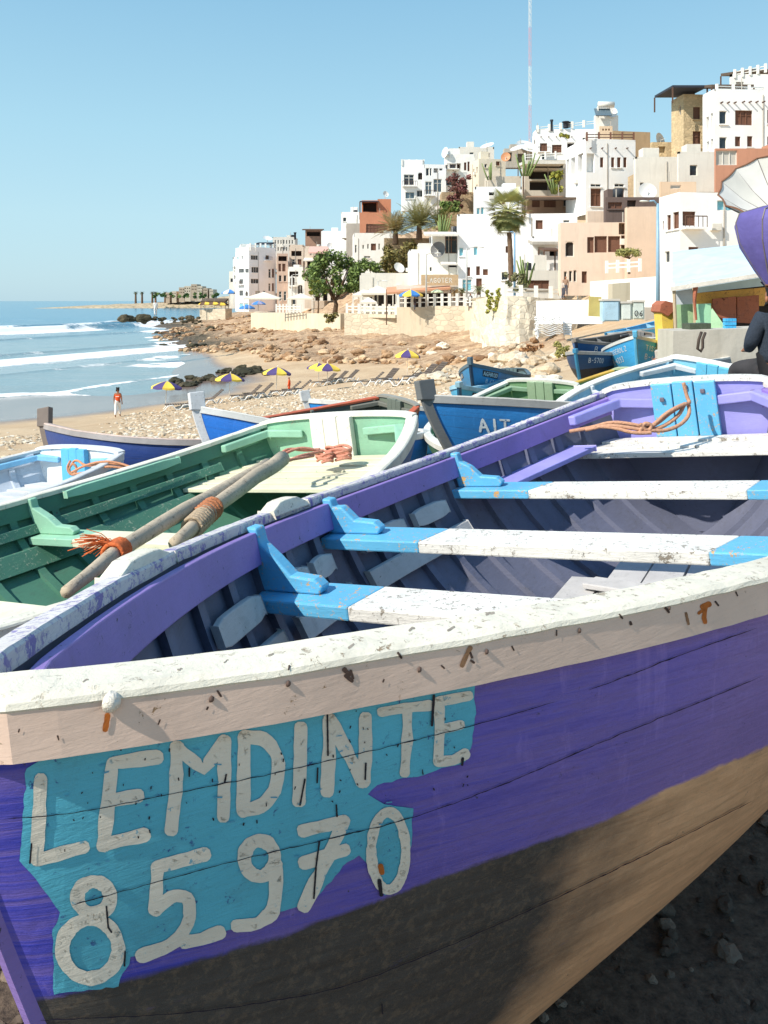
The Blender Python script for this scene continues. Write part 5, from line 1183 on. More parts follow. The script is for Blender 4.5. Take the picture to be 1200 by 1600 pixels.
# utility doors and boxes by the lamp post
slab('ochre_board','ochre board standing on edge left of the utility boxes','board',[P(920,494,36),P(939,495,36),P(940,464,36),P(921,463,36)],.12,paint((196,178,110),.5,(120,100,70),.8))
for x0,x1,y0,y1,c,lab in ((942,968,470,502,(176,208,226),'pale blue utility box beside the ochre board'),(971,987,474,500,(220,228,222),'white utility box between the pale blue box and the numbered one'),(988,1007,472,499,(214,224,216),'white utility box with black number 06')):
    r_=empty('utility_box',P((x0+x1)/2,y1,35.5),0,lab,'utility box'); rc=r_.location
    MB().prism([P(x0,y1,35.5)-rc,P(x1,y1,35.5)-rc,P(x1,y0,35.5)-rc,P(x0,y0,35.5)-rc],(0,.5,0)).build('body',paint(c,.5,(120,80,60),.7,1,.5),r_)
    MB().prism([P(x0-1,y0,35.4)-rc,P(x1+1,y0,35.4)-rc,P(x1+1,y0-3,35.4)-rc,P(x0-1,y0-3,35.4)-rc],(0,.7,0)).build('lid',paint((206,200,190),.5),r_)
    MB().prism([P(x0+2,y1-2,35.42)-rc,P(x1-2,y1-2,35.42)-rc,P(x1-2,y0+2,35.42)-rc,P(x0+2,y0+2,35.42)-rc],(0,.06,0)).build('door',paint(c,.6,(110,90,70),.7,1,.4),r_)
    if '06' in lab:
        st,wt=text_strokes('06',.24,.3); m=MB(); c0=P(992,494,35.38)-rc
        for s_ in st:
            v,f=ribbon(s_,.035); m.add([c0+Vector((a.x,0,a.y)) for a in v],f)
        m.build('number',plain((50,50,50),.8),r_)
slab('beige_pillar','square beige plastered pillar behind the utility boxes','pillar',[P(957,474,40),P(985,474,40),P(985,441,40),P(957,443,40)],.8,plaster((196,186,164),.4))
# ================================================================ the town
WW=(244,240,232); W2=(226,220,208); PK=(226,204,184); TC=(194,132,102); STN=(216,192,152)
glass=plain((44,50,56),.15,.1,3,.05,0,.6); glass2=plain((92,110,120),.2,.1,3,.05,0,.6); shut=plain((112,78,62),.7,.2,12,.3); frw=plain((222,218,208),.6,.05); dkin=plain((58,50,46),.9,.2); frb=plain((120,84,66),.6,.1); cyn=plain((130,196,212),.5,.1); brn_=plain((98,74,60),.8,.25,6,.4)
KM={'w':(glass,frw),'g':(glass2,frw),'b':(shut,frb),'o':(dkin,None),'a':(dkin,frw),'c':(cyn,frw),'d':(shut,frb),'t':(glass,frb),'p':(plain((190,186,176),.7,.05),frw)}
def plane_hit(C,d,px,py):
    k=(px-600)/F; l=(k*C.y-C.x)/(d.x-k*d.y); Y=C.y+l*d.y; return l,EYE-(py-470)/F*Y
def house(label,Y,x0,xc,x1,yt,yb,mat,wins=(),a=0,dep=7,name='house',cat='house',top=0,par=0.,vig=(),roofm=None):
    C=P(xc,470,Y); C.z=0; dr=Vector((math.cos(R(a)),math.sin(R(a)),0)); dl=Vector((-math.sin(R(a)),math.cos(R(a)),0))
    zt=EYE-(yt-470)/F*Y; zb=EYE-(yb-470)/F*Y
    lr=plane_hit(C,dr,x1,470)[0] if x1>xc else 5
    ll=plane_hit(C,dl,x0,470)[0] if x0<xc-.01 else dep
    if ll<=0 or ll>30: ll=dep
    root=empty(name,(C.x,C.y,zb),0,label,cat); base=Vector((C.x,C.y,zb)); m=MB()
    def V(d,l,z,o=0,n=None): 
        p=C+d*l-base; p.z=z-zb
        return p+(n*o if n is not None else Vector())
    for side,d,ln,nn in (('r',dr,lr,-dl),('l',dl,ll,-dr)):
        W_=[]
        for w_ in wins:
            if w_[0]!=side: continue
            l0,z1=plane_hit(C,d,w_[1],w_[2]); l1,z0=plane_hit(C,d,w_[3],w_[4]); _,z0b=plane_hit(C,d,w_[1],w_[4])
            if l0>l1: l0,l1=l1,l0
            l0=max(l0,.05);l1=min(l1,ln-.05);z1=min(z1,zt-.05);z0=max(z0,zb+.02)
            if l1-l0<.1 or z1-z0<.1: continue
            W_.append((l0,z0,l1,z1,w_[5]))
        if cat=='house' and Y<240 and 'plain' not in label and ln>3:
            h2=random.Random(int(x0)*7+int(yt)*3+ord(side)); zz=zt-2.2
            while zz>max(zb+1.5,zt-13):
                ll_=h2.uniform(.6,1.6)
                while ll_<ln-1.2:
                    w0=h2.uniform(.55,.95);h0=h2.uniform(.8,1.2)
                    if h2.random()<.5 and not any(ll_<w[2]+.5 and ll_+w0>w[0]-.5 and zz<w[3]+.5 and zz+h0>w[1]-.5 for w in W_): W_.append((ll_,zz,ll_+w0,zz+h0,h2.choice('wwbwc' if h2.random()<.3 else 'wwb')))
                    ll_+=h2.uniform(2.,3.4)
                zz-=3.0
        us=sorted({0,ln}|{w[0] for w in W_}|{w[2] for w in W_}); vs_=sorted({zb,zt}|{w[1] for w in W_}|{w[3] for w in W_})
        for i in range(len(us)-1):
            for j in range(len(vs_)-1):
                cu=(us[i]+us[i+1])/2;cv=(vs_[j]+vs_[j+1])/2
                if any(w[0]<cu<w[2] and w[1]<cv<w[3] for w in W_): continue
                m.add([V(d,us[i],vs_[j]),V(d,us[i+1],vs_[j]),V(d,us[i+1],vs_[j+1]),V(d,us[i],vs_[j+1])],[(0,1,2,3)])
        for (l0,z0,l1,z1,k) in W_:
            r_=.22 if k!='o' else 1.6
            q=[(l0,z0),(l1,z0),(l1,z1),(l0,z1)]
            for (a0,b0),(a1,b1) in zip(q,q[1:]+q[:1]):
                m.add([V(d,a0,b0),V(d,a1,b1),V(d,a1,b1,-r_,nn),V(d,a0,b0,-r_,nn)],[(0,1,2,3)])
            wm=MB(); pm,fm=KM[k]; inn_=-(r_-.01)
            wm.add([V(d,a0,b0,inn_,nn) for a0,b0 in q],[(0,1,2,3)],0)
            if fm is not None:
                t=.07*min(1.6,max(.8,(z1-z0)/1.4)); cw=(l1-l0); nm_=max(1,int(round(cw/.75)))
                def fb(a0,b0,a1,b1): wm.hexa([V(d,a0,b0,-r_+.02,nn),V(d,a1,b0,-r_+.02,nn),V(d,a1,b0,-r_+.09,nn),V(d,a0,b0,-r_+.09,nn),V(d,a0,b1,-r_+.02,nn),V(d,a1,b1,-r_+.02,nn),V(d,a1,b1,-r_+.09,nn),V(d,a0,b1,-r_+.09,nn)],1)
                for i in range(nm_+1):
                    x_=l0+(cw-t)*i/nm_; fb(x_,z0,x_+t,z1)
                for i in range(nm_):
                    xa=l0+(cw-t)*i/nm_+t; xb=l0+(cw-t)*(i+1)/nm_; fb(xa,z0,xb,z0+t); fb(xa,z1-t,xb,z1)
                    if z1-z0>1.5 and k!='a': fb(xa,(z0+z1*2)/3,xb,(z0+z1*2)/3+t*.8)
            if k=='a':
                n=8; r0=(l1-l0)/2; cx_=(l0+l1)/2; zc=z1-r0
                for sg in (-1,1):
                    pl=[V(d,cx_+sg*r0,z1+.0,-.02,nn)]+[V(d,cx_+sg*r0*math.cos(R(90*i/n)),min(zc+r0*math.sin(R(90*i/n)),z1),-.02,nn) for i in range(n+1)]
                    wm.prism(pl,-nn*.15,2)
            wm.build('door' if k=='d' else ('opening' if k=='o' else 'window'),[pm,fm or pm,mat],root)
        for vx in vig:
            if vx[0]==side:
                l,z=plane_hit(C,d,vx[1],vx[2])
                if 0<l<ln: m.tube([V(d,l,z),V(d,l,z,.45,nn)],.08,6,1)
    # back faces, roof and parapet rim
    A=[V(dr,0,zt),V(dr,lr,zt),V(dr,lr,zt)+dl*ll,V(dl,ll,zt)]
    m.add([A[1],A[2],A[2]-Vector((0,0,zt-zb)),A[1]-Vector((0,0,zt-zb))],[(3,2,1,0)]); m.add([A[2],A[3],A[3]-Vector((0,0,zt-zb)),A[2]-Vector((0,0,zt-zb))],[(3,2,1,0)])
    m.add(A,[(0,1,2,3)])
    m.build('wall',[mat,brn_],root)
    if par:
        pm_=MB(); t=.18; Z=Vector((0,0,1))
        for a0,b0,nn_ in ((A[0],A[1],dl),(A[0],A[3],dr),(A[1],A[2],-dr),(A[3],A[2],-dl)):
            pm_.hexa([a0+Z*.004,b0+Z*.004,b0+nn_*t+Z*.004,a0+nn_*t+Z*.004,a0+Z*par,b0+Z*par,b0+nn_*t+Z*par,a0+nn_*t+Z*par])
        pm_.build('parapet',mat,root)
    hr=random.Random(int(x0)*131+int(yt)*17+int(Y))
    if cat=='house' and Y<400:
        for side,d,ln,nn in (('r',dr,lr,-dl),('l',dl,ll,-dr)):
            if ln<2: continue
            for w_ in wins:
                if w_[0]!=side or w_[5] in 'dop': continue
                l0,z1=plane_hit(C,d,w_[1],w_[2]); l1,z0=plane_hit(C,d,w_[3],w_[4])
                if l0>l1: l0,l1=l1,l0
                if l0<.1 or l1>ln-.1 or l1-l0<.4: continue
                if hr.random()<.55:
                    s_=MB(); s_.hexa([V(d,l0-.12,z0-.12,.002,nn),V(d,l1+.12,z0-.12,.002,nn),V(d,l1+.12,z0-.12,.14,nn),V(d,l0-.12,z0-.12,.14,nn),V(d,l0-.12,z0-.02,.002,nn),V(d,l1+.12,z0-.02,.002,nn),V(d,l1+.12,z0-.02,.14,nn),V(d,l0-.12,z0-.02,.14,nn)]); s_.build('sill',mat,root)
                elif hr.random()<.45 and z0-zb>2.4 and l1-l0>.7:
                    s_=MB(); a0=max(l0-.5,.05);a1=min(l1+.5,ln-.05)
                    s_.hexa([V(d,a0,z0-.3,.003,nn),V(d,a1,z0-.3,.003,nn),V(d,a1,z0-.3,.8,nn),V(d,a0,z0-.3,.8,nn),V(d,a0,z0-.15,.003,nn),V(d,a1,z0-.15,.003,nn),V(d,a1,z0-.15,.8,nn),V(d,a0,z0-.15,.8,nn)])
                    nb=max(3,int((a1-a0)/.3))
                    for i in range(nb+1):
                        q_=V(d,a0+(a1-a0)*i/nb,z0-.15,.77,nn); s_.tube([q_,q_+Vector((0,0,.8))],.03,4,1)
                    s_.tube([V(d,a0,z0+.65,.77,nn),V(d,a1,z0+.65,.77,nn)],.04,4,1); s_.build('balcony',[mat,brn_],root)
            if ln>3 and hr.random()<.55 and zt-zb>4:
                l=hr.uniform(.6,ln-.6); s_=MB(); s_.tube([V(d,l,zt-.3,.06,nn),V(d,l,zb+.3,.06,nn)],.05,6); s_.build('drain_pipe',pgr,root)
            if ln>4 and hr.random()<.4 and zt-zb>4:
                l=hr.uniform(1,ln-1.5); z=hr.uniform(zb+(zt-zb)*.45,zt-1.4); s_=MB(); s_.hexa([V(d,l,z,.003,nn),V(d,l+.8,z,.003,nn),V(d,l+.8,z,.35,nn),V(d,l,z,.35,nn),V(d,l,z+.55,.003,nn),V(d,l+.8,z+.55,.003,nn),V(d,l+.8,z+.55,.35,nn),V(d,l,z+.55,.35,nn)]); s_.build('air_conditioner',pw2,root,bevel=.03)
        if lr>3.2 and hr.random()<.6:
            x_=hr.uniform(.4,lr-2.2); y_=hr.uniform(1.2,3.); o_=dr*x_+dl*y_; z_=zt-zb; w1_=hr.uniform(1.2,2.); h1_=hr.uniform(.9,1.9); s_=MB()
            p0=[o_,o_+dr*w1_,o_+dr*w1_+dl*1.5,o_+dl*1.5]; s_.hexa([q+Vector((0,0,z_+.004)) for q in p0]+[q+Vector((0,0,z_+h1_)) for q in p0]); s_.build('roof_room',mat,root)
        if lr>2.5 and hr.random()<.6:
            x_=hr.uniform(.3,lr-.8); o_=dr*x_+dl*.7; z_=zt-zb; s_=MB(); s_.tube([o_+Vector((0,0,z_)),o_+Vector((0,0,z_+hr.uniform(.8,2.)))],.05,5); s_.build('vent_pipe',pgr,root)
            if hr.random()<.5:
                s_=MB(); s_.lathe([(0,z_+1.0),(.45,z_+1.0),(.5,z_+.9),(.5,z_+.05),(0,z_+.03)],10,c=tuple(o_+dr*.4+dl*.8)); s_.build('water_tank',plain((60,64,70) if hr.random()<.5 else (214,208,196),.6),root,True)
    return root,(C,dr,dl,lr,ll,zt,zb,base)
def wg(side,x0,x1,y0,y1,n,k,w_=.6): # evenly spaced windows
    s_=(x1-x0)/n; return [(side,x0+s_*(i+.5-w_/2),y0,x0+s_*(i+.5+w_/2),y1,k) for i in range(n)]
pw1=plaster(WW,.22); pw2=plaster(W2,.35); pw3=plaster((250,248,242),.1); ppk=plaster(PK,.3); ptc=plaster(TC,.3); pst=plaster(STN,.3,stone=1.4); pgr=plaster((186,178,166),.5); ptan=plaster((204,178,146),.4)
T_=lambda z,r:[(r[0],)+tuple(z(r))]
def A4(L,side='r'): return [(s if isinstance(s,str) else side,340+a/4,200+b/4,340+c/4,200+d/4,k) for (s,a,b,c,d,k) in L]
def B4(L): return [(s,600+a/4,180+b/4,600+c/4,180+d/4,k) for (s,a,b,c,d,k) in L]
def C4(L): f=340/1200; return [(s,860+a*f,80+b*f,860+c*f,80+d*f,k) for (s,a,b,c,d,k) in L]
# --- far left cluster
house('small white house at the far left end of the town, nearest the sea',240,357,358,372,424,482,pw2,[('r',360,435,364,441,'w'),('r',366,447,370,453,'w')],0)
house('low narrow white house front just left of the tall white sea front block',232,362,364,378,405,482,pw1,[('r',366,416,371,421,'w'),('r',366,430,371,436,'w'),('r',368,450,372,456,'w')],0,par=.6)
house('tall white sea front block with four rows of windows and balconies',205,368,389,431,391,487,pw3,A4([('r',208,795,252,825,'w'),('r',212,868,256,905,'w'),('r',208,942,256,972,'w'),('r',236,1018,266,1040,'p'),('r',300,795,322,822,'w'),('r',318,880,333,938,'w'),('r',340,880,353,935,'b'),('r',318,970,331,1020,'w'),('r',340,970,352,1020,'b'),('l',132,880,165,905,'w'),('l',172,880,194,905,'w'),('l',135,945,160,975,'w'),('l',135,1015,160,1050,'w'),('l',172,1020,190,1052,'a'),('l',135,1095,160,1130,'c'),('l',168,1095,192,1130,'c')]),a=38,par=.9)
house('white upper storey behind the tall white sea front block',216,372,376,392,384,440,pw1,[('r',378,391,381,397,'w'),('r',384,391,388,397,'w'),('r',377,404,381,409,'w')],12,par=.5)
house('white pedimented house front with a row of small windows at the far left',226,425,426,461,372,420,pw2,wg('r',428,459,375,381,7,'w',.45)+wg('r',428,459,386,392,7,'w',.45),0,par=.3)
house('narrow brown fronted house with wooden balconies beside the tall white block',200,432,433,450,396,488,plaster((206,176,156),.4),[('r',435,400,448,408,'o'),('r',435,412,439,424,'b'),('r',441,412,446,424,'b')]+wg('r',434,449,430,440,2,'a')+wg('r',434,449,455,470,2,'w'),8)
house('white house with two brown arches and a recessed balcony',196,449,450,486,420,488,pw1,[('r',452,424,466,432,'o'),('r',435+18,433,461,446,'a'),('r',465,445,473,460,'a'),('r',476,443,482,458,'w'),('r',455,462,462,476,'w')],4,par=.5)
house('beige house with brown roof terrace behind the arched white house',206,448,452,474,386,482,plaster((214,194,174),.3),[('r',455,392,471,400,'o'),('r',456,405,461,416,'w'),('r',465,405,471,416,'b')],0,par=.6)
house('beige house with pink awning and dark lower terrace left of the big green tree',188,474,476,512,388,482,plaster((222,206,188),.3),[('r',480,408,508,423,'o'),('r',480,428,505,440,'b'),('r',484,392,508,399,'p')],4,par=.5)
house('small brown rooftop room on the skyline above the plain white wall',214,474,477,503,359,392,plaster((160,128,110),.4),[('r',479,362,500,369,'o')],0)
house('large plain white gable wall in front of the brown rooftop room',204,500,502,544,361,478,pw3,[],-4)
house('grey concrete wall panel between the plain white gable and the terracotta house',190,540,541,562,349,440,pgr,[],0)
house('white room with sloping roofline left of the terracotta house',196,531,533,562,334,372,pw1,[('r',536,340,541,346,'w')],-6,par=.4)
tcr,ti=house('terracotta house with a framed roof terrace opening',172,560,562,611,332,420,ptc,[('r',572,350,605,369,'b')],0)
house('tall terracotta stair tower on top of the terracotta house',174,588,590,611,311,340,ptc,[],0)
house('terracotta roof room with dark framed opening beside the stair tower',175,563,565,590,313,340,ptc,[('r',567,316,588,331,'o')],0)
house('long white house with sea terrace between terracotta house and big green tree',165,551,553,619,370,478,pw1,A4([('r',858,730,870,780,'w'),('r',905,730,915,755,'w'),('r',935,725,945,755,'w'),('r',958,722,990,765,'b'),('r',1005,722,1015,760,'w'),('r',915,800,955,812,'w')]),4,par=.8)
# --- hotel block in the middle
house('white corner hotel wing with triple windows and round topped window',142,627,628,662,258,330,pw3,B4([('r',124,370,188,438,'w'),('r',134,480,190,522,'g'),('r',205,470,246,510,'w'),('r',212,358,243,404,'a')]),3,par=1.0)
house('white hotel wing with two very large gridded windows',138,660,662,697,262,335,pw3,B4([('r',258,414,300,496,'g'),('r',309,398,362,482,'g'),('r',262,315,282,378,'w'),('r',286,315,298,378,'w'),('r',310,308,340,360,'o'),('r',346,306,366,345,'o')]),6,par=.6)
house('white hotel wing with dark terrace and low window right of the gridded windows',140,694,696,742,246,335,pw1,B4([('r',384,395,440,440,'w'),('r',380,310,400,335,'w'),('r',410,305,450,332,'w'),('r',455,300,480,340,'o'),('r',500,295,515,345,'b'),('r',522,290,535,350,'b')]),2,par=.6)
house('white rooftop room with small dark opening above the hotel',150,715,717,772,233,262,pw2,B4([('r',535,232,560,248,'w'),('r',600,235,628,262,'o'),('r',636,235,662,262,'o')]),0,par=.4)
house('cream house with a broad shaded side wall next to the bougainvillea',132,734,748,790,248,345,plaster((226,214,192),.35),[('r',757,256,761,262,'w'),('r',775,252,781,259,'b')],8)
house('beige terrace wall block with a cactus behind the crown of the tall palm',124,757,762,814,278,335,plaster((214,202,184),.35),[],2,par=.3)
house('white house with two pale blue arched windows beside the palm crown',118,740,742,815,296,372,pw3,B4([('r',580,580,598,625,'c'),('r',606,576,624,624,'c'),('r',655,480,690,520,'o')]),0,par=.4)
house('open concrete terrace house with deep dark storeys and cactus in front',128,815,820,885,250,330,plaster((202,194,180),.4),B4([('r',900,292,1125,330,'o'),('r',905,345,1120,400,'o'),('r',910,410,1100,470,'o')]),2)
house('white top floor terrace room under the railings left of the mast',150,832,838,965,206,262,pw3,B4([('r',975,175,1020,225,'b'),('r',1050,185,1110,240,'b'),('r',1145,170,1190,215,'o')])+[],0,par=.5,vig=[('r',845+12*i,214,0) for i in range(5)])
house('cluttered grey roof room between the hotel and the dark terraces',142,786,788,832,232,262,pgr,[('r',792,238,800,252,'o'),('r',808,240,826,254,'o')],0)
house('white corner house with four small dark windows and two tall doors',100,884,915,993,219,335,pw3,C4([('r',274,585,293,641,'b'),('r',335,585,353,641,'b'),('r',368,585,388,641,'b'),('r',402,585,421,641,'b'),('r',222,757,279,856,'b'),('r',222,731,279,748,'w'),('r',354,755,407,820,'b'),('r',354,730,407,748,'w'),('r',201,563,244,668,'o'),('r',485,730,524,768,'w'),('l',88,600,102,690,'o'),('l',112,592,136,682,'o'),('l',150,572,182,664,'o')]),8,par=.2,vig=[('r',922,232,0),('r',940,232,0),('r',961,232,0),('r',979,232,0)])
house('tan ruined house with broken roofline behind the white corner house',108,936,950,1016,204,262,plaster((192,162,126),.6),[('r',955,220,962,228,'o')],10)
house('pale tan arch topped room left of the ruined roofline',106,936,937,957,197,235,plaster((216,188,156),.4),wg('r',940,954,201,204,3,'o'),0)
house('tall white roof block carrying the solar water heater',112,928,930,966,180,232,pw1,[],0)
house('tan rough stone wall with a square dark opening on the skyline',96,1016,1018,1070,222,285,pst,C4([('r',596,525,634,560,'o'),('r',656,640,695,662,'o')]),0)
house('low red brick gable wall in front of the tan stone wall',90,1017,1018,1044,248,275,plaster((164,112,86),.4,stone=2),[],0)
house('rough stone tower with two brown shuttered windows and white side wall',92,1049,1068,1100,147,256,pst,C4([('r',787,307,826,375,'b'),('r',785,441,830,530,'b'),('r',786,575,806,590,'o')]),5)
house('white hotel on the top right with wooden beam ends and shuttered windows',84,1098,1116,1290,142,262,pw3,C4([('r',932,328,973,402,'w'),('r',1019,325,1114,409,'b'),('r',1196,322,1230,400,'b'),('r',932,473,973,538,'w'),('r',1018,470,1049,525,'b'),('r',1085,468,1115,527,'b'),('r',1196,470,1230,520,'b'),('l',858,365,874,440,'o'),('l',882,345,896,420,'o'),('l',860,500,875,560,'o'),('l',884,485,897,545,'o')]),5,par=.2,vig=[('r',1126+i*10.5,161,0) for i in range(3)]+[('r',1160+i*10.5,160,0) for i in range(8)])
house('white roof terrace storey above the top right hotel',90,1140,1142,1290,120,160,pw1,[('r',1150,128,1162,140,'o')],0,par=.3)
house('tall white side wall beside the stone tower on the right',80,1058,1060,1120,240,300,pw2,[],0,par=.2)
house('terracotta wall block right of the tall white side wall, under the hotel',74,1116,1118,1290,232,300,plaster((196,142,116),.35),[('r',1118,235,1152,258,'p')],0)
house('white plain house face between the corner house and the peach band',86,990,993,1062,248,330,pw2,[('r',1000,285,1006,297,'w')],0,par=.2)
house('peach plastered low roof room with a pierced panel',64,1030,1032,1088,284,330,plaster((216,186,156),.3),C4([('r',662,738,720,757,'p')]),0)
house('white house with three brown windows and a blue arched window',60,1030,1062,1320,300,470,pw3,C4([('r',729,883,801,963,'b'),('l',640,905,664,984,'b'),('l',674,890,709,976,'b'),('l',617,938,628,988,'b'),('r',920,822,1062,880,'c'),('r',628,1085,645,1150,'o')]),7,dep=8)
# --- middle and lower row
house('big plain white house behind the tall palm with small square window',104,762,764,902,337,470,pw3,B4([('r',948,656,992,712,'b'),('r',1120,655,1160,670,'w'),('r',760,818,778,860,'b'),('r',735,980,775,1030,'w')]),-6,par=.2)
house('brown timber roof room on the big plain white house',108,822,824,902,306,345,plaster((170,138,114),.4),B4([('r',925,520,975,575,'b'),('r',1000,520,1075,575,'b'),('r',1120,505,1165,570,'w')]),0)
house('white house with blue shutters and purple cloth left of the tall palm',106,714,716,766,338,470,pw3,B4([('r',470,828,496,880,'c'),('r',560,820,586,875,'c'),('r',514,950,539,1006,'b'),('r',576,944,600,1000,'b'),('r',618,962,650,1000,'b'),('r',653,948,690,1000,'w'),('r',490,1026,548,1100,'c'),('r',576,1020,612,1080,'b')]),0,par=.3)
house('white stepped house with a very large brown framed window',108,674,676,718,364,470,pw1,B4([('r',382,735,460,864,'t'),('r',400,925,458,950,'o')]),0)
house('white stepped house with low parapets and round vent at its left end',110,637,640,680,392,470,pw1,[('r',671,417,678,424,'w')],0,par=.2)
house('small white parapet house at the top of the steps beside the brown bushes',114,652,654,690,380,425,pw2,[('r',676,386,688,394,'o')],0)
house('white seaside cafe building behind the big green tree',112,560,562,645,430,488,pw2,[('r',575,452,600,478,'o'),('r',605,452,632,478,'o')],0,par=.3)
house('white restaurant front with dark openings below the wooden sign',100,618,620,716,446,492,pw2,[('r',630,458,700,485,'o')],0)
house('white house with slatted awning right of the tall palm',94,828,832,878,372,470,pw3,B4([('r',960,820,1006,870,'p'),('r',1035,840,1088,880,'o'),('r',1030,965,1045,985,'w')]),0,par=.2)
house('low white terrace house behind the balustrade, right of the palm foot',88,812,815,875,424,470,pw2,[('r',822,438,858,452,'b')],0,par=.1)
house('white house between the arched white house and the awning cafe',180,486,487,530,420,470,pw2,wg('r',490,526,435,446,3,'b')+wg('r',490,526,455,470,3,'o'),0)
# pink house
pk,_=house('pink plastered house with arched brown windows and brown gate terrace',72,872,876,1000,348,462,ppk,C4([('r',82,1050,131,1133,'a'),('r',203,1025,240,1112,'d'),('r',243,1020,312,1110,'d'),('r',318,1020,385,1108,'d'),('r',390,1016,470,1090,'d'),('r',377,880,420,1010,'o')])+[('r',881,424,886,440,'a'),('r',889,423,894,440,'a'),('r',896,422,901,440,'a'),('r',909,424,917,442,'b')],-4,par=0)
house('pink square tower standing right of the stairs of the pink house',70,976,980,1034,325,448,plaster((222,196,172),.25),[('r',1026,352,1029,365,'b')],-6,par=.1)
house('dark timber roof storey on top of the pink house',76,943,946,1036,308,350,plaster((112,96,90),.4),[('r',980,313,994,324,'o'),('r',950,316,972,326,'b')],0)
house('pink rounded parapet block in front of the corner house doors',80,915,918,948,330,365,ppk,[],0)
# sea wall, terraces, low walls
swall=plaster((224,208,182),.5,stone=.8); sw2=plaster((218,202,176),.5)
def wallq(label,q,th,mat,name='retaining_wall',cat='wall'): return slab(name,label,cat,q,th,mat)
def WQ(x0,y0,Y0,x1,y1,Y1,b0,b1): return [P(x0,b0,Y0),P(x1,b1,Y1),P(x1,y1,Y1),P(x0,y0,Y0)]
wallq('long pale sea wall below the tree terrace, leftmost stretch',WQ(392,489,150,532,490,118,520,528),1.5,sw2)
wallq('sea wall stretch with white coping below the cafe balustrade',WQ(538,489,104,620,492,100,545,560),2,swall)
wallq('projecting pale sea wall bay below the white balustrade',WQ(620,480,96,664,480,95,555,560),2,sw2)
wallq('beige sea wall below the white balustrade, central stretch',WQ(664,478,95,726,478,93,560,560),2,swall)
wallq('shaded return of the sea wall next to the stone buttress',WQ(726,478,93,752,476,90,560,560),2,sw2)
wallq('long low white painted wall behind the stacked loungers',WQ(838,470,58,941,468,56,506,506),.5,pw3,'low_wall')
wallq('curved topped white wall below the pink house',WQ(922,440,52,1052,430,50,480,480),.5,pw3,'low_wall')
house('grey rough wall end with boats leaning behind the low wall',60,1005,1008,1052,462,500,pgr,[],0,name='low_wall',cat='wall')
# round stone buttress: a battered wall in courses
m=MB(); vs=[];n=26
bp=[(738,470,90),(752,466,80),(768,463,73),(790,462,70),(820,463,70),(850,466,71),(905,468,74)]
base0=P(790,560,70); 
for i in range(n):
    f=i/(n-1)*(len(bp)-1);k=min(int(f),len(bp)-2);g=f-k
    px=bp[k][0]*(1-g)+bp[k+1][0]*g;py=bp[k][1]*(1-g)+bp[k+1][1]*g;Y=bp[k][2]*(1-g)+bp[k+1][2]*g
    t=P(px,py,Y); b=P(px-6,560,Y-2.2); b.z=min(b.z,3.0)
    for j in range(9):
        q=t.lerp(b,j/8)+Vector((noise.noise(Vector((i*.8,j*.9,3)))*.25,noise.noise(Vector((i*.8,j*.9,9)))*.35,0)); vs.append(q-base0)
m.add(vs,[(i*9+j,i*9+j+1,(i+1)*9+j+1,(i+1)*9+j) for i in range(n-1) for j in range(8)])
tops=[Vector(vs[i*9]) for i in range(n)]; m.add(tops+[q+Vector((0,9,0)) for q in tops],[(i,i+1,n+i+1,n+i) for i in range(n-1)])
o=m.build('stone_buttress',plaster((232,220,196),.3,stone=.9)); o.location=base0; tag(o,'big pale stone buttress wall bulging out below the white railings','buttress')
# posts and rails
def balustrade(label,p0,p1,n,h=1.,mat=frw,rails=(.35,.7),pw_=.16,name='balustrade',group=None):
    p0=Vector(p0);p1=Vector(p1); r=empty(name,p0,0,label,'railing',group); d=p1-p0
    for i in range(n):
        q=d*i/(n-1); MB().box((q.x-pw_,q.y-pw_,q.z-.1),(q.x+pw_,q.y+pw_,q.z+h)).build('post',mat,r)
    for z in rails: 
        a=d*(.0)+Vector((0,0,z*h));b=d+Vector((0,0,z*h)); MB().bar(a+d.normalized()*pw_,b-d.normalized()*pw_,.07,.1).build('rail',mat,r)
    return r
bw=plain((236,232,222),.7,.08)
balustrade('white balustrade along the lower cafe terrace below the tents',P(542,489,104.4),P(618,491,100.4),9,1.25,bw,pw_=.15)
balustrade('white balustrade on the sea wall with the blue and yellow umbrella',P(622,480,96.4),P(726,478,93.4),10,1.5,bw,pw_=.16)
balustrade('thin railing with dark rails between balustrade and buttress',P(728,478,92),P(748,475,88),4,1.,bw,pw_=.12)
balustrade('white post and rail fence on top of the stone buttress',P(790,462,70.5),P(905,466,74.5),6,1.0,bw,pw_=.16)
balustrade('white railings on the far terrace beneath the big green tree',P(432,487,135),P(470,488,128),8,1.3,bw,pw_=.15)
balustrade('white posts in front of the pink house, behind the lamp post',P(948,425,60),P(1000,422,58.5),4,.85,bw,pw_=.1)
balustrade('roof railing with white posts left of the solar heater roof',P(840,206,150),P(930,196,150),6,1.2,bw,pw_=.2)
balustrade('roof railing on top of the white corner house',P(917,219,99.5),P(990,219,103),5,1.,frb,pw_=.1)
balustrade('white terrace railing of the open concrete terrace house',P(820,250,127),P(884,246,127),5,1.1,bw,pw_=.12)
balustrade('roof railing of the top right hotel',P(1120,143,84.5),P(1195,145,88),4,.8,bw,pw_=.12)
balustrade('upper roof railing under the thatched shelter, top right',P(1148,121,90),P(1196,112,90),5,.9,bw,pw_=.12)
balustrade('roof railing of the white corner hotel wing',P(628,258,142),P(662,258,143),4,1.0,bw,pw_=.14)
balustrade('brown balcony railing of the pale sea front block',P(391,391,204),P(430,391,215),6,1.8,bw,pw_=.2)
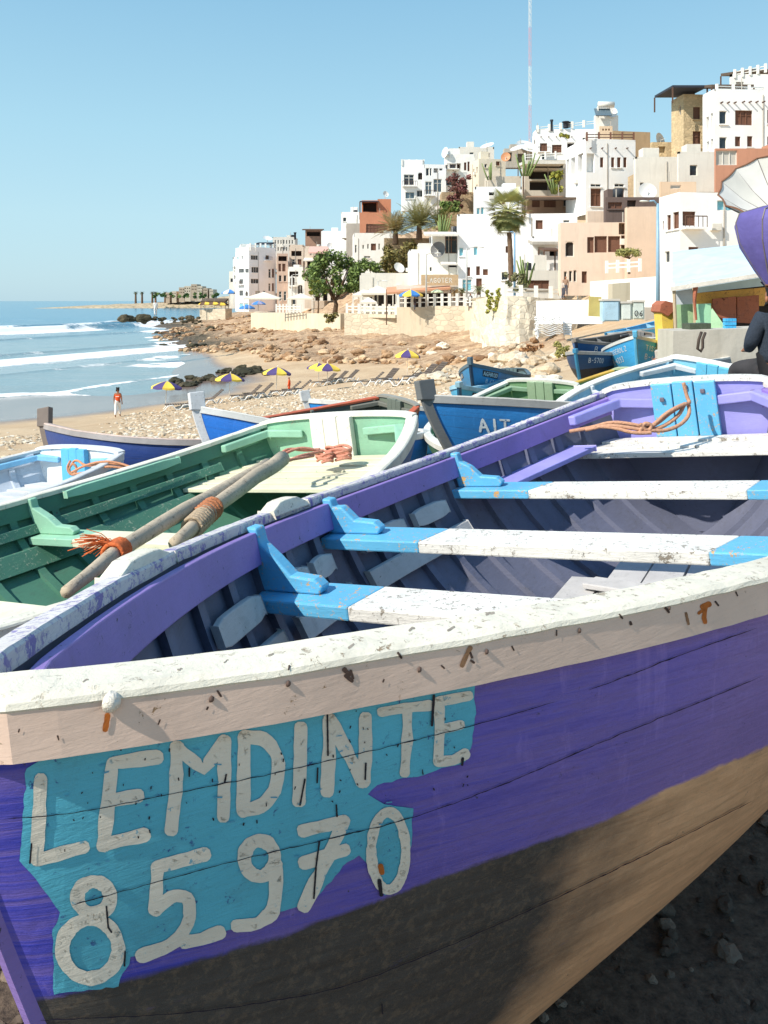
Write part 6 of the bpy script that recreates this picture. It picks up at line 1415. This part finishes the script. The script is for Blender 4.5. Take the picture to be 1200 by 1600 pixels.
# flat roofs, awnings, pergolas
def canopy(label,q,th,mat,posts=(),hp_=3.,name='awning',cat='awning',pm=brn_):
    q=[Vector(p) for p in q]; c=q[0]; r=empty(name,c,0,label,cat); MB().prism([p-c for p in q],(0,0,-th)).build('roof',mat,r)
    for i in posts: p=q[i]-c; MB().box((p.x-.07,p.y-.07,p.z-hp_),(p.x+.07,p.y+.07,p.z-th)).build('post',pm,r)
    return r
def CN(label,x0,x1,y0,y1,Y,dpt,th,mat,hp_=3,posts=(0,1,2,3),yb=None,**k):
    a=P(x0,y1,Y);b=P(x1,y1 if yb is None else yb,Y); c_=P(x1,y0,Y+dpt); d=P(x0,y0,Y+dpt); c_.x=b.x;d.x=a.x
    c_.z=b.z+(y1-y0)/F*Y; d.z=a.z+(y1-y0)/F*Y
    return canopy(label,[a,b,c_,d],th,mat,posts,hp_,**k)
tent=plain((226,216,198),.8,.06,3,.2); thatch=plain((96,82,70),.95,.3,8,1.); drkm=plain((52,56,66),.7,.2); teal_=plain((40,84,104),.3,.2)
CN('orange brown awning over the restaurant with the wooden sign',604,704,448,457,98.5,4,.25,plain((206,150,116),.8,.1),4,yb=449)
CN('dark roof over the stone tower terrace with blue glass screens',1051,1105,128,133,90,6,.25,drkm,2,name='pergola',cat='pergola')
CN('dark thatched roof of the top right terrace',1112,1178,116,132,88,5,.3,thatch,2.4,name='pergola',cat='pergola')
CN('dark thatched shelter rising off the top right corner of the photo',1172,1300,84,108,92,8,.35,thatch,4,name='pergola',cat='pergola')
CN('brown reed shade roof over the timber roof room',820,906,302,308,103,5,.3,thatch,2.6,name='pergola',cat='pergola')
CN('low dark roof shelter on the tall white sea front block',399,424,376,380,212,6,.4,drkm,3,name='pergola',cat='pergola')
CN('white concrete slab roof over the dark terrace house',818,884,248,252,124,5,.4,pw2,6,name='pergola',cat='pergola')
CN('brown slatted awning on the white house right of the palm',850,876,384,390,90,3,.2,brn_,3)
CN('grey awning on the big plain white house',832,874,372,378,93,3,.3,pgr,3,posts=())
CN('dark brown flat roof on the brown rooftop room',472,504,355,358,211,5,.3,brn_,2,posts=())
CN('pink striped awning on the beige house',482,512,384,394,185,3,.3,plain((214,170,156),.8,.1),3,posts=())
CN('white awning strip above the dark lower terrace of the beige house',474,508,402,406,186,2,.3,pw2,4)
CN('dark steel frame over the terracotta roof room',562,592,311,314,173,4,.2,drkm,4)
CN('white flat roof of the stepped house terrace',664,716,358,366,105,4,.25,pw2,4,posts=())
CN('small white awning under the very large brown framed window',690,714,408,412,105,2,.2,pw2,2,posts=())
def tent_(label,px,py,Y,wpx,hpx,mat):
    c=P(px,py,Y); w_=wpx/F*Y/2; h_=hpx/F*Y; r=empty('tent',c,0,label,'tent'); m=MB()
    m.add([(-w_,-w_*.8,-h_),(w_,-w_*.8,-h_),(w_,w_*.8,-h_),(-w_,w_*.8,-h_),(0,0,0),(-w_,-w_*.8,-h_-.25),(w_,-w_*.8,-h_-.25),(w_,w_*.8,-h_-.25),(-w_,w_*.8,-h_-.25)],[(0,1,4),(1,2,4),(2,3,4),(3,0,4),(0,5,6,1),(1,6,7,2),(2,7,8,3),(3,8,5,0)]); m.build('canopy',mat,r)
    for a in (-1,1):
        for b in (-1,1): MB().box((a*w_*.95-.06,b*w_*.75-.06,-h_-3),(a*w_*.95+.06,b*w_*.75+.06,-h_)).build('post',frw,r)
tent_('cream pointed tent at the left of the cafe terrace',590,446,106,50,12,tent)
tent_('cream pointed tent nearest the white cafe building',568,452,108,34,9,tent)
tent_('grey white tent at the foot of the tall palm, right side',838,430,92,46,14,tent)
tent_('cream canopy under the arched brown house at the far left',412,456,170,56,10,tent)
tent_('small cream canopy left of the big green tree',470,458,150,40,8,tent)
tent_('low cream canopy below the cafe tents',576,464,104,26,8,tent)
# small striped parasols on the terraces
bl=plain((70,130,196),.7,.08)
for i,(px,py,Y,ca,cb_,lab,s_) in enumerate(((642,453,94.5,bl,yel,'blue yellow and white parasol behind the sea wall balustrade',1.35),(386,476,190,bl,bl,'blue parasol at the foot of the tall white sea front block',1.8),(404,470,188,plain((150,150,180),.7),bl,'greyish blue parasol right of the blue one, far left',1.6),(683,452,95,plain((196,206,170),.8),plain((196,206,170),.8),'closed looking pale green parasol by the restaurant',.7),(359,452,225,bl,frw,'blue awning parasol on the corner of the far left houses',2.2),(322,470,225,yel,brn_,'left yellow and brown parasol at the beach bar on the point',2.0),(335,470,225,yel,brn_,'middle yellow and brown parasol at the beach bar on the point',2.0),(346,471,225,yel,brn_,'right yellow and brown parasol at the beach bar on the point',2.0))):
    t=P(px,py,Y); umbrella(lab,(t.x,t.y,t.z-2.1*s_),1.05,2.1,ca,cb_,8).scale=(s_,s_,s_)
# the point below the beach bar
wallq('rubble wall of the beach bar on the far left point',WQ(312,484,226,352,482,222,500,500),3,swall)
CN('low brown thatched roof of the beach bar on the point',314,352,466,470,224,5,.5,thatch,4)
# wooden sign
sg=slab('wooden_sign','pale vertical plank sign board above the restaurant, faint white lettering','sign',[P(658,446,99),P(716,446,99),P(716,429,99),P(658,429,99)],.15,wood((206,176,138)))
def text_on(parent,c,txt,size,mat,gap=.25,wd=.14,off=0):
    st,wt=text_strokes(txt,size,gap); m=MB()
    for s_ in st:
        v,f=ribbon(s_,size*wd); m.add([Vector(c)+Vector((a.x-wt/2,-.02-off,a.y)) for a in v],f)
    return m.build('lettering',mat,parent)
text_on(sg,P(687,441.5,99)-sg.location,'LAGOTER',.55,plain((240,236,224),.7))
# dishes, tanks, solar heater, chimneys
def dish(label,px,py,Y,r,az=0,el=35,group=None,c=(232,230,224)):
    p=P(px,py,Y); o=empty('satellite_dish',p,0,label,'satellite dish',group); m=MB(); n=16
    prof=[(r*i/5,-.25*r+.25*r*(i/5)**2) for i in range(6)]; m.lathe(prof,n); d=m.build('reflector',plain(c,.5,.05),o,True); d.rotation_euler=(R(90-el),0,R(az))
    dr=d.rotation_euler.to_matrix()@Vector((0,0,1)); MB().tube([dr*(-.25*r),dr*r*.7],.02*r+.01,5).build('arm',frw,o); MB().tube([(0,0,-.1*r),(0,0,-1.3*r)],.05*r+.015,6).build('mast',frw,o)
dg='satellite dishes on the roofs'
for a in (('dark rimmed round dish at the left end of the hotel roof',695,238,140,.95,-60,10),('small grey dish next to the dark rimmed one on the hotel roof',702,240,140,.55,60,10),('large white dish tilted up on the roof above the hotel',761,227,146,1.3,-40,60),('white dish on the cluttered roof left of the mast',808,231,140,1.3,-40,60),('broad white dish behind the mast foot',824,228,142,2.,20,50),('round white dish by the solar water heater',956,175,112,.8,0,15),('white dish above the tan stone wall',1032,219,97,.95,40,10),('dish on the terracotta stair tower',603,303,174,.7,30,20),('pale dish on the white house below the corner house doors',1012,298,80,.9,0,20),('white dish dome on the tall sea front block roof',418,372,214,1.3,30,60),('copper coloured dish on the cream house roof',790,245,131,.8,-20,15,None,(200,140,100)),('dish on the plain wall left of the big green tree',517,384,186,.9,20,30),('dark round dish by the stepped white house',684,390,107,1.1,-30,10,None,(110,110,110)),('small dish on the wall in front of the brown bushes',624,418,110,.8,30,30)): dish(*a)
def chim(label,px,y0,y1,Y,r,mat,name='chimney'):
    a=P(px,y1,Y);b=P(px,y0,Y); o=empty(name,a,0,label,'chimney' if name=='chimney' else 'water tank'); h=b.z-a.z; MB().lathe([(r,0),(r,h*.85),(r*1.4,h*.86),(r*1.4,h),(0,h)],10).build('flue',mat,o,True)
chim('thin black chimney pipe left of the solar heater',862,187,205,150,.22,drkm); chim('short dark chimney pot by the solar heater',884,190,200,150,.5,drkm); chim('stubby dark vent next to the short chimney pot',888,191,199,151,.4,drkm); chim('thin chimney on the brown balconied roofs',461,363,374,226,.3,drkm)
sh=empty('solar_water_heater',P(947,168,111),0,'white solar water heater tank and panel on the roof at the skyline','water heater'); MB().tube([(-1.1,0,.4),(1.1,0,.4)],.42,12).build('tank',frw,sh,True); MB().obox((-.5,-.2,-.7),(1.1,0,0),(0,.5,.6),(0,.05,-.04)).build('panel',glass2,sh)
MB().box((-1.2,-.1,-1.4),(-1.05,.1,.2)).build('frame',frw,sh)
# radio mast
mm=P(828,225,150); mast=empty('radio_mast',mm,0,'very tall thin red and white lattice radio mast rising out of the photo','mast'); Hm=P(828,-140,150).z-mm.z
red_=plain((206,160,166),.6); 
for k in range(6):
    z0=Hm*k/6;z1=Hm*(k+1)/6; m=MB()
    for i in range(3):
        a=R(120*i+15); m.tube([(.26*math.cos(a),.26*math.sin(a),z0),(.26*math.cos(a),.26*math.sin(a),z1)],.03,4)
    n=6
    for q in range(n):
        for i in range(3):
            a=R(120*i+15);b=R(120*(i+1)+15); za=z0+(z1-z0)*q/n; zb_=z0+(z1-z0)*(q+1)/n; m.tube([(.26*math.cos(a),.26*math.sin(a),za),(.26*math.cos(b),.26*math.sin(b),zb_)],.018,3)
    m.build('lattice_section',frw if k%2 else red_,mast)
# lamp posts
def lamp(label,px,y0,y1,Y,arm,c,r=.07,head=1.):
    b=P(px,y1,Y); t=P(px,y0,Y); o=empty('lamp_post',b,0,label,'lamp post'); h=t.z-b.z; mt=plain(c,.4,.08)
    MB().tube([(0,0,0),(0,0,h*.5),(0,0,h)],[r*1.25,r,r*.8],10).build('pole',mt,o,True)
    MB().tube([(0,0,h*.985),(arm*.5,0,h+.12),(arm,0,h+.1)],r*.5,7).build('arm',mt,o,True)
    hd=MB(); s=1 if arm>0 else -1
    for_=[(0,.0),(.25,.12),(.6,.16),(.8,.1),(.9,.0)]; vs=[]
    for x,w_ in for_:
        for k in range(8): a=2*math.pi*k/8; vs.append((arm+s*x*head,w_*head*math.cos(a),h+.1+w_*.55*head*math.sin(a)))
    hd.add(vs,[(i*8+k,i*8+(k+1)%8,(i+1)*8+(k+1)%8,(i+1)*8+k) for i in range(4) for k in range(8)]); hd.build('lamp_head',plain((222,222,214),.4,.05),o,True)
lamp('tall pale blue lamp post with a lamp head, in front of the pink house',1028,318,492,34,-.35,(136,170,192),.075,.5)
lamp('grey lamp post with arm left, in front of the blue shuttered house',729,388,478,92,1.2,(190,190,186),.1); lamp('grey lamp post at the left end of the wooden sign',666,397,480,94,.9,(180,178,172),.1); lamp('blue lamp post right beside the tall palm trunk',804,364,462,76,-.4,(120,160,192),.1); lamp('thin lamp post among the far left cafe canopies',456,430,485,150,.6,(200,196,188),.12); lamp('thin lamp post right of the far cafe canopies',590,440,480,106,.5,(190,188,180),.1)
# ================================================================ vegetation
def leafm(c1,c2,nm='leaves'):
    n=N(nm); t=n.attr('tone'); col=n.mix(t,lin(c1),lin(c2)); n.b.inputs['Subsurface Weight'].default_value=0
    return n.out(col,.6,None,.25)
def crown(name,clumps,nl,size,mat,parent,c0,jit=.35,up=0.):
    """leaf quads spread through many small clumps"""
    V=[];T=[]
    for (c,r) in clumps:
        k=int(max(nl*r**2,34)); d=rng.normal(size=(k,3)); d/=np.linalg.norm(d,axis=1)[:,None]; rad=r*(rng.random(k)**.45)[:,None]; p=np.array(c)-np.array(c0)+d*rad*np.array([1,1,.85])
        n=d+rng.normal(size=(k,3))*.7+np.array([0,0,up]); n/=np.linalg.norm(n,axis=1)[:,None]; u=np.cross(n,rng.normal(size=(k,3))); u/=np.linalg.norm(u,axis=1)[:,None]; v=np.cross(n,u)
        s=size*(.6+.8*rng.random(k))[:,None]; V.append(np.stack([p-u*s,p-v*s*.5,p+u*s,p+v*s*.5],1).reshape(-1,3)); T.append(np.repeat(np.clip(.5+.35*rng.normal(size=k)+.2*(rng.random()-.5),0,1),4))
    V=np.concatenate(V); f=np.arange(len(V)).reshape(-1,4); return npmesh(name,V,f,mat,False,{'tone':np.concatenate(T)},parent)
gl=leafm((66,86,44),(132,150,80)); ol=leafm((92,88,52),(160,146,88)); bg_=leafm((84,62,48),(150,96,92)); pl=leafm((120,126,76),(206,200,138)); yl_=leafm((120,124,50),(190,186,90)); trk=plain((110,88,70),.9,.25,6,.8)
def tree(label,px,py_top,py_base,Y,wpx,mat,name='broadleaf_tree',nl=90,size=.22,trunkh=.35,seed=0,cat='tree',flat=.8):
    b=P(px,py_base,Y); H_=(py_base-py_top)/F*Y; Rw=wpx/F*Y/2*1.18; rs=np.random.default_rng(seed+int(px)); root=empty(name,b,0,label,cat)
    tm=MB(); zt=H_*trunkh; tm.tube([(0,0,-.5),(.05*Rw,0,zt*.6),(0,0,zt)],[Rw*.09,Rw*.07,Rw*.06],8)
    cl=[]
    for i in range(30):
        a=rs.random()*6.28; ph=math.acos(1-1.5*rs.random()); q=Vector((math.cos(a)*math.sin(ph)*Rw*.8,math.sin(a)*math.sin(ph)*Rw*.7,zt+(H_-zt)*(.42+.5*math.cos(ph)*flat))); r=Rw*(.16+.2*rs.random()); cl.append((tuple(q),r))
        if i%3==0: tm.tube([(0,0,zt*.9),tuple(q*.5+Vector((0,0,zt*.35))),tuple(q)],[Rw*.04,Rw*.025,Rw*.01],5)
    tm.build('trunk',trk,root,True); crown('crown',cl,nl,size,mat,root,(0,0,0)); return root
tree('largest dark green tree on the cafe terrace, left one of two',523,392,486,128,80,gl,nl=75,size=.3,seed=1,flat=.95,trunkh=.18)
tree('smaller green tree touching the right side of the largest dark tree',573,404,484,126,56,gl,nl=80,size=.27,seed=2,flat=.95,trunkh=.2)
tree('yellowish green low tree at the left foot of the largest dark tree',497,432,486,134,26,yl_,nl=80,size=.24,seed=3)
def bush(label,cl,Y,mat,size,nl,name='bush',cat='bush'):
    pts=[(P(x,y,Y+dy),r/F*Y) for x,y,r,dy in cl]; c0=pts[0][0]; root=empty(name,c0,0,label,cat); crown('leaves',[(tuple(p),r) for p,r in pts],nl,size,mat,root,tuple(c0))
    m=MB()
    for p,r in pts[:12]: m.tube([(p-c0)*.8+Vector((0,.2*r,-1.6*r)),p-c0+Vector((0,0,-.6*r)),p-c0],[r*.08,r*.06,r*.03],4)
    m.build('stems',trk,root)
rr=np.random.default_rng(3)
bush('large dry brown green bush spilling down the slope below the palms',[(600+62*rr.random(),372+8+48*rr.random(),7+5*rr.random(),4*rr.random()) for _ in range(34)]+[(596+26*rr.random(),398+34*rr.random(),8,0) for _ in range(12)],128,ol,.34,16)
bush('purple brown bougainvillea climbing the hotel corner',[(703+rr.normal()*3+(30-(i))*0+18*rr.random(),276+i*1.9+rr.normal()*3,5+4*rr.random(),2*rr.random()) for i in range(28)]+[(722+rr.random()*12,270+rr.random()*30,5,0) for _ in range(10)],130,bg_,.3,22,'bougainvillea','climbing plant')
bush('dark green hedge between the fan palms and the bougainvillea',[(690+28*rr.random(),315+18*rr.random(),6,1) for _ in range(14)],126,gl,.3,18)
bush('yellow green creeper hanging down the left face of the stone buttress',[(764+rr.normal()*3,455+i*2.2,2.6,-.6) for i in range(16)]+[(778+rr.normal()*3,452+i*2.6,2.6,-.8) for i in range(14)],72,yl_,.13,90,'creeper','climbing plant')
bush('grey green shrubs at the foot of the tall palm',[(790+32*rr.random(),428+24*rr.random(),5,1) for _ in range(16)],74,leafm((88,92,66),(150,146,104)),.18,50)
bush('dry green shrubs right of the stacked loungers',[(868+22*rr.random(),536+22*rr.random(),5,0) for _ in range(12)],36,leafm((110,116,60),(186,176,110)),.09,160)
bush('reddish dry plants left of the stacked loungers',[(812+36*rr.random(),540+8*rr.random(),4,0) for _ in range(10)],42,leafm((140,96,66),(196,150,104)),.09,150)
bush('brown dry shrub on the sea wall below the small brown steps',[(508+22*rr.random(),492+12*rr.random(),4,0) for _ in range(8)],112,ol,.25,40)
bush('leafy climber on the open concrete terrace',[(862+16*rr.random(),268+30*rr.random(),4,-3) for _ in range(12)]+[(884+5*rr.normal(),210+5*rr.random(),4,10) for _ in range(5)],125,yl_,.25,30,'creeper','climbing plant')
t_=tree('small umbrella shaped tree in front of the pink house',983,386,418,62,38,leafm((120,122,66),(176,170,104)),nl=260,size=.1,trunkh=.5,seed=9,flat=.5)
# cactus
def cactus(label,px,py,Y,h,n=9,seed=0):
    b=P(px,py,Y); r=empty('cactus',b,0,label,'cactus'); rs=np.random.default_rng(seed)
    m=MB()
    for i in range(n):
        x=rs.normal()*h*.16;y=rs.normal()*h*.1; m.tube([(x*.4,y*.4,-.3),(x*.9,y,h*.4),(x*1.3,y,h*(.6+.4*rs.random()))],[h*.045,h*.04,h*.025],6)
    m.build('stems',plain((122,138,84),.7,.25,6,.5),r,True)
cactus('tall column cactus cluster on the dark terrace, right of the palm crown',868,300,122,3.2,12,1); cactus('column cactus on the beige terrace wall above the palm crown',767,278,123,2.6,8,2); cactus('column cactus against the concrete terrace posts',820,272,123,3.4,8,3); cactus('leaning cacti between the fan palms and the stepped house',690,368,122,3.2,12,4); cactus('bare grey cactus by the blue lamp post',822,440,84,2.8,7,5)
# palms
def palm(label,px,py_c,py_b,Y,rpx,nf,trunk_r,mat,droop=1.,up=.9,seed=0,skirt=0,lean=0,wid=1.):
    c=P(px,py_c,Y); b=P(px+lean,py_b,Y); root=empty('palm_tree',b,0,label,'palm tree'); h=c.z-b.z; cx=c.x-b.x; r=rpx/F*Y; rs=np.random.default_rng(seed)
    m=MB(); n=16; m.tube([(cx*(i/n)**1.2,0,h*i/n) for i in range(n+1)],[trunk_r*(1.25-.35*i/n)*(1+.1*(i%2)) for i in range(n+1)],9); m.build('trunk',trk,root,True)
    V=[];T=[]
    for k in range(nf):
        a=k*2.399+rs.random()*.4; el=(up-1.5*(k/nf))*1.0 if not skirt else (1.25-2.5*(k/nf)); L=r*(.8+.35*rs.random()); tone=np.clip(.55+.25*rs.normal()-(.4 if el<-.5 else 0),0,1)
        ns=9; pts=[]; p=Vector((cx,0,h)); d=Vector((math.cos(a)*math.cos(el),math.sin(a)*math.cos(el),math.sin(el)))
        for i in range(ns+1):
            pts.append(p.copy()); p=p+d*L/ns; d=(d+Vector((0,0,-.14*droop))).normalized()
        if skirt: # fan leaf
            base=pts[5]; u=(pts[6]-pts[5]).normalized(); sd_=u.cross(Vector((0,0,1))).normalized() if abs(u.z)<.95 else Vector((1,0,0)); 
            for q in range(-10,11):
                an=q*.14; dd=(u*math.cos(an)+sd_*math.sin(an)); e=base+dd*L*.5+Vector((0,0,-.12*L*abs(math.sin(an)))); w_=sd_*math.cos(an)*L*.022-u*math.sin(an)*L*.022
                V+= [base,base.lerp(e,.6)+w_,e,base.lerp(e,.6)-w_]; T+=[tone]*4
            V+=[pts[0]+Vector((0,0,.05)),pts[5]+Vector((0,0,.04)),pts[5]-Vector((0,0,.04)),pts[0]-Vector((0,0,.05))]; T+=[tone]*4
        else:
            for i in range(1,ns+1):
                u=(pts[i]-pts[i-1]).normalized(); sd_=u.cross(Vector((0,0,1))).normalized()
                for q in (0,.33,.66):
                    o=pts[i-1].lerp(pts[i],q); ll=L*.26*wid*math.sin(math.pi*min(1,(i+q)/ns*.8+.15))
                    for s in (-1,1):
                        e=o+(sd_*s+u*.75+Vector((0,0,-.15))).normalized()*ll; V+= [o,o.lerp(e,.5)+u*L*.012,e,o.lerp(e,.5)-u*L*.012]; T+=[tone]*4
                V+=[pts[i-1]+Vector((0,0,.03)),pts[i]+Vector((0,0,.02)),pts[i]-Vector((0,0,.02)),pts[i-1]-Vector((0,0,.03))]; T+=[tone*.6]*4
    npmesh('fronds',np.array([tuple(v) for v in V]),np.arange(len(V)).reshape(-1,4),mat,False,{'tone':np.array(T)},root)
palm('tall fan palm with a long trunk rising in front of the big white house',794,328,440,80,38,60,.22,pl,.45,seed=1,skirt=1,lean=5)
palm('feathery date palm with upright fronds, centre of the slope palms',655,352,374,128,46,60,.4,leafm((104,108,66),(178,168,116)),.7,1.45,2)
palm('feathery date palm left of the central slope palm, half hidden',618,360,382,130,40,54,.4,leafm((120,108,72),(190,170,120)),.6,1.4,3)
palm('smaller date palm right of the central slope palm',688,350,378,127,34,46,.35,leafm((110,112,64),(176,170,108)),.7,1.3,4)
palm('small potted palm on the balustrade terrace, left of the buttress',748,452,466,92,14,26,.2,leafm((96,104,66),(160,156,104)),1.2,1.1,5)
palm('low reddish palm on the restaurant terrace',711,456,470,96,13,24,.2,leafm((140,104,66),(176,150,100)),1.2,1.0,6); palm('low green palm beside the reddish palm on the restaurant terrace',722,454,468,97,12,24,.2,leafm((96,104,66),(160,156,104)),1.2,1.0,7)
# far headland
for i,(px,y0,y1,w_) in enumerate(((284,449,462,9),(293,447,461,10),(303,444,460,9),(312,447,461,8),(321,450,460,7),(272,455,463,7),(262,457,464,6),(330,452,460,6))):
    house(['tan hotel house with flat roof, left one on the distant headland','pale tan house second from the left on the distant headland','tallest tan house on the distant headland','grey tan house right of the tallest on the headland','low house on the right of the headland cluster','low beige house at the left foot of the headland cluster','tiny leftmost house of the distant headland','small last house before the town, on the headland'][i],880,px-w_/2,px-w_/2,px+w_/2,y0,y1+10,plaster((214,194,168),.3) if i%2 else plaster((196,172,146),.3),wg('r',px-w_/2+.5,px+w_/2-.5,y0+2.5,y0+4.5,3,'o',.45)+wg('r',px-w_/2+.5,px+w_/2-.5,y0+7,y0+9,3,'o',.45),0,dep=20)
for i,px in enumerate((212,222,238,243,258,268)): palm(['leftmost lone palm on the distant headland','second lone palm on the distant headland','leaning third palm on the distant headland','fourth palm on the headland, close to the third','palm by the first house of the headland','palm between the small houses of the headland'][i],px,457,474,915,5,22,1.0,leafm((60,74,48),(100,108,70)),1.2,.9,20+i,wid=1.6)
bush('dark bushes around the houses of the distant headland',[(240+100*rr.random(),459+5*rr.random(),2.2,0) for _ in range(26)],860,gl,1.6,3)
# people on the terraces, very small
for i,(px,py,Y,c) in enumerate(((884,447,70.8,(150,120,100)),(735,470,91,(60,60,70)),(648,474,94,(70,60,60)),(880,452,71,(200,190,180)))):
    J=stand(.05); b=P(px,py,Y); b.z=P(px,py,Y).z-.9; figure(['person leaning on the railing under the pink house','person in dark clothes behind the railing left of the buttress','person under the blue and yellow parasol','second person at the railing under the pink house, in pale clothes'][i],tuple(b),R(160+i*40),J,SK,clothes(J,plain(c,.8),plain((80,80,90),.8)))
# village lane fill: terraced retaining slope between the houses
for i,(x0,x1,yt,yb,Y,lab) in enumerate(((600,720,372,430,132,'rough tan retaining bank under the slope palms'),(690,745,300,350,134,'rough retaining bank below the bougainvillea'),(1010,1060,262,300,92,'low tan retaining wall above the plain white house'))):
    house(lab,Y,x0,x0,x1,yt,yb+20,plaster((190,166,134),.5,stone=.9),[],0,name='retaining_wall',cat='wall')

# cafe terraces behind the sea walls
for lab,pts in (('paved cafe terrace floor above the central sea wall',[P(538,489,104.8),P(622,490,99),P(728,478,93.6),P(728,478,116),P(560,486,124)]),('paved terrace floor under the big green tree',[P(392,489,150.6),P(534,489,118.8),P(540,480,140),P(400,482,185)])):
    c=pts[0]; zz=c.z-.15; o=MB().prism([Vector((p.x,p.y,zz))-c for p in pts],(0,0,-.4)).build('terrace_floor',sw2); o.location=c; tag(o,kind='structure')
